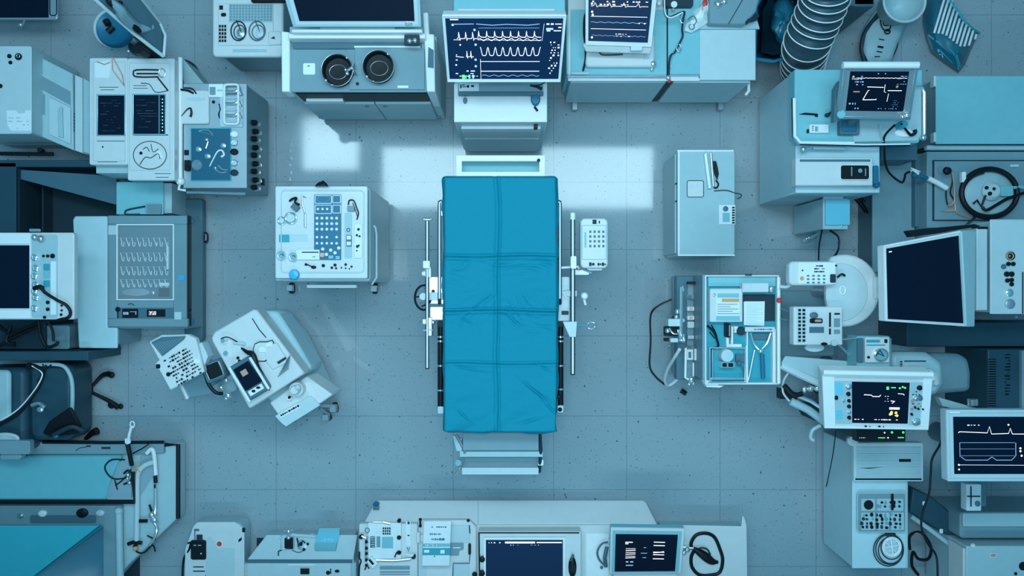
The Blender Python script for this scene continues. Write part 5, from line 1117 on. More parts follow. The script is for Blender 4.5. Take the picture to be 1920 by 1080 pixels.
b = B(); path = spline([(1504, 130, .10), (1507, 108, .42), (1514, 78, .72), (1531, 38, .86), (1548, -6, 1.0), (1556, -40, 1.1)], 36); n = len(path)
b.tube(path, lambda q: (.125 + .007 * math.sin(q * 2 * math.pi * 13)) * (1 - .06 * q), n=32); t.p('hose_wall', b, 'hose_dark', bev=0, smooth=60)
for i in range(0, 13):
    k = int((i + .4) * (n - 1) / 13); pc = Vector(P(*path[k])); d = (P(*path[min(k + 1, n - 1)]) - P(*path[k - 1])).normalized(); u = Vector((0, 0, 1)).cross(d).normalized(); v = d.cross(u); rr = (.135) * (1 - .06 * k / n)
    b = B(); b.tube([tuple(pc + (u * math.cos(a * math.pi / 20) + v * math.sin(a * math.pi / 20)) * rr) for a in range(40)], .0035, n=6, closed=True, world=True); t.p('hose_ring', b, 'bright', bev=0, smooth=60)
b = B(); b.cyl(1505, 131, 32, 0, .08, ref=.05); t.p('floor_flange', b, 'grey')
t = T('clear_mask', 'large clear moulded face mask shape with a basin, top right', 'mask', 1670, 60)
b = B(); out = [(1625, 118), (1614, 95), (1616, 60), (1632, 30), (1652, 8), (1690, 20), (1700, 45), (1684, 85), (1672, 118), (1650, 124)]
b.loft([[P(x, y, z) for x, y in sc(out, k, 1655, 70)] for z, k in ((0.005, 1.0), (.08, 1.0), (.15, .92), (.17, .72), (.175, .1))]); bd = t.p('shell', b, 'light', bev=0, smooth=60)
b = B(); b.tube([(1622, 118, .12), (1616, 90, .14), (1622, 62, .15), (1640, 36, .16), (1652, 22, .17)], .016, smooth=5); b.tube([(1664, 118, .12), (1676, 100, .13), (1682, 82, .14), (1680, 70, .14)], .008, smooth=4); t.p('edge_seal', b, 'dark', bd, bev=0)
b = B(); b.lathe(1696, 2, [(24, .15), (33, .22), (38, .34), (40, .36), (36, .36), (30, .25), (.1, .20)], ref=.36); t.p('cup', b, 'light', bev=0, smooth=60)
b = B(); b.ring(1696, 2, 39, .008, .365, n=40); t.p('cup_rim', b, 'pale', bev=0)
b = B(); b.ball(1706, -2, .22, 5); t.p('port', b, 'dark', bev=0)
b = B(); b.tube([(1651, 34, .19), (1656, 30, .19), (1664, 36, .19), (1666, 44, .19), (1670, 48, .19), (1668, 55, .19)], .004, smooth=4); b.tube([(1651, 34, .19), (1652, 46, .19), (1658, 56, .19), (1668, 58, .19)], .004, smooth=4); b.ring(1664, 59, 5, .004, .19, ry=4); b.ring(1661, 44, 5, .003, .19, ry=4)
for y, dx in ((73, 0), (87, -2), (96, -4), (106, -8)): b.tube([(1648 + dx, y, .18), (1658 + dx, y + (2 if y != 106 else 0), .18)], .003 if y != 87 else .006)
t.p('black_markings', b, 'black', bd, bev=0)
# foil pouch
t = T('foil_pouch', 'teal pouch with white diagonal stripes lying on the floor, top right', 'pouch', 1782, 70)
R_ = random.Random(9)
out = [(1740, -20), (1765, -30), (1790, 10), (1812, 40), (1835, 62), (1822, 90), (1810, 120), (1797, 136), (1770, 118), (1745, 98), (1735, 70), (1730, 38)]
b = B(); b.loft([[P(x, y, z + R_.uniform(-zz, zz)) for x, y in sc(out, k, 1782, 58)] for z, k, zz in ((.0, .98, 0), (.02, 1.0, .004), (.09, .86, .02), (.13, .62, .02), (.14, .35, .015), (.14, .08, 0))]); bd = t.p('pouch_body', b, 'pouch', bev=0, smooth=30)
b = B(); poly = [(1766, -12), (1784, -8), (1800, 35), (1833, 64), (1822, 86), (1801, 90), (1788, 80), (1770, 66), (1752, 64), (1734, 60), (1750, 40)]
def pouch_z(x, y):
    best = 0
    for (x1, y1), (x2, y2) in zip(out, out[1:] + out[:1]):
        ax, ay, bx, by = x1 - 1782, y1 - 58, x2 - 1782, y2 - 58; det = ax * by - ay * bx; px, py = x - 1782, y - 58
        if abs(det) > 1e-6:
            al = (px * by - py * bx) / det; be = (ax * py - ay * px) / det
            if al >= -1e-6 and be >= -1e-6: best = max(best, al + be)
    for (k0, z0), (k1, z1) in zip(((0, .15), (.35, .15), (.62, .14), (.86, .11)), ((.35, .15), (.62, .14), (.86, .11), (1.05, .03))):
        if best <= k1: return z0 + (z1 - z0) * (best - k0) / (k1 - k0)
    return .03
for c0 in range(1728, 1880, 8):                    # stripes lean: x = c0 + .28 * (60 - y)
    ys = []
    for (x1, y1), (x2, y2) in zip(poly, poly[1:] + poly[:1]):
        g1 = x1 - c0 - .30 * (60 - y1); g2 = x2 - c0 - .30 * (60 - y2)
        if g1 * g2 < 0: ys.append(y1 + (y2 - y1) * g1 / (g1 - g2))
    ys.sort()
    for a, c in zip(ys[::2], ys[1::2]):
        if c - a > 5: b.tube([(c0 + .30 * (60 - y), y, pouch_z(c0 + .30 * (60 - y), y) + .004) for y in [a + 1.5 + (c - a - 3) * q / 7 for q in range(8)]], .0075, n=6)
t.p('white_stripes', b, 'bright', bd, bev=0)
b = B(); b.tube([(1740, 66, .11), (1765, 84, .12), (1788, 100, .12), (1797, 130, .06)], .006, smooth=4); b.tube([(1748, 84, .09), (1768, 100, .10), (1786, 118, .08)], .005, smooth=3); b.tube([(1790, 84, .12), (1794, 104, .12), (1800, 126, .07)], .006, smooth=4); b.tube([(1836, 62, .03), (1815, 48, .10), (1800, 28, .11), (1775, -5, .1)], .008, smooth=4); t.p('fold_ridges', b, 'teal', bd, bev=0)
b = B(); b.tube([(1757, 88, .10), (1760, 98, .10)], .004); b.tube([(1760, 102, .10), (1766, 102, .10), (1768, 108, .10)], .004); t.p('light_mark', b, 'teal_pale', bd, bev=0)
b = B(); b.box(1600, -60, 1640, 12, .0, .55, ref=.55); b.box(1560, -60, 1640, 11, .5, .55, ref=.55); S('low_box_unit', b, 'slate', 'dark blue grey box cut by the frame behind the corrugated hose', 'box', bev=.01)
HK = 1.0
# ================================================================ RIGHT
# refrigerator-like cabinet
HK = 0.43
t = T('medicine_cabinet', 'tall white rounded cabinet with keypad, right of the operating table', 'cabinet', 1315, 385)
Z = 1.0
b = B(); b.box(1272, 283, 1377, 480, .03, Z, r=5, ref=Z); t.p('body', b, 'sky', bev=.02)
b = B(); b.box(1270, 282, 1378, 479, Z, Z + .02, r=6); tp = t.p('top_panel', b, 'light', bev=.012)
b = B(); b.box(1280, 290, 1370, 470, 0, .03, ref=Z); t.p('plinth', b, 'dark')
b = B(); b.box(1270, 281, 1376, 284.5, Z + .02, Z + .03); b.box(1271, 284, 1274.5, 478, Z + .02, Z + .03); b.box(1271, 477, 1378, 480, Z + .015, Z + .025); t.p('edge_trim', b, 'bright', bev=.001)
b = B(); b.prism([(1320, 289), (1325, 284), (1334, 353), (1328, 354)], Z + .02, Z + .08); b.tube([(1333, 286, Z + .05), (1338, 350, Z + .05)], .007); hd = t.p('door_handle', b, 'steel', bev=.002)
b = B(); b.prism([(1336, 302), (1343, 302), (1346, 314), (1348, 326), (1345, 338), (1340, 326)], Z + .02, Z + .05); b.tube([(1342, 338, Z + .03), (1347, 345, Z + .03), (1344, 352, Z + .03), (1338, 352, Z + .03)], .005, smooth=4); t.p('black_latch', b, 'black')
b = B(); b.tube([(1339, 358, Z + .03), (1362, 357, Z + .03), (1378, 362, Z + .01), (1388, 364, Z - .1), (1390, 368, Z - .16), (1382, 373, Z - .2)], .003, smooth=4); t.p('lead', b, 'dark', bev=0)
b = B(); b.box(1289, 339, 1319, 369, Z + .02, Z + .035, r=3); pl = t.p('square_pad', b, 'white', bev=.003); b = B(); b.frame(1288, 338, 1320, 370, 1.5, Z + .02, Z + .03, r=4); t.p('pad_outline', b, 'dark', bev=0)
b = B(); marks(b, QF(1293, 343, 1315, 366, Z + .035), .1, .1, .9, .95, 5, 8, .35, .15, .1, .2, lift=.001); t.p('faint_marks', b, 'light', pl, bev=0)
b = B(); b.box(1348, 384, 1379, 421, Z + .02, Z + .035, r=1); kp = t.p('keypad_box', b, 'paper', bev=.002)
b = B(); b.lathe(1359, 392, [(5, Z + .035), (5, Z + .045), (3, Z + .05), (.1, Z + .05)], ref=Z); t.p('knob', b, 'slate', kp, bev=0)
b = B(); b.box(1355, 399, 1368, 416, Z + .035, Z + .038); t.p('display', b, 'teal_pale', kp, bev=0)
keys(t, kp, QF(1371, 387, 1379, 420, Z + .035), 1, 7, m='black', fill=.62, h=.003)
b = B(); p = P(1271, 0, Z)
for yy in (345, 378): b.tube([(1266, yy, Z - .03), (1270, yy - 2, Z - .01)], .004)
t.p('hinge', b, 'dark', bev=0)
b = B(); p0 = P(1271, 284, Z); p1 = P(1271, 478, Z); b.loft([[Vector((p0.x - q, y, hz(z))) for y, z in ((p0.y - .01, .06), (p1.y + .01, .06), (p1.y + .01, Z - .08), (p0.y - .01, Z - .08))] for q in (0, .012)]); t.p('side_door', b, 'light', bev=.003)

# box with cyan lid
HK = 0.6
t = T('cyan_lid_box', 'grey upright box with bright cyan square lid, right of the white cabinet', 'box', 1555, 400)
b = B(); b.box(1543, 372, 1590, 430, .05, .90, r=2, ref=.90); t.p('body', b, 'light')
b = B(); b.box(1550, 376, 1584, 424, 0, .05, ref=.9); t.p('plinth', b, 'black')
b = B(); b.box(1548, 374, 1594, 422, .90, .925); t.p('lid', b, 'cyan_lid', bev=.002, label='bright cyan lid')
b = B(); b.box(1544, 360, 1582, 374, .86, .89, r=5); b.frame(1556, 366, 1580, 374, 1.5, .89, .90); t.p('rear_shelf', b, 'pale')
b = B(); b.prism([(1510, 448), (1552, 425), (1552, 431), (1512, 454)], .30, .42, ref=.42); t.p('side_rail', b, 'steel'); b = B(); b.ball(1512, 448, .46, 3); b.ball(1517, 446, .47, 3); b.ball(1578, 424, .9, 2.5); t.p('bolt', b, 'chrome', bev=0)
b = B(); b.tube([(1542, 428, .8), (1536, 460, .85), (1535, 488, .9)], .005, smooth=4); b.tube([(1556, 432, .8), (1572, 445, .8), (1571, 470, .8), (1558, 488, .85)], .006, smooth=5); t.p('cable', b, 'black', bev=0)
t = T('floor_cables', 'black cables with a plug curling down behind the cyan lid box', 'cable', 1610, 385)
b = B(); b.tube([(1582, 355, .5), (1600, 362, .5), (1615, 378, .4), (1627, 400, .25), (1632, 418, .1)], .007, smooth=5); b.tube([(1588, 356, .5), (1600, 370, .4), (1620, 395, .2), (1630, 430, .02)], .006, smooth=5); t.p('cord', b, 'black', bev=0)
b = B(); b.ball(1614, 374, .42, 6, .8, .6); b.tube([(1606, 370, .43), (1622, 378, .42)], .008); t.p('plug', b, 'black', bev=0)

# workstation with small monitor
HK = 0.86
t = T('workstation_cabinet', 'large blue grey cabinet with rounded railed top, upper right', 'cabinet', 1600, 230)
Z = .98
b = B(); b.box(1492, 132, 1650, 362, .04, Z - .12, ref=Z - .12); t.p('body', b, 'sky', bev=.006)
b = B(); b.prism([(1490, 130), (1730, 130), (1730, 255), (1722, 268), (1500, 268), (1490, 256)], Z - .12, Z, ref=Z); t.p('deck', b, 'teal_pale', bev=.006)
b = B(); b.prism([(1600, 132), (1728, 160), (1728, 252), (1720, 264), (1600, 266)], Z, Z + .012); t.p('pale_mat', b, 'light', bev=.002)
b = B(); b.prism([(1490, 184), (1492, 184), (1493, 254), (1502, 265), (1602, 266), (1602, 269), (1500, 269), (1489, 256)], Z, Z + .03); b.tube([(1488, 184, Z + .02), (1489, 256, Z + .02), (1500, 268, Z + .02), (1620, 271, Z + .02), (1706, 270, Z + .02)], .005); t.p('guard_rail', b, 'bright', bev=0)
b = B(); b.tube([(1486, 184, Z), (1487, 257, Z), (1500, 270, Z), (1620, 273, Z), (1706, 272, Z)], .006); t.p('rail_outline', b, 'black', bev=0)  # black tube added below the guard rail as a dark contrast outline
b = B(); b.tube([(1716, 163, Z + .02), (1729, 164, Z + .02), (1733, 175, Z + .02), (1733, 250, Z + .02), (1730, 260, Z + .02)], .010); b.ball(1731, 258, Z + .03, 6); t.p('guard_rail', b, 'chrome', bev=0)
b = B(); b.ball(1506, 280, Z - .05, 6); b.tube([(1506, 280, Z - .05), (1522, 275, Z - .05)], .010); t.p('caster_knob', b, 'chrome', bev=0)
b = B(); b.tube([(1524, 277, Z - .06), (1584, 278, Z - .06)], .010); t.p('drawer_pull', b, 'light')
b = B(); b.box(1500, 140, 1640, 350, 0, .04, ref=Z - .12); t.p('plinth', b, 'dark')
b = B(); b.box(1652, 270, 1720, 300, .04, .60, ref=.6); t.p('side_box', b, 'slate')
t2 = T('drawer_box', 'pale box with dark glossy window, front of the upper right cabinet', 'box', 1565, 325, Z - .12)
b = B(); b.box(1492, 295, 1637, 348, Z - .12, Z - .03, r=2); h = t2.p('body', b, 'white', bev=.006)
b = B(); b.box(1500, 299, 1632, 303, Z - .03, Z - .025); t2.p('slot', b, 'slate', h, bev=0)
b = B(); b.frame(1575, 308, 1632, 338, 2, Z - .03, Z - .015, r=6); f = t2.p('window_frame', b, 'bright', h); b = B(); b.box(1577, 310, 1630, 336, Z - .03, Z - .02, r=5); w = t2.p('window', b, 'black', h)
b = B(); b.box(1596, 313, 1598, 330, Z - .02, Z - .018); b.cyl(1613, 320, 4, Z - .02, Z - .018); b.box(1622, 316, 1624, 330, Z - .02, Z - .018); t2.p('reflector', b, 'steel', w, bev=0)
b = B(); b.box(1638, 310, 1648, 345, Z - .10, Z - .04, r=4); b.ball(1643, 346, Z - .08, 7); t2.p('blue_side_cap', b, 'blue')
Z2 = Z
b = B(); b.prism([(1498, 214), (1510, 211), (1534, 213), (1534, 219), (1530, 219), (1528, 216)], Z2, Z2 + .012); S('black_pen', b, 'black', 'thin black pen on the upper right blue worktop', 'pen')
t2 = T('small_white_box', 'small white card box with printed marks on the upper right blue worktop', 'box', 1536, 241, Z2)
b = B(); b.box(1518, 233, 1554, 249, Z2, Z2 + .03); h = t2.p('box', b, 'paper'); b = B(); Qb = QF(1518, 233, 1554, 249, Z2 + .03); b.rect(Qb, .12, .2, .22, .3); b.rect(Qb, .12, .4, .2, .5); b.rect(Qb, .12, .65, .22, .75); b.rect(Qb, .3, .25, .36, .85); b.rect(Qb, .4, .25, .43, .85); t2.p('printed_marks', b, 'slate', h, bev=0); b = B(); b.box(1514, 242, 1518, 249, Z2, Z2 + .02); t2.p('tab', b, 'black')
t2 = T('bedside_monitor', 'silver framed tilted monitor with scattered orange and white readouts, upper right', 'monitor', 1648, 190, Z)
h, s, Q = screen(t2, [(1582, 120, 1.40), (1722, 120, 1.40), (1706, 224, 1.20), (1570, 222, 1.20)], th=.04, bez=(.10, .13, .11, .15), rimmat='steel', fm='satin')
b = B(); b.tube([(1580, 122, 1.41), (1722, 122, 1.41)], .018, n=12); t2.p('top_bar', b, 'bright', h, bev=0)
b = B(); ecg(b, Q, .12, .98, .16, .008, 12, 'wave', .002); b.line(Q, [(.32, .38), (.60, .39)], .003); b.line(Q, [(.30, .70), (.27, .71), (.34, .48), (.36, .46)], .003); b.line(Q, [(.28, .71), (.50, .70), (.50, .68)], .0032); b.line(Q, [(.68, .47), (.92, .47)], .003); b.line(Q, [(.62, .32), (.62, .50), (.65, .52)], .002); b.line(Q, [(.70, .55), (.69, .75)], .002); t2.p('graph_line', b, 'trace', s, bev=0)
b = B(); b.rect(Q, .09, .49, .20, .52); b.dots(Q, [(.83, .37), (.06, .14), (.12, .18)], .007); t2.p('orange_readout', b, 'orange', s, bev=0)
b = B(); marks(b, Q, .04, .08, .26, .36, 4, 51, .7, .4, .03, .08); marks(b, Q, .80, .08, .98, .34, 4, 52, .5, .25, .04, .12); marks(b, Q, .02, .78, .16, .84, 1, 53, .9, .8, .03, .08); marks(b, Q, .12, .90, .26, .96, 1, 54, .8, .8, .04, .08); marks(b, Q, .55, .90, .90, .96, 1, 55, .6, .4, .01, .03); marks(b, Q, .78, .70, .92, .9, 4, 56, .5, .3, .01, .03); b.dots(Q, [(.48, .05), (.60, .05)], .003); t2.p('readout', b, 'trace_dim', s, bev=0)
b = B(); b.cyl(1578, 214, 8, 1.215, 1.235); t2.p('blue_knob', b, 'teal_pale', h); b = B(); b.ball(1700, 216, 1.23, 7); b.ball(1692, 219, 1.23, 5); t2.p('chrome_knob', b, 'chrome', h, bev=0)
b = B(); b.box(1575, 225, 1612, 252, Z, Z + .05, r=2); t2.p('foot', b, 'slate'); b = B(); b.box(1580, 228, 1606, 246, Z + .05, Z + .06); t2.p('foot_pad', b, 'blue'); b = B(); b.tube([(1594, 232, Z + .05), (1610, 212, 1.14), (1640, 190, 1.24)], .022, n=12); t2.p('stem', b, 'slate')
b = B(); b.prism([(1566, 165), (1575, 150), (1572, 225), (1564, 228)], 1.14, 1.20); t2.p('side_slot', b, 'slate')
b = B(); b.tube([(1547, 218, Z + .01), (1552, 215, Z + .02), (1560, 210, Z + .02)], .007); b.ball(1551, 216, Z + .02, 5, .8); S('clip_on_lamp', b, 'dark', 'tiny dark clip between the black pen and the silver framed monitor', 'clip', bev=0)
t2 = T('stylus_dock', 'white oval dock with dark handset below the silver framed monitor', 'dock', 1692, 244, Z + .012)
b = B(); b.lathe(1692, 250, [(16, Z + .012), (17, Z + .02), (15, Z + .028), (.1, Z + .03)], ref=Z, ry=.5); t2.p('dock', b, 'bright', bev=0)
b = B(); b.lathe(1683, 238, [(7, Z + .02), (8, Z + .06), (6, Z + .10), (.1, Z + .10)], ref=Z); t2.p('socket', b, 'teal', bev=0)
b = B(); b.tube([(1690, 232, Z + .10), (1700, 245, Z + .06), (1708, 253, Z + .04), (1716, 249, Z + .04), (1715, 243, Z + .04)], lambda q: .005 + .006 * q, smooth=5); t2.p('handset', b, 'black', bev=0)
b = B(); b.tube([(1678, 234, 1.1), (1662, 250, 1.04), (1657, 262, 1.01), (1658, 280, .90), (1660, 305, .80), (1668, 325, .72), (1690, 342, .68), (1696, 334, .70), (1698, 326, .74), (1706, 322, .78)], .006, smooth=6); S('long_cable', b, 'black', 'long black cable from the silver framed monitor to the white hand probe', 'cable', bev=0)
b = B(); b.tube([(1650, 232, 1.10), (1651, 250, 1.03), (1656, 266, 1.0)], .004, smooth=4); S('grey_cable', b, 'light', 'short grey cable under the silver framed monitor', 'cable', bev=0)
# large cabinet far right
HK = 0.5
t = T('side_cupboard', 'large plain blue topped cupboard cut by the right frame edge', 'cupboard', 1840, 210)
Z = .95
b = B(); b.box(1757, 146, 2010, 268, .06, Z, ref=Z); t.p('body', b, 'grey', bev=.005)
b = B(); b.box(1755, 142, 2012, 270, Z, Z + .03, r=1); t.p('top_panel', b, 'teal_pale', bev=.004)
b = B(); b.box(1738, 272, 2010, 281, .80, .88, ref=.88, r=3); t.p('front_ledge', b, 'light', bev=.005)
b = B(); b.box(1765, 150, 2000, 260, 0, .06, ref=Z); t.p('plinth', b, 'dark')
b = B(); b.box(1751, 142, 1756, 162, Z - .06, Z + .03, r=1); b.box(1751, 248, 1756, 266, Z - .06, Z + .03, r=1); t.p('hinge', b, 'pale')
# desk with coil pump
HK = 0.6
t = T('pump_desk', 'blue grey desk holding a looped pump, below the blue topped cupboard', 'desk', 1820, 355)
b = B(); b.box(1738, 284, 2000, 427, .04, .70, ref=.70); t.p('body', b, 'grey', bev=.005)
b = B(); b.box(1752, 302, 1990, 412, .70, .715, ref=.715); t.p('inset_mat', b, 'grey', bev=.001)
b = B(); b.frame(1750, 300, 1992, 414, 1.6, .70, .72, ref=.72); t.p('inset_rim', b, 'dark', bev=0)
b = B(); b.box(1716, 288, 1736, 425, .04, .55, ref=.55); t.p('side_wing', b, 'slate')
b = B(); b.box(1745, 290, 1990, 420, 0, .04, ref=.7); t.p('plinth', b, 'dark')
b = B(); b.box(1895, 308, 1911, 313, .715, .74); t.p('white_tab', b, 'pale')
t2 = T('looped_pump', 'round pump with thick black loop hose and pale valve block', 'pump', 1860, 358, .715)
b = B(); b.lathe(1855, 362, [(50, .715), (52, .74), (46, .76), (.1, .765)], ref=.72, ry=.82); t2.p('disc', b, 'light', bev=0)
b = B(); b.ring(1855, 362, 52, .016, .80, ry=45, n=48); t2.p('loop_hose', b, 'black', bev=0)
b = B(); b.ring(1853, 364, 47, .006, .79, ry=40, n=48, a0=100, a1=260); t2.p('inner_hose', b, 'dark', bev=0)
b = B(); b.tube([(1842, 388, .80), (1850, 394, .81), (1872, 382, .82), (1890, 372, .82), (1925, 360, .82)], .009, smooth=4); b.tube([(1825, 382, .79), (1832, 375, .80), (1840, 388, .80), (1848, 366, .81)], .007); t2.p('lever_arm', b, 'black', bev=0)
b = B(); b.lathe(1860, 358, [(17, .765), (18, .80), (12, .83), (.1, .83)], ref=.8); c = t2.p('valve_head', b, 'pale', bev=0)
b = B(); b.ball(1850, 352, .83, 3.5); b.ball(1864, 354, .835, 3); b.ball(1856, 363, .83, 4); t2.p('port', b, 'black', c, bev=0)
b = B(); b.box(1878, 348, 1900, 368, .765, .82, r=2); b.tube([(1900, 352, .81), (1912, 350, .81), (1930, 356, .81)], .010); t2.p('connector', b, 'teal_pale')
b = B(); b.box(1804, 322, 1812, 342, .765, .82, r=2); t2.p('side_clip', b, 'bright')
t2 = T('hand_probe', 'white hand probe with blue collar hanging over the desk\'s left side', 'probe', 1742, 338, .715)
b = B(); b.tube([(1706, 322, .80), (1712, 318, .84), (1722, 326, .82)], .008); b.tube([(1708, 315, .85), (1725, 322, .83)], .004); t2.p('tip', b, 'bright', bev=0)
b = B(); b.tube([(1710, 328, .80), (1726, 330, .80), (1738, 334, .78)], .012); t2.p('blue_collar', b, 'blue', bev=0)
b = B(); b.tube([(1740, 334, .78), (1758, 343, .77), (1775, 353, .76)], .016, n=12); t2.p('grip', b, 'bright', bev=0)
b = B(); b.tube([(1774, 357, .76), (1774, 370, .74), (1778, 384, .73), (1790, 378, .73), (1782, 362, .74), (1786, 340, .76), (1784, 320, .77)], .004, smooth=5); t2.p('lead', b, 'black', bev=0)
t2 = T('glass_ampoule', 'upright clear ampoule with copper wire on the pump desk', 'ampoule', 1775, 315, .715)
b = B(); b.lathe(1772, 317, [(8, .715), (9, .78), (8, .84), (4, .88), (.1, .88)], ref=.8); t2.p('glass', b, 'glass', bev=0); b = B(); b.ball(1776, 320, .86, 8, 1, .7); t2.p('black_bulb', b, 'black', bev=0)
b = B(); b.tube([(1785, 322, .80), (1789, 350, .76), (1790, 380, .74), (1796, 400, .74), (1825, 410, .73)], .004, smooth=4); b.prism([(1766, 396), (1792, 391), (1792, 396), (1775, 397)], .715, .74); b.tube([(1778, 386, .74), (1784, 384, .74), (1788, 379, .74)], .009); t2.p('copper_wire', b, 'copper', bev=0)
b = B(); b.tube([(1828, 408, .74), (1818, 416, .76), (1808, 426, .74)], .007); b.ball(1827, 407, .75, 3); S('dark_strut', b, 'dark', 'dark diagonal strut at the lower edge of the pump desk', 'strut', bev=0)
# large low blue grey block left of the desk
HK = 1.0
t = T('dark_base_cabinet', 'large low dark blue cabinet behind the round white arm, right', 'cabinet', 1680, 400)
b = B(); b.box(1640, 290, 1714, 520, 0, .26, ref=.26); t.p('body', b, 'slate', bev=.01)
b = B(); b.box(1636, 286, 1716, 522, .26, .28, ref=.28); t.p('top_panel', b, 'grey', bev=.006)

# big blank monitor on its round arm
t = T('blank_display', 'large blank black display with white frame, middle right', 'monitor', 1745, 520)
h, s, Q = screen(t, [(1657, 460, 1.34), (1800, 432, 1.22), (1812, 612, 1.22), (1660, 602, 1.34)], th=.05, bez=(.03, .05, .0, .03), fm='white')
b = B(); b.slab([(1803, 433, 1.24), (1830, 431, 1.18), (1828, 613, 1.18), (1812, 612, 1.24)], .06); t.p('side_frame', b, 'light', h, bev=.006)
b = B(); b.rect(Q, .04, .035, .08, .045) if False else b.rect(Q, .03, .045, .065, .06); t.p('corner_readout', b, 'trace', s, bev=0)
stand(t, 1765, 520, 1.19, .045, .13)
b = B(); b.prism([(1703, 432), (1828, 420), (1840, 424), (1710, 444)], 1.10, 1.16); t.p('top_shade', b, 'black')
t = T('round_arm_plate', 'big rounded pale swing plate joined to the blank display', 'plate', 1605, 545)
b = B(); out = []
for k in range(25):
    a = math.radians(-100 + 200 * k / 24); out.append((1585 + 66 * math.cos(a), 545 + 68 * math.sin(a)))
out += [(1560, 612), (1550, 560), (1550, 500), (1560, 482)]
b.prism(out, .95, 1.0, ref=1.0); t.p('plate', b, 'white', bev=.012)
b = B(); o2 = [(1578 + (x - 1585) * .78 - 2, 548 + (y - 545) * .80) for x, y in out[:25]] + [(1555, 600), (1552, 502)]
b.prism(o2, 1.0, 1.006); t.p('plate_inlay', b, 'pale', bev=.003)
b = B(); b.box(1640, 519, 1664, 560, .96, 1.03, r=2); t.p('connector', b, 'white', bev=.005)
b = B(); b.tube([(1570, 520, 1.02), (1578, 514, 1.03), (1584, 517, 1.02)], .006, smooth=3); t.p('black_catch', b, 'black', bev=0); b = B(); b.ring(1580, 544, 5, .004, 1.012, ry=8); t.p('catch_ring', b, 'bright', bev=0)
b = B(); b.box(1464, 545, 1566, 668, 0, .30, r=5, ref=.30); t.p('base_cabinet', b, 'grey', bev=.008)
b = B(); b.cyl(1612, 548, 12, .30, .95, ref=.95); t.p('post', b, 'satin')
t2 = T('upper_keypad', 'slim white keypad module lying on the round plate\'s upper left', 'keypad', 1525, 512, 1.006)
b = B(); b.box(1480, 490, 1569, 535, 1.006, 1.07, r=9); h = t2.p('housing', b, 'white', bev=.01)
b = B(); b.box(1497, 492, 1567, 532, 1.07, 1.074, r=2); pn = t2.p('panel', b, 'paper', h, bev=.001)
keys(t2, pn, QF(1510, 514, 1550, 533, 1.074), 4, 3, m='slate', fill=.45, h=.003)
b = B(); marks(b, QF(1526, 496, 1546, 512, 1.074), 0, 0, 1, 1, 3, 61, .8, .6, .1, .2); t2.p('label', b, 'black', pn, bev=0)
b = B(); b.cyl(1504, 522, 3.5, 1.074, 1.08); t2.p('orange_button', b, 'orange', pn, bev=0); b = B(); b.box(1557, 514, 1567, 530, 1.074, 1.08, r=2); b.cyl(1568, 498, 2, 1.07, 1.078); b.cyl(1505, 507, 1.5, 1.074, 1.078); t2.p('switch', b, 'dark', pn, bev=0)
b = B(); b.tube([(1462, 537, .98), (1475, 538, .99), (1484, 532, 1.0)], .009, smooth=3); t2.p('side_arm', b, 'pale', bev=0)
t2 = T('lower_keypad', 'square white keypad console with small screen, below the slim keypad', 'keypad', 1533, 612, .9)
b = B(); b.box(1488, 575, 1580, 647, .98, 1.05, r=2); h = t2.p('housing', b, 'white', bev=.005)
Q = QF(1495, 578, 1512, 643, 1.05); b = B(); b.box(1494, 577, 1512, 643, 1.05, 1.053); kb = t2.p('key_bed', b, 'pale', h, bev=0)
keys(t2, kb, QF(1495, 578, 1511, 642, 1.053), 2, 9, m='black', fill=.62, h=.004)
b = B(); b.box(1518, 613, 1545, 624, 1.05, 1.055); t2.p('display', b, 'slate', h, bev=0)
b = B(); b.lathe(1525, 591, [(7, 1.05), (7, 1.065), (4, 1.07), (.1, 1.07)], ref=1.05, ry=.8); t2.p('knob', b, 'slate', h, bev=0)
b = B(); b.box(1519, 597, 1543, 606, 1.05, 1.06, r=3); sw = t2.p('switch', b, 'black', h); b = B(); b.box(1528, 599, 1541, 604, 1.06, 1.064, r=2); t2.p('switch_light', b, 'copper', sw)
b = B(); b.box(1555, 586, 1558, 613, 1.05, 1.055); b.box(1555, 616, 1558, 627, 1.05, 1.055); b.box(1565, 587, 1575, 590, 1.05, 1.055); t2.p('slider', b, 'black', h, bev=0)
b = B(); b.box(1564, 597, 1575, 613, 1.05, 1.053); b.box(1564, 618, 1575, 626, 1.05, 1.053); t2.p('label_block', b, 'grey', h, bev=0)
b = B(); b.cyl(1546, 645, 6, 1.05, 1.06, ry=3); t2.p('black_foot', b, 'black', h); b = B(); b.cyl(1565, 643, 6, 1.05, 1.07); b.cyl(1528, 652, 18, .95, .98, ry=8); t2.p('mount', b, 'pale')
b = B(); b.box(1548, 590, 1586, 604, .90, .95, r=2); b.box(1548, 590, 1560, 604, .90, .98, ref=.98); t2.p('support_arm', b, 'satin')
b = B(); b.tube([(1463, 578, .95), (1478, 584, .96), (1487, 592, .98)], .005, smooth=3); b.tube([(1463, 598, .95), (1478, 600, .96), (1487, 594, .98)], .005, smooth=3); b.ball(1483, 591, .98, 4); t2.p('side_wire', b, 'slate', bev=0)
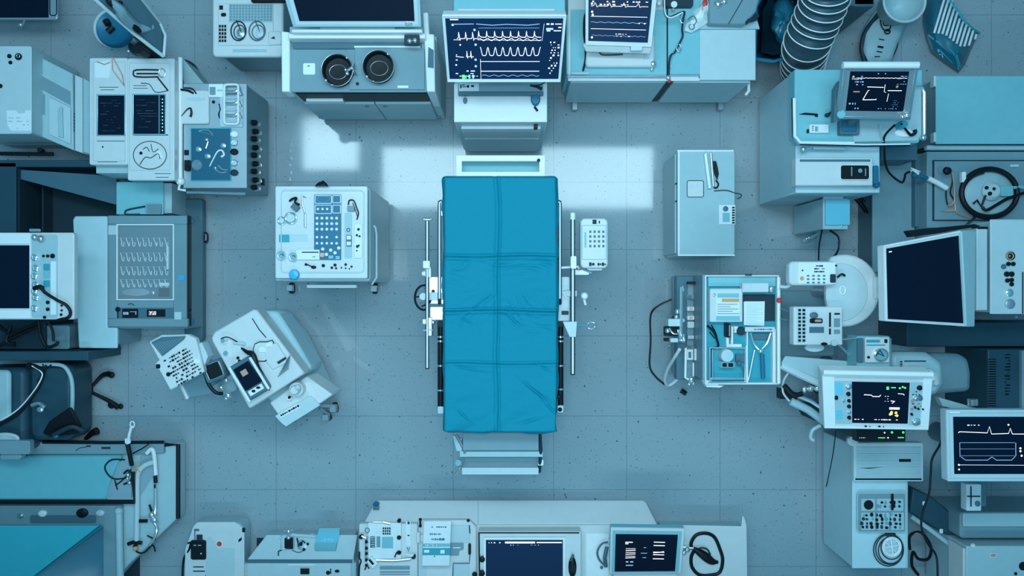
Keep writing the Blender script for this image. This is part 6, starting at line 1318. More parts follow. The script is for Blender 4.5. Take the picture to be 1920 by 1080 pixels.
# clear pump module
t = T('infusion_pump', 'small clear cased pump with a round dial, under the round plate', 'pump', 1640, 660, .92)
b = B(); b.box(1607, 630, 1670, 692, .92, 1.06, r=4); h = t.p('case', b, 'teal_pale', bev=.008)
b = B(); b.box(1622, 632, 1668, 680, 1.06, 1.08, r=3); f = t.p('front_panel', b, 'white', h, bev=.003)
b = B(); b.lathe(1650, 665, [(14, 1.08), (14, 1.095), (11, 1.10), (10, 1.095), (.1, 1.095)], ref=1.08, ry=.9); d = t.p('dial', b, 'chrome', f, bev=0)
b = B(); b.tube([(1642, 668, 1.10), (1650, 656, 1.10), (1658, 668, 1.10), (1646, 662, 1.10)], .003); t.p('dial_vane', b, 'dark', d, bev=0)
b = B(); b.box(1625, 637, 1650, 642, 1.08, 1.085, r=1); b.box(1625, 646, 1660, 648, 1.08, 1.085); t.p('slot', b, 'teal', f, bev=0); b = B(); b.cyl(1629, 670, 2.5, 1.08, 1.086); b.box(1659, 636, 1664, 643, 1.08, 1.086, r=1); t.p('button', b, 'black', f, bev=0)
b = B(); b.box(1608, 634, 1619, 680, 1.06, 1.075, r=2); t.p('side_strip', b, 'slate', h); 
b = B(); b.tube([(1560, 636, 1.0), (1575, 648, .98), (1600, 672, .94), (1622, 690, .92)], .006, smooth=3); b.tube([(1580, 637, 1.04), (1607, 634, 1.04)], .004); t.p('link_rod', b, 'steel', bev=0)

# patient monitor with yellow readouts
t = T('vital_signs_monitor', 'patient monitor with green and yellow readouts and knob panels, lower right', 'monitor', 1640, 750)
h, s, Q = screen(t, [(1541, 696, 1.34), (1748, 700, 1.34), (1740, 805, 1.22), (1545, 802, 1.22)], th=.07, bez=(.27, .17, .20, .10), fm='white')
Qa = Q4([(1541, 696, 1.34), (1748, 700, 1.34), (1740, 805, 1.22), (1545, 802, 1.22)])
b = B(); b.rect(Qa, .09, .16, .265, .92, .002, .002); p1 = t.p('side_panel', b, 'light', h, bev=0); b = B(); b.rect(Qa, .81, .16, .96, .92, .002, .002); p2 = t.p('side_panel', b, 'light', h, bev=0)
b = B(); b.rect(Qa, .10, .19, .185, .40, .004, .004); b.rect(Qa, .10, .68, .175, .82, .006, .006); t.p('blue_label', b, 'led_cyan' if False else 'cyan_lid', p1, bev=0)
for i, (u, v, r) in enumerate(((.24, .25, .014), (.235, .38, .010), (.12, .45, .010), (.19, .50, .007), (.24, .50, .008), (.24, .60, .009), (.24, .70, .009), (.24, .80, .009))): knob(t, Qa, u, v, r=r, m='chrome' if i % 3 == 0 else 'black', parent=p1)
for i, (u, v, r, m) in enumerate(((.89, .25, .012, 'black'), (.865, .43, .014, 'steel'), (.90, .43, .013, 'slate'), (.83, .48, .006, 'copper'), (.83, .62, .006, 'copper'), (.86, .60, .005, 'black'), (.89, .62, .005, 'black'), (.93, .62, .005, 'black'), (.83, .72, .006, 'black'), (.88, .86, .020, 'chrome'))): knob(t, Qa, u, v, r=r, m=m, parent=p2)
b = B(); marks(b, Qa, .82, .52, .95, .60, 2, 71, .7, .5, .03, .08); marks(b, Qa, .82, .30, .95, .40, 2, 72, .5, .5, .03, .06); t.p('panel_marks', b, 'dark', p2, bev=0)
b = B(); b.line(Q, [(.22, .30), (.34, .31), (.36, .34), (.48, .34), (.50, .30)], .0035); marks(b, Q, .03, .88, .9, .93, 1, 73, .7, .5, .02, .05); marks(b, Q, .18, .28, .30, .33, 1, 74, .9, .6, .05, .1); b.rect(Q, .66, .60, .84, .65); b.line(Q, [(.80, .26), (.90, .27), (.91, .30)], .003); b.line(Q, [(.68, .44), (.75, .45), (.70, .50)], .004); marks(b, Q, .56, .30, .64, .48, 3, 75, .6, .2, .05, .1); t.p('readout', b, 'trace', s, bev=0)
b = B(); b.rect(Q, .60, .10, .64, .17); b.rect(Q, .68, .11, .76, .13); b.dots(Q, [(.83, .13), (.88, .10), (.92, .12)], .005); t.p('green_readout', b, 'led_green', s, bev=0)
b = B(); b.dots(Q, [(.68, .77), (.70, .72), (.78, .73), (.80, .80)], .007); b.rect(Q, .66, .75, .72, .78); b.rect(Q, .76, .79, .82, .81); t.p('amber_readout', b, 'led_amber', s, bev=0)
b = B(); b.tube([(1543, 698, 1.36), (1748, 702, 1.36)], .014, n=10); t.p('top_bar', b, 'bright', h, bev=0)
b = B()
for u in (.40, .44, .53, .57): knob(t, Qa, u, .965, r=.006 if u in (.40, .53) else .003, h=.006, m='black', name='button', parent=h)
stand(t, 1698, 772, 1.2, .03, .06)
t = T('lower_display', 'narrow black display strip with green readouts under the vital signs monitor', 'display', 1652, 815, 0)
b = B(); b.box(1606, 800, 1698, 828, .98, 1.04); h = t.p('housing', b, 'black'); Q = QF(1606, 800, 1698, 828, 1.04)
b = B(); b.rect(Q, .44, .72, .58, .77); b.rect(Q, .84, .70, .96, .76); b.dots(Q, [(.72, .38), (.95, .38)], .006); t.p('green_readout', b, 'led_green', h, bev=0)
b = B(); marks(b, Q, .04, .7, .2, .78, 1, 81, .9, .7, .02, .05); b.dots(Q, [(.57, .4), (.64, .74)], .004); t.p('readout', b, 'trace', h, bev=0)
b = B(); b.box(1612, 798, 1692, 826, .05, .98, ref=.98); t.p('pedestal', b, 'dark'); b = B(); b.box(1615, 800, 1690, 822, 0, .05, ref=.98); t.p('foot', b, 'black')
# arm structure left of vital signs monitor
t = T('support_frame', 'pale angled support frame with open side, left of the vital signs monitor', 'frame', 1520, 730)
b = B(); b.loft([[P(1464, 682, .86), P(1472, 667, .86), P(1580, 676, .86), P(1700, 690, .86), P(1700, 720, .86), P(1545, 715, .86)], [P(1464, 682, .92), P(1472, 667, .92), P(1580, 676, .92), P(1700, 690, .92), P(1700, 720, .92), P(1545, 715, .92)]]); t.p('upper_arm', b, 'light', bev=.006)
b = B(); b.tube([(1464, 684, .90), (1500, 702, .90), (1545, 722, .90)], .022, n=10); t.p('arm_rail', b, 'pale'); b = B(); b.tube([(1482, 752, .86), (1515, 768, .86), (1545, 790, .86)], .022, n=10); t.p('arm_rail', b, 'light')
b = B(); b.tube([(1484, 692, .88), (1470, 712, .86), (1468, 735, .86), (1480, 752, .86)], .006, smooth=4); t.p('hoop', b, 'pale', bev=0)
b = B(); b.prism([(1462, 728), (1500, 738), (1495, 750), (1462, 748)], .80, .86); b.tube([(1470, 722, .88), (1488, 740, .88), (1505, 738, .88)], .014, smooth=3); t.p('black_shoe', b, 'black')
b = B(); b.ball(1508, 730, .88, 7); b.ball(1520, 728, .88, 8, .8); b.ball(1532, 728, .88, 6); b.tube([(1495, 742, .87), (1520, 752, .87), (1540, 765, .87)], .012); t.p('steel_joint', b, 'chrome', bev=0)
b = B(); b.box(1602, 634, 1672, 694, .87, .92); t.p('pump_shelf', b, 'satin')
stand(t, 1656, 708, .86, .03, .05)
b = B(); b.tube([(1538, 798, .86), (1524, 806, .86), (1520, 820, .84), (1526, 826, .84)], .010, smooth=4); t.p('hook', b, 'pale', bev=0)
# imaging arm behind
HK = .88
t = T('imaging_arm', 'rounded pale imaging arm head with a chrome knob, behind the vital signs monitor', 'imaging arm', 1755, 710)
b = B(); b.prism([(1670, 660), (1740, 661), (1770, 680), (1772, 720), (1758, 742), (1700, 745), (1670, 700)], .76, .90, ref=.90); t.p('head', b, 'light', bev=.03)
b = B(); b.prism([(1745, 662), (1800, 664), (1818, 672), (1823, 700), (1822, 735), (1745, 740)], .56, .70, ref=.70); t.p('rear_shell', b, 'grey', bev=.03)
b = B(); b.tube([(1700, 700, .92), (1730, 695, .93), (1750, 702, .93), (1755, 720, .92)], .020, smooth=5); t.p('contour', b, 'pale', bev=0); b = B(); b.tube([(1745, 700, .96), (1750, 712, .95)], .014); t.p('grip', b, 'bright'); b = B(); b.tube([(1696, 677, .91), (1736, 677, .91)], .003); t.p('seam', b, 'dark', bev=0)
keys(t, None, QF(1686, 676, 1693, 694, .90), 1, 4, m='dark', fill=.6, h=.004)
b = B(); b.prism([(1760, 745), (1830, 765), (1828, 775), (1768, 762)], .80, .86); t.p('lower_arm', b, 'light'); b = B(); b.tube([(1823, 748, .88), (1824, 760, .88)], .028, n=12); t.p('end_knob', b, 'chrome')
stand(t, 1790, 700, .58, .05, .08, names=('column', 'foot'), m=('satin', 'dark'))
HK = 1.0
# vent cabinet
t = T('vent_cabinet', 'dark cabinet with fine vent slots at the right frame edge', 'cabinet', 1900, 710)
b = B(); b.box(1852, 655, 2010, 790, 0, .50, ref=.5); t.p('body', b, 'deep', bev=.008)
b = B()
for i in range(20): b.box(1853, 673 + i * 4.6, 1868, 674.6 + i * 4.6, .50, .506)
t.p('vent_slots', b, 'black', bev=0)
b = B(); marks(b, QF(1884, 662, 1894, 742, .5), 0, 0, 1, 1, 14, 91, .8, .6, .2, .6); t.p('markings', b, 'black', bev=0); b = B(); b.box(1916, 657, 1925, 790, .5, .53, r=3); t.p('edge_trim', b, 'grey')
# upright column unit and control cabinet at far right
HK = 0.8
t = T('control_cabinet', 'pale cabinet with a vertical row of round knobs, right frame edge', 'cabinet', 1890, 500)
b = B(); b.box(1860, 414, 2010, 586, .04, 1.0, ref=1.0); t.p('body', b, 'light', bev=.008); b = B(); b.box(1870, 420, 2000, 580, 0, .04, ref=1.0); t.p('plinth', b, 'dark')
b = B(); b.box(1857, 411, 2010, 589, 1.0, 1.02, r=3); tp = t.p('top_panel', b, 'pale', bev=.006)
b = B(); b.box(1917, 510, 1919, 588, 1.02, 1.025); t.p('seam', b, 'dark', bev=0)
for i, (x, y, r, m) in enumerate(((1894, 480, 8, 'black'), (1890, 495, 4, 'black'), (1899, 495, 4, 'black'), (1881, 500, 4.5, 'slate'), (1887, 514, 5, 'black'), (1896, 514, 5, 'black'), (1888, 526, 4, 'black'), (1896, 525, 4, 'black'), (1896, 533, 4, 'black'), (1892, 549, 7, 'chrome'), (1893, 570, 9, 'satin'))):
    b = B(); b.lathe(x, y, [(r, 1.02), (r, 1.03), (r * .7, 1.035), (.1, 1.035)], ref=1.02); kn = t.p('knob', b, m, bev=0)
    if i == 0: b = B(); b.ring(1894, 480, 6, .003, 1.036); b.ball(1893, 480, 1.036, 2); t.p('knob_trim', b, 'copper', kn, bev=0)
t = T('white_column', 'narrow upright white column right of the large blank display', 'column', 1842, 500)
b = B(); b.box(1831, 428, 1852, 582, .03, 1.08, ref=1.08, r=2); t.p('column', b, 'pale', bev=.006); b = B(); b.box(1833, 425, 1853, 430, 1.0, 1.08); t.p('black_cap', b, 'black'); b = B(); b.box(1833, 432, 1850, 575, 0, .03, ref=1.08); t.p('foot', b, 'dark')
t = T('rear_counter', 'dark low counter below the control cabinet, right edge', 'counter', 1880, 615)
b = B(); b.box(1700, 604, 2010, 650, .0, .50, ref=.50); t.p('body', b, 'deep', bev=.006); b = B(); b.ball(1905, 594, .57, 3); t.p('stud', b, 'pale', bev=0)

# drawer column lower right
HK = 0.53
t = T('drawer_column', 'tall pale column cabinet with louvred drawers, lower right', 'cabinet', 1650, 950)
b = B(); b.box(1601, 835, 1703, 1066, .05, .98, ref=.98); t.p('body', b, 'sky', bev=.006)
b = B(); b.prism([(1598, 832), (1700, 832), (1700, 1066), (1598, 1066)], .98, 1.0); t.p('top_panel', b, 'sky', bev=.005)
b = B(); b.box(1610, 845, 1695, 1055, 0, .05, ref=.98); t.p('plinth', b, 'dark')
b = B(); b.tube([(1567, 808, .9), (1562, 850, .7), (1552, 900, .3), (1548, 915, .1)], .003, smooth=4); t.p('wing_cable', b, 'black', bev=0)
b = B(); b.box(1601, 830, 1732, 903, 1.0, 1.10, r=3); lv = t.p('drawer_unit', b, 'pale', bev=.006)
for i in range(5):
    b = B(); b.box(1606, 838 + i * 12.2, 1727, 848.4 + i * 12.2, 1.10, 1.108); d = t.p('drawer', b, 'light', lv, bev=.002)
    if i == 1: b = B(); b.box(1686, 860 - 9 + 10, 1708, 866, 1.108, 1.112); t.p('slot', b, 'black', d, bev=0)
    if i == 3: b = B(); b.prism([(1612, 878), (1655, 876), (1630, 879)], 1.108, 1.111); t.p('scratch_slot', b, 'dark', d, bev=0)
b = B(); b.box(1604, 897, 1728, 900, 1.10, 1.105); t.p('shadow_gap', b, 'black', lv, bev=0)
b = B(); b.cyl(1600, 827, 10, 1.06, 1.12); t.p('hinge_cap', b, 'white', lv, bev=.004)
t2 = T('button_box', 'dark framed box of assorted small knobs on the drawer column', 'control box', 1653, 960, 1.0)
b = B(); b.box(1608, 925, 1699, 998, 1.0, 1.04, r=5); h = t2.p('case', b, 'grey', bev=.006)
b = B(); b.frame(1607, 924, 1700, 999, 2.5, 1.04, 1.05, r=6); t2.p('case_rim', b, 'light', h)
for i, (x0, y0, x1, y1) in enumerate(((1615, 935, 1641, 958), (1644, 935, 1694, 958), (1615, 961, 1641, 994), (1644, 961, 1668, 994), (1670, 961, 1695, 994))):
    b = B(); b.box(x0, y0, x1, y1, 1.04, 1.045, r=2); t2.p('compartment', b, 'light', h, bev=.001)
b = B(); b.cyl(1629, 947, 9, 1.045, 1.055); t2.p('big_knob', b, 'black', h)
R_ = random.Random(17)
for y in (942, 950, 966, 974, 982, 989):
    for i in range(9):
        x = 1618 + i * 8.7 + R_.uniform(-2, 2)
        if y < 960 and x < 1645: continue
        b = B(); b.cyl(x, y + R_.uniform(-1, 1), R_.uniform(1.6, 3.2), 1.045, 1.053, n=10, ry=R_.uniform(2, 4)); t2.p('small_knob', b, R_.choice(['black', 'black', 'steel', 'dark']), h, bev=0)
b = B(); b.box(1671, 926, 1676, 957, 1.05, 1.06, r=1); t2.p('lever', b, 'black', h)
t2 = T('coil_of_tubing', 'round coil of pale and dark tubing on the drawer column\'s front end', 'tubing', 1668, 1030, 1.0)
b = B()
for i, (dx, dy, R0) in enumerate(((0, 0, 26), (2, 2, 23), (-2, 1, 28), (4, -3, 20))): b.ring(1668 + dx, 1030 + dy, R0, .0035, 1.01 + i * .006, ry=R0 * 1.08)
t2.p('outer_loops', b, 'dark', bev=0)
b = B(); b.ring(1672, 1025, 17, .005, 1.025, ry=18); b.ring(1672, 1025, 14, .004, 1.02, ry=15); b.tube([(1657, 1028, 1.03), (1688, 1022, 1.03)], .004); b.tube([(1670, 1008, 1.03), (1675, 1042, 1.03)], .004); b.tube([(1660, 1016, 1.03), (1683, 1038, 1.03)], .003); t2.p('inner_coil', b, 'bright', bev=0)
b = B(); b.box(1662, 1000, 1680, 1006, 1.0, 1.04, r=2); t2.p('clip', b, 'dark')
# bottom right monitor
HK = 1.0
t = T('ecg_monitor', 'large pale framed monitor with two faint traces, lower right frame edge', 'monitor', 1850, 835)
h, s, Q = screen(t, [(1773, 768, 1.20), (2020, 768, 1.20), (2020, 902, 1.20), (1776, 902, 1.20)], th=.06, bez=(.055, .10, .055, .10), fm='pale', rimmat='pale')
uu = lambda x: (x - 1787) / 219.0
b = B(); b.line(Q, [(.04, .28), (uu(1798), .26), (uu(1850), .28), (uu(1854), .17), (uu(1858), .30), (uu(1890), .29), (uu(1893), .20), (uu(1897), .30), (uu(1915), .30), (.75, .29), (.9, .29)], .0032); b.line(Q, [(.03, .84), (.95, .85)], .0014); t.p('trace_line', b, 'trace', s, bev=0)
b = B(); b.line(Q, [(.06, .70), (uu(1803), .72), (uu(1808), .755), (uu(1850), .755), (uu(1858), .70), (uu(1866), .755), (uu(1895), .755), (uu(1903), .68), (uu(1903), .45)], .0026); b.line(Q, [(.05, .45), (.05, .70)], .002); b.line(Q, [(.05, .45), (.52, .45)], .0016); b.line(Q, [(.05, .56), (.52, .56)], .001); b.line(Q, [(.05, .68), (.52, .68)], .001); t.p('trace_line', b, 'trace_dim', s, bev=0)
b = B(); marks(b, Q, .06, .13, .22, .16, 1, 95, .95, .8, .02, .05); b.dots(Q, [(.04, .84), (.04, .92), (.47, .14)], .0045); b.dots(Q, [(.57, .60), (.58, .68), (.57, .55)], .005); t.p('readout', b, 'trace', s, bev=0)
b = B(); b.box(1781, 772, 1800, 775, 1.205, 1.21); t.p('brand_plate', b, 'bright', h, bev=0)
b = B(); b.cyl(1880, 850, 26, .74, 1.14, ref=1.1); t.p('stand', b, 'satin')
b = B(); b.box(1810, 890, 1850, 950, .70, .74, r=2, ref=.74); t.p('stand_foot', b, 'slate', bev=.004)
b = B(); b.cyl(1880, 850, 20, 0, .74, ref=.74); t.p('column', b, 'slate')
b = B(); b.tube([(1771, 795, 1.0), (1764, 830, .96), (1748, 860, .94), (1745, 890, .92), (1742, 925, .9), (1730, 960, .86), (1728, 990, .84), (1740, 1020, .82), (1756, 1045, .8), (1758, 1100, .8)], .006, smooth=6); S('long_black_cable', b, 'black', 'long black cable winding between the drawer column and the lower right monitor', 'cable', bev=0)
t2 = T('stand_switch_box', 'small pale switch box below the lower right monitor', 'switch box', 1825, 932, .74)
b = B(); b.box(1812, 908, 1840, 958, .74, .80, r=2); h = t2.p('case', b, 'pale'); b = B(); b.box(1820, 912, 1822, 950, .80, .805); b.box(1814, 930, 1838, 932, .80, .805); t2.p('groove', b, 'dark', h, bev=0); b = B(); b.cyl(1834, 945, 5, .80, .81); t2.p('knob', b, 'slate', h)
# low cabinets bottom right
HK = 0.6
t = T('stepped_counter', 'stepped dark blue counter with curved left end, lower right corner', 'counter', 1850, 985)
b = B(); b.box(1800, 960, 2010, 1010, .06, .72, ref=.72, r=8); t.p('body', b, 'grey', bev=.01)
b = B(); b.prism([(1760, 930), (1800, 960), (2010, 955), (2010, 990), (1808, 992), (1795, 975)], .70, .74) if False else b.box(1806, 962, 2010, 988, .72, .75, r=4); t.p('worktop', b, 'light', bev=.006)
b = B(); b.prism([(1712, 915), (1745, 930), (1800, 975), (1802, 1008), (1795, 1015), (1706, 960)], .05, .50, ref=.5); t.p('curved_side', b, 'deep', bev=.01)
b = B(); b.tube([(1708, 968, .5), (1740, 990, .52), (1800, 1036, .54)], .014); t.p('lower_rail', b, 'light')
b = B(); b.box(1730, 940, 1737, 948, .5, .51, r=2); b.box(1762, 992, 1768, 1000, .5, .51); t.p('white_tag', b, 'paper', bev=0)
b = B(); b.box(1795, 965, 2000, 1000, 0, .06, ref=.6); t.p('plinth', b, 'black')
t = T('corner_cabinet', 'pale cabinet with a small orange lamp, lower right corner', 'cabinet', 1870, 1050)
b = B(); b.box(1815, 1026, 2010, 1140, .05, .90, ref=.90); t.p('body', b, 'light', bev=.008); b = B(); b.box(1812, 1024, 2010, 1140, .90, .92); t.p('top_panel', b, 'light', bev=.006)
b = B(); b.box(1820, 1030, 2000, 1130, 0, .05, ref=.9); t.p('plinth', b, 'dark')
b = B(); b.box(1856, 1036, 1870, 1047, .92, .93); l = t.p('lamp_plate', b, 'pale'); b = B(); b.box(1858, 1039, 1867, 1044, .93, .936); t.p('orange_lamp', b, 'copper', l); b = B(); b.cyl(1919, 1062, 8, .92, .93); b.cyl(1905, 1076, 3, .92, .93); t.p('knob', b, 'black')
b = B(); b.box(1806, 1028, 1812, 1140, .60, .88, r=2); b.ball(1824, 1023, .9, 5); t.p('side_hinge', b, 'white')
t = T('black_tube_hoops', 'dark bent tubing hoops in the gap between column and corner cabinet', 'tubing', 1740, 1040)
b = B(); b.tube([(1706, 1030, .3), (1706, 1005, .35), (1724, 998, .38), (1738, 1010, .38), (1746, 1030, .3), (1740, 1048, .25), (1722, 1048, .2), (1712, 1035, .15), (1710, 1060, .05), (1722, 1078, .02)], .009, smooth=6); t.p('hoop', b, 'black', bev=0)
b = B(); b.tube([(1704, 1012, .3), (1716, 1000, .38), (1730, 1002, .38)], .004, smooth=3); t.p('copper_hoop', b, 'copper', bev=0)

# ================================================================ blue cart right of centre
HK = 1.0
t = T('blue_tray_cart', 'open blue cart full of instruments and paper, right of the operating table', 'cart', 1392, 620)
Z = .86
b = B(); b.box(1324, 520, 1458, 718, .10, Z, ref=Z); t.p('body', b, 'grey', bev=.004)
b = B(); b.box(1324, 518, 1460, 719, Z, Z + .01); t.p('blue_liner', b, 'teal', bev=.001)
b = B(); b.frame(1322, 516, 1461, 721, 2.4, Z, Z + .05); t.p('rim', b, 'bright', bev=.002)
b = B(); b.tube([(1460, 520, Z + .07), (1460, 719, Z + .07)], .010); t.p('side_rail', b, 'bright', bev=0)
b = B(); b.box(1268, 517, 1320, 712, .56, .64, ref=.64); t.p('side_shelf', b, 'slate', bev=.006)
b = B(); b.box(1317, 515, 1322, 712, .62, Z + .03); t.p('side_wall', b, 'grey')
b = B(); b.box(1262, 518, 1300, 700, .06, .12, ref=.12); t.p('lower_shelf', b, 'grey')
for x, y in ((1290, 692), (1300, 530), (1400, 530), (1400, 690)): caster(t, x, y, r=.035, top=.10)
b = B(); b.box(1328, 519, 1455, 537, Z + .01, Z + .03); t.p('back_ledge', b, 'teal_pale', bev=.002)
b = B(); b.box(1398, 514, 1410, 517, Z + .05, Z + .06); t.p('catch', b, 'dark', bev=0)
b = B(); b.frame(1330, 651, 1399, 718, 2.5, Z + .01, Z + .045); b.box(1335, 655, 1337, 712, Z + .01, Z + .05); b.box(1330, 708, 1398, 712, Z + .01, Z + .04); t.p('inner_frame', b, 'steel', bev=.001)
b = B(); b.frame(1400, 617, 1455, 720, 2.5, Z + .01, Z + .04); b.box(1449, 614, 1453, 718, Z + .01, Z + .05); t.p('inner_frame', b, 'bright', bev=.001)
b = B(); b.ball(1461, 563, Z + .09, 5); t.p('red_knob', b, 'red', bev=0, label='red knob')
b = B(); b.prism([(1318, 713), (1334, 713), (1348, 722), (1358, 723), (1350, 727), (1325, 726)], Z - .04, Z + .02); t.p('front_latch', b, 'bright')
b = B(); b.box(1392, 552, 1453, 602, Z + .01, Z + .015); t.p('dark_well', b, 'dark', bev=0)
zt = Z + .01
t2 = T('reading_tablet', 'white framed tablet with orange bar on the blue cart', 'tablet', 1361, 572, zt)
b = B(); b.box(1331, 541, 1393, 604, zt, zt + .06, r=3); h = t2.p('housing', b, 'white', bev=.006); b = B(); b.box(1343, 549, 1387, 592, zt + .06, zt + .063); s = t2.p('page', b, 'paper', h, bev=0)
b = B(); b.box(1345, 550, 1386, 558, zt + .063, zt + .065); b.box(1343, 593, 1387, 601, zt + .06, zt + .064); t2.p('blue_header', b, 'teal_pale', s, bev=0)
b = B(); b.box(1354, 560, 1386, 566, zt + .063, zt + .066); t2.p('orange_bar', b, 'orange', s, bev=0)
b = B(); Qp = QF(1345, 568, 1386, 590, zt + .063)
for i, v in enumerate((.1, .3, .5, .7, .9)): b.rect(Qp, 0, v, (.9, .6, .95, .7, 1)[i], v + .04)
b.dots(QF(1333, 545, 1343, 560, zt + .06), [(.6, .4), (.6, .7), (.85, .5)], .003); t2.p('text_lines', b, 'slate', s, bev=0)
t2 = T('paper_stack', 'loose stack of white printed sheets in the dark well of the blue cart', 'papers', 1415, 588, Z + .015)
b = B()
for i in range(5): b.prism([(1396 - i * .4, 565 + i * .3), (1434 - i * .2, 565), (1433, 612 - i * .5), (1396 - i * .3, 610)], Z + .015 + i * .004, Z + .0186 + i * .004)
h = t2.p('sheets', b, 'paper', bev=0)
b = B(); Qp = QF(1397, 566, 1433, 611, Z + .035)
for i in range(14): b.rect(Qp, .06, .06 + i * .065, .94 - .3 * (i % 3 == 2), .072 + i * .065, .001, .0008)
t2.p('printed_lines', b, 'light', h, bev=0)
t2 = T('white_case', 'white rectangular case at the top right of the blue cart', 'case', 1417, 540, Z + .03)
b = B(); b.box(1392, 530, 1442, 548, Z + .03, Z + .09, r=2); t2.p('case', b, 'white', bev=.005); b = B(); b.frame(1394, 532, 1408, 544, 1, Z + .09, Z + .093, r=2); t2.p('window', b, 'pale', bev=0); b = B(); b.ball(1446, 542, Z + .05, 5, 1.5, .8); t2.p('clip', b, 'chrome', bev=0)
t2 = T('tool_bar', 'white printed bar holding a Y shaped metal tool on the blue cart', 'holder', 1425, 640, zt)
b = B(); b.box(1397, 613, 1453, 622, zt + .03, zt + .05, r=1); h = t2.p('bar', b, 'white'); b = B(); marks(b, QF(1408, 614, 1450, 621, zt + .05), .05, .1, .95, .9, 1, 101, .9, .6, .03, .08); t2.p('bar_marks', b, 'dark', h, bev=0)
b = B(); b.tube([(1407, 624, zt + .03), (1414, 645, zt + .03), (1425, 657, zt + .03)], .006, smooth=3); b.tube([(1445, 625, zt + .03), (1438, 644, zt + .03), (1427, 656, zt + .03)], .006, smooth=3); b.ball(1426, 658, zt + .03, 5); t2.p('tool_fork', b, 'chrome', bev=0)
b = B(); b.tube([(1429, 664, zt + .02), (1431, 709, zt + .02)], .012); t2.p('tool_handle', b, 'blue', bev=0, label='blue handle'); b = B(); b.box(1412, 625, 1442, 638, zt, zt + .01); t2.p('blue_pad', b, 'slate')
b = B(); b.tube([(1415, 656, zt + .02), (1405, 706, zt + .02), (1402, 717, zt + .02)], .005); S('steel_rod', b, 'steel', 'thin slanted steel rod left of the Y shaped tool', 'rod', bev=0)
b = B(); b.tube([(1400, 648, zt + .03), (1401, 718, zt + .03)], .006); S('straight_rod', b, 'bright', 'straight vertical white rod in the middle of the blue cart', 'rod', bev=0)
t2 = T('microscope_head', 'round white capped instrument with twin black eyepieces on the blue cart', 'instrument', 1365, 672, zt)
b = B(); b.lathe(1364, 667, [(12, zt), (12.5, zt + .07), (11.5, zt + .08), (.1, zt + .082)], ref=zt + .08); t2.p('cap', b, 'pale', bev=0)
b = B(); b.box(1351, 678, 1378, 690, zt, zt + .06, r=2); e = t2.p('eyepiece_block', b, 'chrome'); b = B(); b.box(1355, 681, 1363, 688, zt + .06, zt + .065, r=1); b.box(1366, 681, 1375, 688, zt + .06, zt + .065, r=1); t2.p('eyepiece', b, 'black', e)
b = B(); b.box(1380, 664, 1397, 679, zt, zt + .02); b.ball(1386, 681, zt + .03, 5); b.tube([(1388, 684, zt + .02), (1394, 696, zt + .02), (1395, 708, zt + .02)], .004, smooth=3); t2.p('side_plate', b, 'slate')
t2 = T('l_shaped_clamp', 'white L shaped clamp with black top in the middle of the blue cart', 'clamp', 1370, 630, zt)
b = B(); b.prism([(1362, 632), (1367, 632), (1367, 645), (1391, 645), (1391, 651), (1362, 651)], zt, zt + .04); b.box(1371, 612, 1375, 645, zt, zt + .03); t2.p('bracket', b, 'bright'); b = B(); b.box(1362, 606, 1370, 633, zt, zt + .06, r=3); t2.p('black_top', b, 'black'); b = B(); b.box(1367, 610, 1369, 630, zt + .06, zt + .065); t2.p('trim', b, 'steel', bev=0)
t2 = T('black_cup', 'small dark round cup with pale tab beside the L shaped clamp', 'cup', 1386, 619, zt)
b = B(); b.lathe(1387, 620, [(8, zt), (9, zt + .03), (7, zt + .045), (.1, zt + .045)], ref=zt, ry=.9); t2.p('cup', b, 'dark', bev=0); b = B(); b.box(1376, 612, 1384, 624, zt, zt + .03, r=1); t2.p('tab', b, 'paper'); b = B(); b.box(1375, 616, 1378, 622, zt + .02, zt + .034); t2.p('gold_edge', b, 'orange')
b = B(); b.tube([(1326, 610, zt + .02), (1338, 622, zt + .03), (1344, 636, zt + .03), (1346, 650, zt + .02), (1330, 653, zt + .02)], .006, smooth=5); b.tube([(1334, 610, zt + .03), (1342, 625, zt + .02), (1346, 642, zt + .02)], .004, smooth=4); b.tube([(1330, 622, zt + .02), (1340, 634, zt + .02)], .003); S('spectacles', b, 'black', 'thin black curved wire frame at the left edge of the blue liner', 'frame', bev=0)
# left flank of the cart
zs = .64
t2 = T('pole_rail', 'upright chrome pole with dark clamps on the blue cart\'s left flank', 'pole', 1278, 590, .64)
b = B(); b.tube([(1277, 538, .86), (1277, 640, .86)], .010); t2.p('pole', b, 'chrome', bev=0); b = B(); b.tube([(1277, 560, .86), (1292, 561, .80), (1300, 562, .66)], .004); b.tube([(1280, 536, .86), (1282, 546, .86)], .006); t2.p('arm', b, 'steel', bev=0)
b = B(); b.cyl(1277, 600, 4, .642, .86, ref=.8, n=12); t2.p('post', b, 'satin'); b = B(); b.cyl(1277, 600, 8, .64, .66, ref=.8, n=16); t2.p('foot', b, 'dark')
b = B(); b.box(1253, 598, 1276, 612, .80, .86, r=2); b.box(1257, 634, 1272, 642, .78, .84, r=2); t2.p('pale_clamp', b, 'pale'); b = B(); b.box(1246, 612, 1275, 630, .76, .80, r=2); b.box(1246, 634, 1262, 640, .76, .80); t2.p('dark_clamp', b, 'black')
b = B(); b.ball(1270, 584, .86, 5); b.ball(1268, 594, .86, 4); b.ball(1252, 620, .82, 5); b.tube([(1255, 615, .84), (1262, 625, .84), (1273, 626, .84)], .005, smooth=3); b.tube([(1272, 618, .86), (1277, 636, .87), (1283, 640, .86), (1282, 626, .86)], .007, smooth=3); b.ball(1254, 648, .70, 4, .6); t2.p('steel_knob', b, 'chrome', bev=0)
t2 = T('vial_rail', 'row of clear vials and small boxes along the cart\'s left shelf', 'rack', 1300, 620, zs)
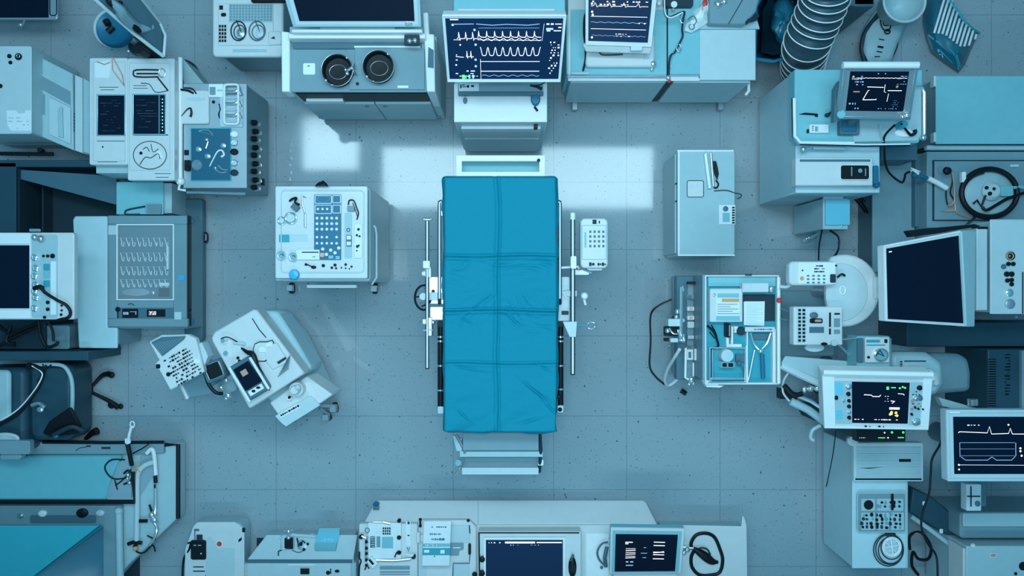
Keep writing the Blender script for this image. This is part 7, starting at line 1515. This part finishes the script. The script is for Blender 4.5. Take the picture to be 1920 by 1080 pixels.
b = B(); b.box(1288, 552, 1303, 716, zs, zs + .02, r=1); t2.p('tray', b, 'grey')
for i, (y, m, l_) in enumerate(((553, 'glass', 8), (575, 'paper', 8), (592, 'paper', 8), (603, 'pale', 12), (628, 'steel', 8), (648, 'glass', 8))):
    b = B(); b.box(1289, y, 1302, y + l_, zs + .02, zs + .06, r=2); v = t2.p('vial', b, m)
    if i in (1, 2): b = B(); b.box(1292, y + 1, 1299, y + l_ - 1, zs + .06, zs + .064, r=1); t2.p('red_label', b, 'copper', v, bev=0)
b = B(); b.box(1288, 655, 1300, 675, zs + .02, zs + .10, r=1); b.box(1302, 654, 1313, 676, zs, zs + .10, r=1); t2.p('white_box', b, 'white'); b = B(); b.box(1291, 660, 1296, 671, zs + .10, zs + .103); t2.p('box_mark', b, 'slate', bev=0)
b = B(); b.tube([(1286, 652, zs + .08), (1285, 708, zs + .08), (1292, 712, zs + .08)], .007); b.tube([(1312, 677, zs + .08), (1312, 706, zs + .08)], .007); b.tube([(1300, 680, zs + .06), (1300, 706, zs + .06)], .005); t2.p('rail', b, 'bright', bev=0); b = B(); b.ball(1296, 712, zs + .08, 6, 1.3); b.ball(1300, 718, zs + .06, 4, 1.2); b.ball(1292, 720, zs + .04, 4); t2.p('chrome_fitting', b, 'chrome', bev=0)
b = B(); b.box(1289, 528, 1312, 533, zs + .05, zs + .08); t2.p('black_grip', b, 'black'); b = B(); b.box(1290, 530, 1310, 600, zs + .001, zs + .015) ; t2.p('clear_sheet', b, 'clear', bev=0)
b = B(); b.tube([(1258, 562, .5), (1240, 570, .2), (1224, 582, .03), (1219, 600, .006), (1220, 640, .006), (1218, 685, .006), (1228, 705, .006), (1246, 721, .006)], .006, smooth=6); S('floor_cable', b, 'black', 'thin dark cable looping over the floor left of the blue cart', 'cable', bev=0)
b = B(); b.tube([(1274, 655, .7), (1264, 672, .6), (1252, 692, .4), (1247, 712, .2), (1252, 722, .1), (1262, 718, .1), (1275, 706, .12)], .010, smooth=6); S('white_hose', b, 'bright', 'curved white hose hanging at the cart\'s lower left corner', 'hose', bev=0)
b = B(); b.tube([(1277, 732, .016), (1286, 738, .016)], .016, n=10); S('oval_pad', b, 'black', 'small black oval pad on the floor below the blue cart', 'foot', bev=0)
# ================================================================ BOTTOM EDGE
HK = .20
t = T('rounded_device', 'rounded white floor device with black handpiece, bottom left', 'device', 405, 1040)
Z = .86
b = B(); b.prism(rrect(356, 980, 456, 1120, 16), .04, Z, ref=Z); t.p('body', b, 'light', bev=.02)
b = B(); b.prism([(370, 979), (440, 979), (453, 988), (458, 1000), (458, 1120), (345, 1120), (347, 1030), (362, 988)], Z, Z + .03); t.p('shell_top', b, 'white', bev=.015)
b = B(); b.box(365, 990, 450, 1110, 0, .04, ref=Z); t.p('base', b, 'dark')
b = B(); b.prism([(386, 1120), (386, 1014), (393, 1006), (404, 1014), (408, 1028), (440, 1028), (440, 1120)], Z + .03, Z + .045); t.p('raised_panel', b, 'pale', bev=.004)
b = B(); b.cyl(411, 1020, 4.5, Z + .03, Z + .04); lp = t.p('red_button', b, 'red', bev=0, label='small red button'); b = B(); b.ring(411, 1020, 5.5, .002, Z + .035); t.p('button_ring', b, 'paper', lp, bev=0)
b = B(); b.prism([(447, 1012), (453, 1007), (453, 1013), (447, 1017)], Z + .03, Z + .04); b.box(454, 990, 459, 998, Z, Z + .04, r=1); t.p('black_notch', b, 'black', bev=0)
b = B(); b.box(362, 1062, 382, 1064, Z + .03, Z + .034); b.box(362, 1070, 384, 1072, Z + .03, Z + .034); b.cyl(387, 1079, 2, Z + .03, Z + .034); t.p('vent_line', b, 'black', bev=0)
t2 = T('black_handpiece', 'glossy black handpiece with lead on the rounded floor device', 'handpiece', 371, 1032, Z + .03)
b = B(); b.box(357, 1013, 386, 1050, Z + .03, Z + .09, r=4); h = t2.p('body', b, 'black', bev=.008); b = B(); b.box(368, 1003, 379, 1014, Z + .03, Z + .08, r=1); t2.p('neck', b, 'dark'); b = B(); b.box(364, 992, 366, 1012, Z + .03, Z + .06); b.box(364, 992, 373, 996, Z + .03, Z + .06); t2.p('bracket', b, 'slate')
b = B(); b.tube([(358, 1018, Z + .06), (354, 1032, Z + .02), (346, 1044, Z - .05), (343, 1060, Z - .1), (342, 1085, Z - .1)], .007, smooth=5); b.tube([(352, 1019, Z + .05), (364, 1014, Z + .08)], .005); t2.p('lead', b, 'black', bev=0); b = B(); b.ball(377, 1038, Z + .09, 1.5); b.box(363, 1022, 368, 1023, Z + .09, Z + .092); b.box(371, 1022, 377, 1023, Z + .09, Z + .092); t2.p('indicator', b, 'bright', h, bev=0)
# low trolley
HK = .16
t = T('supply_trolley', 'pale sloping topped trolley with small instruments, bottom left of centre', 'trolley', 565, 1040)
b = B(); b.box(458, 1055, 668, 1130, .06, .84, ref=.84, r=2); t.p('body', b, 'light', bev=.006)
b = B(); b.loft([[P(500, 1003, .80), P(670, 1003, .80), P(662, 1049, .86), (P(464, 1049, .86))], [P(500, 1003, .82), P(670, 1003, .82), P(662, 1049, .88), P(464, 1049, .88)]]); t.p('top_panel', b, 'pale', bev=.004)
b = B(); b.box(500, 1004, 664, 1060, .06, .80, ref=.80); t.p('rear_body', b, 'light'); b = B(); b.box(470, 1020, 655, 1120, 0, .06, ref=.84); t.p('plinth', b, 'dark')
b = B(); b.box(462, 1050, 660, 1056, .86, .90, r=1); t.p('front_lip', b, 'slate', bev=.003)
b = B(); b.box(462, 1056, 658, 1130, .84, .90, r=2); dk = t.p('front_deck', b, 'pale', bev=.006)
b = B(); b.box(458, 1058, 463, 1080, .80, .88, r=1); t.p('side_catch', b, 'white'); b = B(); b.box(540, 1058, 590, 1060, .90, .906); t.p('slot', b, 'bright', dk, bev=0)
b = B(); b.box(563, 1065, 580, 1077, .90, .92, r=1); lk = t.p('lock', b, 'black', dk); b = B(); b.box(564, 1064, 580, 1066, .92, .924); t.p('lock_trim', b, 'copper', lk, bev=0)
b = B(); b.cyl(615, 1074, 4, .90, .91); b.cyl(632, 1071, 4.5, .90, .91, ry=3); b.box(619, 1066, 621, 1076, .90, .905); t.p('knob', b, 'black', dk)
b = B(); b.tube([(546, 1003, .84), (592, 1006, .84)], .011); b.tube([(578, 1007, .85), (584, 1001, .86), (590, 1002, .85)], .002); t.p('rear_rail', b, 'pale', bev=0)
t2 = T('clamp_instrument', 'dark clamped instrument with chrome frame on the sloping trolley', 'instrument', 540, 1022, .86)
b = B(); b.box(533, 1008, 551, 1030, .86, .92, r=4); h = t2.p('body', b, 'black', bev=.004); b = B(); b.frame(526, 1001, 551, 1031, 1.5, .92, .93); b.tube([(524, 1008, .92), (528, 1008, .92)], .004); t2.p('frame', b, 'chrome', bev=.001)
b = B(); b.ball(541, 996, .94, 5); b.tube([(532, 996, .93), (550, 994, .93)], .004); b.ball(541, 1008, .94, 4); t2.p('knob', b, 'chrome', bev=0); b = B(); b.tube([(522, 1042, .88), (522, 1034, .89), (530, 1030, .9)], .004); b.tube([(548, 1032, .90), (560, 1036, .90), (570, 1032, .89)], .002, smooth=3); t2.p('lead', b, 'dark', bev=0)
t2 = T('small_gear', 'small black and steel geared knob right of the dark clamped instrument', 'instrument', 566, 1022, .86)
b = B(); b.lathe(566, 1022, [(8, .86), (9, .89), (5, .90), (.1, .90)], ref=.88, ry=1.1); t2.p('gear', b, 'steel', bev=0); b = B(); b.tube([(557, 1009, .88), (560, 1025, .90), (568, 1014, .91), (572, 1018, .9)], .005); b.ball(564, 1020, .91, 3.5); b.ball(577, 1020, .89, 2.5); b.ball(570, 1030, .89, 3); t2.p('black_pin', b, 'black', bev=0)
t2 = T('tissue_box', 'bright teal and white box of wipes on the sloping trolley', 'box', 612, 1015, .84)
b = B(); b.loft([[P(597, 990, .86), P(638, 990, .86), P(630, 1034, .86), P(590, 1034, .86)], [P(598, 990, .98), P(638, 990, .98), P(629, 1028, .96), P(589, 1026, .96)]]); t2.p('carton', b, 'teal_pale', bev=.002)
b = B(); b.slab([(597, 998, .983), (637, 998, .983), (632, 1018, .974), (591, 1018, .974)], .003); q = t2.p('teal_label', b, 'cyan_lid', bev=0); b = B(); marks(b, Q4([(600, 1008, .984), (630, 1008, .984), (628, 1016, .979), (598, 1016, .979)]), .1, .1, .9, .9, 2, 111, .8, .4, .05, .15); t2.p('label_marks', b, 'paper', q, bev=0)

# long centre console
HK = 1.0
t = T('long_console', 'very long white console bench along the bottom edge, centre', 'console bench', 955, 1010)
Z = .22
b = B(); b.loft([[P(703, 940, z), P(712, 938, z), P(1205, 938, z), P(1214, 945, z), P(1214, 1100, z), P(703, 1100, z)] for z in (.02, .08)] + [[P(676, 990, Z), P(690, 984, Z), P(1222, 984, Z), P(1238, 992, Z), P(1238, 1130, Z), P(673, 1130, Z)]]); t.p('body', b, 'bright', bev=.012)
b = B(); b.box(720, 950, 1195, 1090, 0, .02, ref=.02); t.p('plinth', b, 'dark')
b = B(); b.prism([(673, 990), (690, 984), (1222, 984), (1238, 992), (1238, 1130), (673, 1130)], Z, Z + .02); t.p('worktop', b, 'white', bev=.006)
b = B(); b.tube([(896.5, 940, .085), (896.5, 984, Z + .003)], .002); t.p('seam', b, 'light', bev=0)
b = B(); b.cyl(705, 946, 6, .09, .12, ry=4); t.p('blue_logo', b, 'blue', bev=0); b = B(); b.box(699, 951, 711, 952.5, .11, .14); b.box(699, 955, 710, 956.5, .12, .15); t.p('logo_lines', b, 'grey', bev=0)
t = T('analyser_panel', 'white analyser panel with knobs and tiny displays, bottom centre left', 'analyser', 725, 1030, Z + .02)
z = Z + .02
b = B(); b.box(673, 982, 783, 1130, z, z + .05, r=3); h = t.p('case', b, 'white', bev=.005)
b = B(); b.box(690, 980, 752, 1048, z + .05, z + .07, r=2); p = t.p('module', b, 'paper', h, bev=.003)
for i, (x0, y0, x1, y1, m) in enumerate(((694, 1006, 703, 1027, 'slate'), (706, 1006, 713, 1026, 'grey'), (716, 1007, 737, 1028, 'teal_pale'))):
    b = B(); b.box(x0, y0, x1, y1, z + .07, z + .074, r=.5); t.p('display', b, m, p, bev=0)
keys(t, p, QF(717, 988, 733, 1003, z + .07), 4, 3, m='dark', fill=.7, h=.004)
b = B(); marks(b, QF(704, 990, 715, 1003, z + .07), 0, 0, 1, 1, 5, 121, .6, .3, .2, .4); marks(b, QF(694, 1006, 703, 1027, z + .0745), .1, 0, .9, 1, 5, 122, .9, .5, .2, .4); t.p('tiny_marks', b, 'pale', p, bev=0)
b = B()
b.tube([(700, 979, z + .08), (716, 979, z + .08)], .006); b.tube([(718, 979, z + .08), (732, 982, z + .08)], .008); t.p('handle', b, 'steel', p, bev=0)
for i, (x, y, r) in enumerate(((678, 1005, 4), (749, 975, 3.5), (749, 1006, 4), (749, 1034, 4), (776, 1042, 4), (690, 992, 5))):
    b = B(); b.lathe(x, y, [(r, z + .05), (r, z + .075), (r * .6, z + .08), (.1, z + .08)], ref=z + .05); t.p('knob', b, 'black' if i < 5 else 'chrome', h, bev=0)
b = B(); b.tube([(678, 1005, z + .08), (686, 1009, z + .08), (690, 1006, z + .08)], .007, smooth=3); b.tube([(687, 1012, z + .07), (687, 1050, z + .07)], .009)
b.tube([(704, 1050, z + .07), (740, 1051, z + .07), (770, 1048, z + .07)], .008, smooth=3); t.p('pipe', b, 'steel', h, bev=0)
for y in (1016, 1028, 1038, 1050, 1060): b = B(); b.ball(687, y, z + .085, 3); t.p('fitting', b, 'black', h, bev=0)
b = B(rot2(698, 1055, 50)); b.box(-9, -7, 9, 7, z + .05, z + .09, r=2); cb = t.p('cube_valve', b, 'bright', h); b = B(rot2(696, 1054, 50)); b.box(-6, -2, 6, 2, z + .09, z + .095); t.p('valve_slot', b, 'black', cb, bev=0)
b = B(); b.tube([(684, 1068, z + .06), (688, 1060, z + .07), (692, 1066, z + .06)], .004); b.tube([(740, 1045, z + .08), (744, 1036, z + .08), (750, 1034, z + .09)], .004, smooth=3); t.p('black_lever', b, 'black', h, bev=0)
b = B(); b.box(761, 977, 770, 1025, z + .05, z + .06); st = t.p('label_strip', b, 'paper', h, bev=0); b = B(); b.box(764, 978, 768, 983, z + .06, z + .062); b.box(764, 1003, 768, 1005, z + .06, z + .062); b.tube([(763, 1026, z + .062), (766, 1034, z + .062), (768, 1027, z + .062)], .002); t.p('strip_marks', b, 'dark', st, bev=0)
b = B(); b.tube([(761, 1040, z + .06), (776, 1042, z + .07)], .012); t.p('white_spout', b, 'paper', h, bev=0)
b = B(); b.box(712, 1062, 768, 1068, z + .05, z + .06, r=1); b.box(712, 1072, 768, 1074, z + .05, z + .06); b.box(712, 1077, 768, 1078, z + .05, z + .06); t.p('louvre', b, 'grey', h)
b = B(); b.box(672, 1035, 675, 1046, z + .05, z + .06); b.tube([(673, 1046, z + .05), (677, 1052, z + .05), (674, 1062, z + .05), (673, 1085, z + .05)], .005, smooth=3); t.p('black_hose', b, 'black', h, bev=0)
t = T('right_module', 'grey white module with stepped lines, beside the analyser panel', 'module', 835, 1030, z)
b = B(); b.prism([(784, 975), (880, 975), (893, 988), (893, 1130), (784, 1130)], z, z + .04); h = t.p('case', b, 'white', bev=.005)
b = B(); b.box(845, 985, 881, 1018, z + .04, z + .045); b.box(850, 1058, 880, 1130, z + .04, z + .045); b.box(786, 1018, 800, 1130, z + .04, z + .043); t.p('panel', b, 'pale', h, bev=.001)
b = B(); b.prism([(844, 1018), (869, 1018), (869, 1030), (861, 1033), (860, 1042), (844, 1042)], z + .045, z + .05); bd = t.p('blue_display', b, 'grey', h, bev=.001); b = B(); b.box(849, 1026, 863, 1028, z + .05, z + .052); t.p('display_mark', b, 'paper', bd, bev=0)
b = B(); b.tube([(788, 972, z + .05), (788, 985, z + .06)], .006); b.ball(788, 974, z + .06, 3); b.ball(788, 986, z + .06, 3); b.ball(878, 976, z + .05, 3); b.box(878, 1020, 883, 1040, z + .04, z + .055, r=2); b.tube([(880, 985, z + .05), (881, 1000, z + .05)], .003); b.tube([(881, 1040, z + .05), (880, 1056, z + .05), (850, 1056, z + .05), (849, 1080, z + .05)], .0025); t.p('black_trim', b, 'black', h, bev=0)
b = B(); b.box(781, 998, 787, 1018, z + .05, z + .08, r=2); b.box(788, 1003, 795, 1016, z + .05, z + .06); t.p('catch', b, 'white', h)
t = T('leaflet_box', 'white leaflet carton with blue printed lines and green band, bottom centre', 'carton', 820, 1020, z + .04)
b = B(); b.loft([[P(795, 977, z + .04), P(845, 977, z + .04), P(843, 1062, z + .04), P(791, 1062, z + .04)], [P(795, 977, z + .14), P(846, 977, z + .14), P(843, 1061, z + .12), P(791, 1061, z + .12)]]); h = t.p('carton', b, 'paper', bev=.003)
Ql = Q4([(795, 977, z + .14), (846, 977, z + .14), (843, 1061, z + .12), (791, 1061, z + .12)])
b = B(); b.rect(Ql, .0, .50, 1, .57); b.rect(Ql, .03, .52, .62, .56); t.p('blue_band', b, 'teal_pale', h, bev=0); b = B(); b.rect(Ql, 0, .60, 1, .76); gb = t.p('green_band', b, 'teal', h, bev=0)
b = B(); b.rect(Ql, .06, .64, .24, .70, .003); b.rect(Ql, .65, .64, .80, .72, .003); marks(b, Ql, .06, .51, .62, .56, 1, 131, .95, .8, .03, .07, lift=.003); t.p('band_marks', b, 'bright', gb, bev=0)
b = B(); marks(b, Ql, .28, .11, .85, .15, 1, 132, .95, .7, .03, .08); t.p('title_marks', b, 'black', h, bev=0)
b = B(); marks(b, Ql, .22, .26, .65, .32, 1, 133, .9, .7, .04, .1); marks(b, Ql, .20, .37, .80, .44, 1, 134, .95, .9, .06, .14); t.p('blue_marks', b, 'blue', h, bev=0); b = B(); b.line(Ql, [(.42, .77), (.46, .80)], .004); t.p('check_mark', b, 'black', h, bev=0)
t = T('console_monitor', 'large navy screen set in the bench, bottom centre', 'monitor', 990, 1050, z)
b = B(); b.box(897, 996, 1090, 1130, z, z + .10, r=3); h = t.p('housing', b, 'white', bev=.006)
b = B(); b.tube([(897, 999, z + .11), (1086, 999, z + .11)], .004); b.tube([(898, 999, z + .11), (900, 1130, z + .11)], .004); t.p('black_gasket', b, 'black', h, bev=0)
b = B(); b.frame(907, 1008, 1060, 1140, 4, z + .10, z + .115); t.p('bezel', b, 'bright', h, bev=.001); b = B(); b.box(911, 1013, 1055, 1140, z + .10, z + .104); s = t.p('screen', b, 'screen_navy', h, bev=0)
Qs = QF(911, 1013, 1055, 1140, z + .104); b = B(); b.rect(Qs, .66, .025, .99, .04); marks(b, Qs, .02, .02, .22, .05, 1, 141, .8, .8, .02, .05); b.rect(Qs, .25, .02, .64, .045); marks(b, Qs, .3, .06, .7, .08, 1, 142, .5, .4, .01, .03); t.p('title_bar', b, 'trace', s, bev=0)
for y in (1047, 1073): b = B(); b.lathe(904, y, [(5, z + .10), (5.5, z + .12), (3, z + .125), (.1, z + .125)], ref=z + .1); t.p('knob', b, 'black', h, bev=0)
b = B(); b.lathe(1073, 1062, [(7, z + .10), (7.5, z + .115), (4, z + .13), (.1, z + .13)], ref=z + .1, ry=2.6); g = t.p('black_grip', b, 'black', h, bev=0); b = B(); b.ball(1074, 1042, z + .12, 3); b.tube([(1074, 1044, z + .12), (1070, 1052, z + .12)], .004); t.p('grip_hook', b, 'slate', g, bev=0)
b = B(); b.ball(890, 1077, z + .05, 5); S('edge_ball', b, 'black', 'small black ball left of the navy bench screen', 'knob', bev=0)
# right bench with cable
HK = .24
t = T('side_bench', 'plain white side bench holding a black coiled cable, bottom right of centre', 'bench', 1330, 1040)
Zb = .74
b = B(); b.box(1242, 992, 1396, 1130, .04, Zb, ref=Zb); t.p('body', b, 'light', bev=.006)
b = B(); b.prism([(1242, 984), (1390, 987), (1392, 968), (1395, 968), (1400, 985), (1402, 1130), (1242, 1130)], Zb, Zb + .02); t.p('worktop', b, 'white', bev=.006); b = B(); b.box(1250, 1000, 1390, 1120, 0, .04, ref=Zb); t.p('plinth', b, 'dark')
t2 = T('coiled_handpiece', 'black handpiece with thick looped cord on the white side bench', 'handpiece', 1325, 1040, Zb + .02)
b = B(); b.tube([(1298, 1030, Zb + .05), (1296, 1018, Zb + .04), (1306, 1003, Zb + .04), (1325, 1000, Zb + .04), (1340, 1008, Zb + .04), (1350, 1030, Zb + .04), (1355, 1050, Zb + .04), (1350, 1072, Zb + .04), (1335, 1078, Zb + .04), (1312, 1078, Zb + .04), (1298, 1064, Zb + .04), (1296, 1045, Zb + .04), (1302, 1032, Zb + .06)], .011, smooth=6); t2.p('cord', b, 'black', bev=0)
b = B(); b.tube([(1300, 1028, Zb + .08), (1318, 1040, Zb + .09), (1334, 1052, Zb + .07), (1346, 1054, Zb + .05)], lambda q: .010 + .018 * math.sin(math.pi * min(1, q * 1.1)), smooth=5, n=12); t2.p('handpiece', b, 'black', bev=0)
b = B(); b.tube([(1305, 1032, Zb + .09), (1315, 1027, Zb + .09), (1326, 1030, Zb + .09), (1332, 1040, Zb + .09)], .005, smooth=4); t2.p('finger_loop', b, 'dark', bev=0)
b = B(); b.ball(1288, 1030, Zb + .07, 6); b.ball(1282, 1036, Zb + .06, 5); b.tube([(1280, 1026, Zb + .07), (1300, 1028, Zb + .08)], .009); t2.p('chrome_joint', b, 'chrome', bev=0)
HK = 1.0
t = T('tilted_screen', 'small tilted screen with grouped white bars, bottom right of centre', 'monitor', 1212, 1035, z)
Zb = .74
h, s, Q = screen(t, [(1145, 988, .46), (1283, 990, .46), (1276, 1073, .38), (1143, 1074, .38)], th=.04, bez=(.07, .15, .08, .03), fm='teal_pale', rimmat='white')
b = B()
for v, w_ in ((.20, .12), (.24, .05)): b.rect(Q, .16, v, .16 + w_, v + .02)
for i, v in enumerate((.38, .43, .48, .53, .58, .63)): b.line(Q, [(.17, v), (.33, v - .01 * (i % 2))], .0035 if i % 2 else .0022)
for i, v in enumerate((.20, .29, .47, .54, .65)): b.line(Q, [(.62, v), (.80, v + .005)], .0045)
b.line(Q, [(.62, .49), (.72, .48), (.79, .45)], .003); t.p('bar_readout', b, 'trace', s, bev=0)
b = B(); b.line(Q, [(.42, .50), (.52, .50)], .003); b.line(Q, [(.46, .35), (.50, .35)], .003); b.line(Q, [(.45, .62), (.51, .62)], .003); b.rect(Q, .18, .72, .22, .75); b.rect(Q, .25, .72, .30, .75); b.rect(Q, .18, .82, .30, .84); t.p('dim_readout', b, 'trace_dim', s, bev=0)
b = B(); b.box(1150, 1074, 1270, 1130, z, .34, ref=.34, r=2); t.p('base', b, 'pale'); b = B(); b.cyl(1210, 1050, 14, z, .36, ref=.36); t.p('stem', b, 'satin')
b = B(); b.tube([(1140, 1016, z + .03), (1128, 1020, z + .03), (1120, 1035, z + .03), (1124, 1050, z + .03), (1136, 1062, z + .03)], .006, smooth=5); b.tube([(1138, 1025, z + .03), (1134, 1045, z + .05), (1136, 1062, z + .03)], .012); b.ball(1128, 1064, z + .02, 3); S('loop_handle', b, 'slate', 'grey loop handle left of the small tilted screen', 'handle', bev=0)
b = B(); b.cyl(1127, 1040, 22, z, z + .008, n=30); b.box(1098, 1000, 1142, 1130, z, z + .005) ; S('mounting_plate', b, 'bright', 'white mounting plate between the navy screen and the small tilted screen', 'plate')
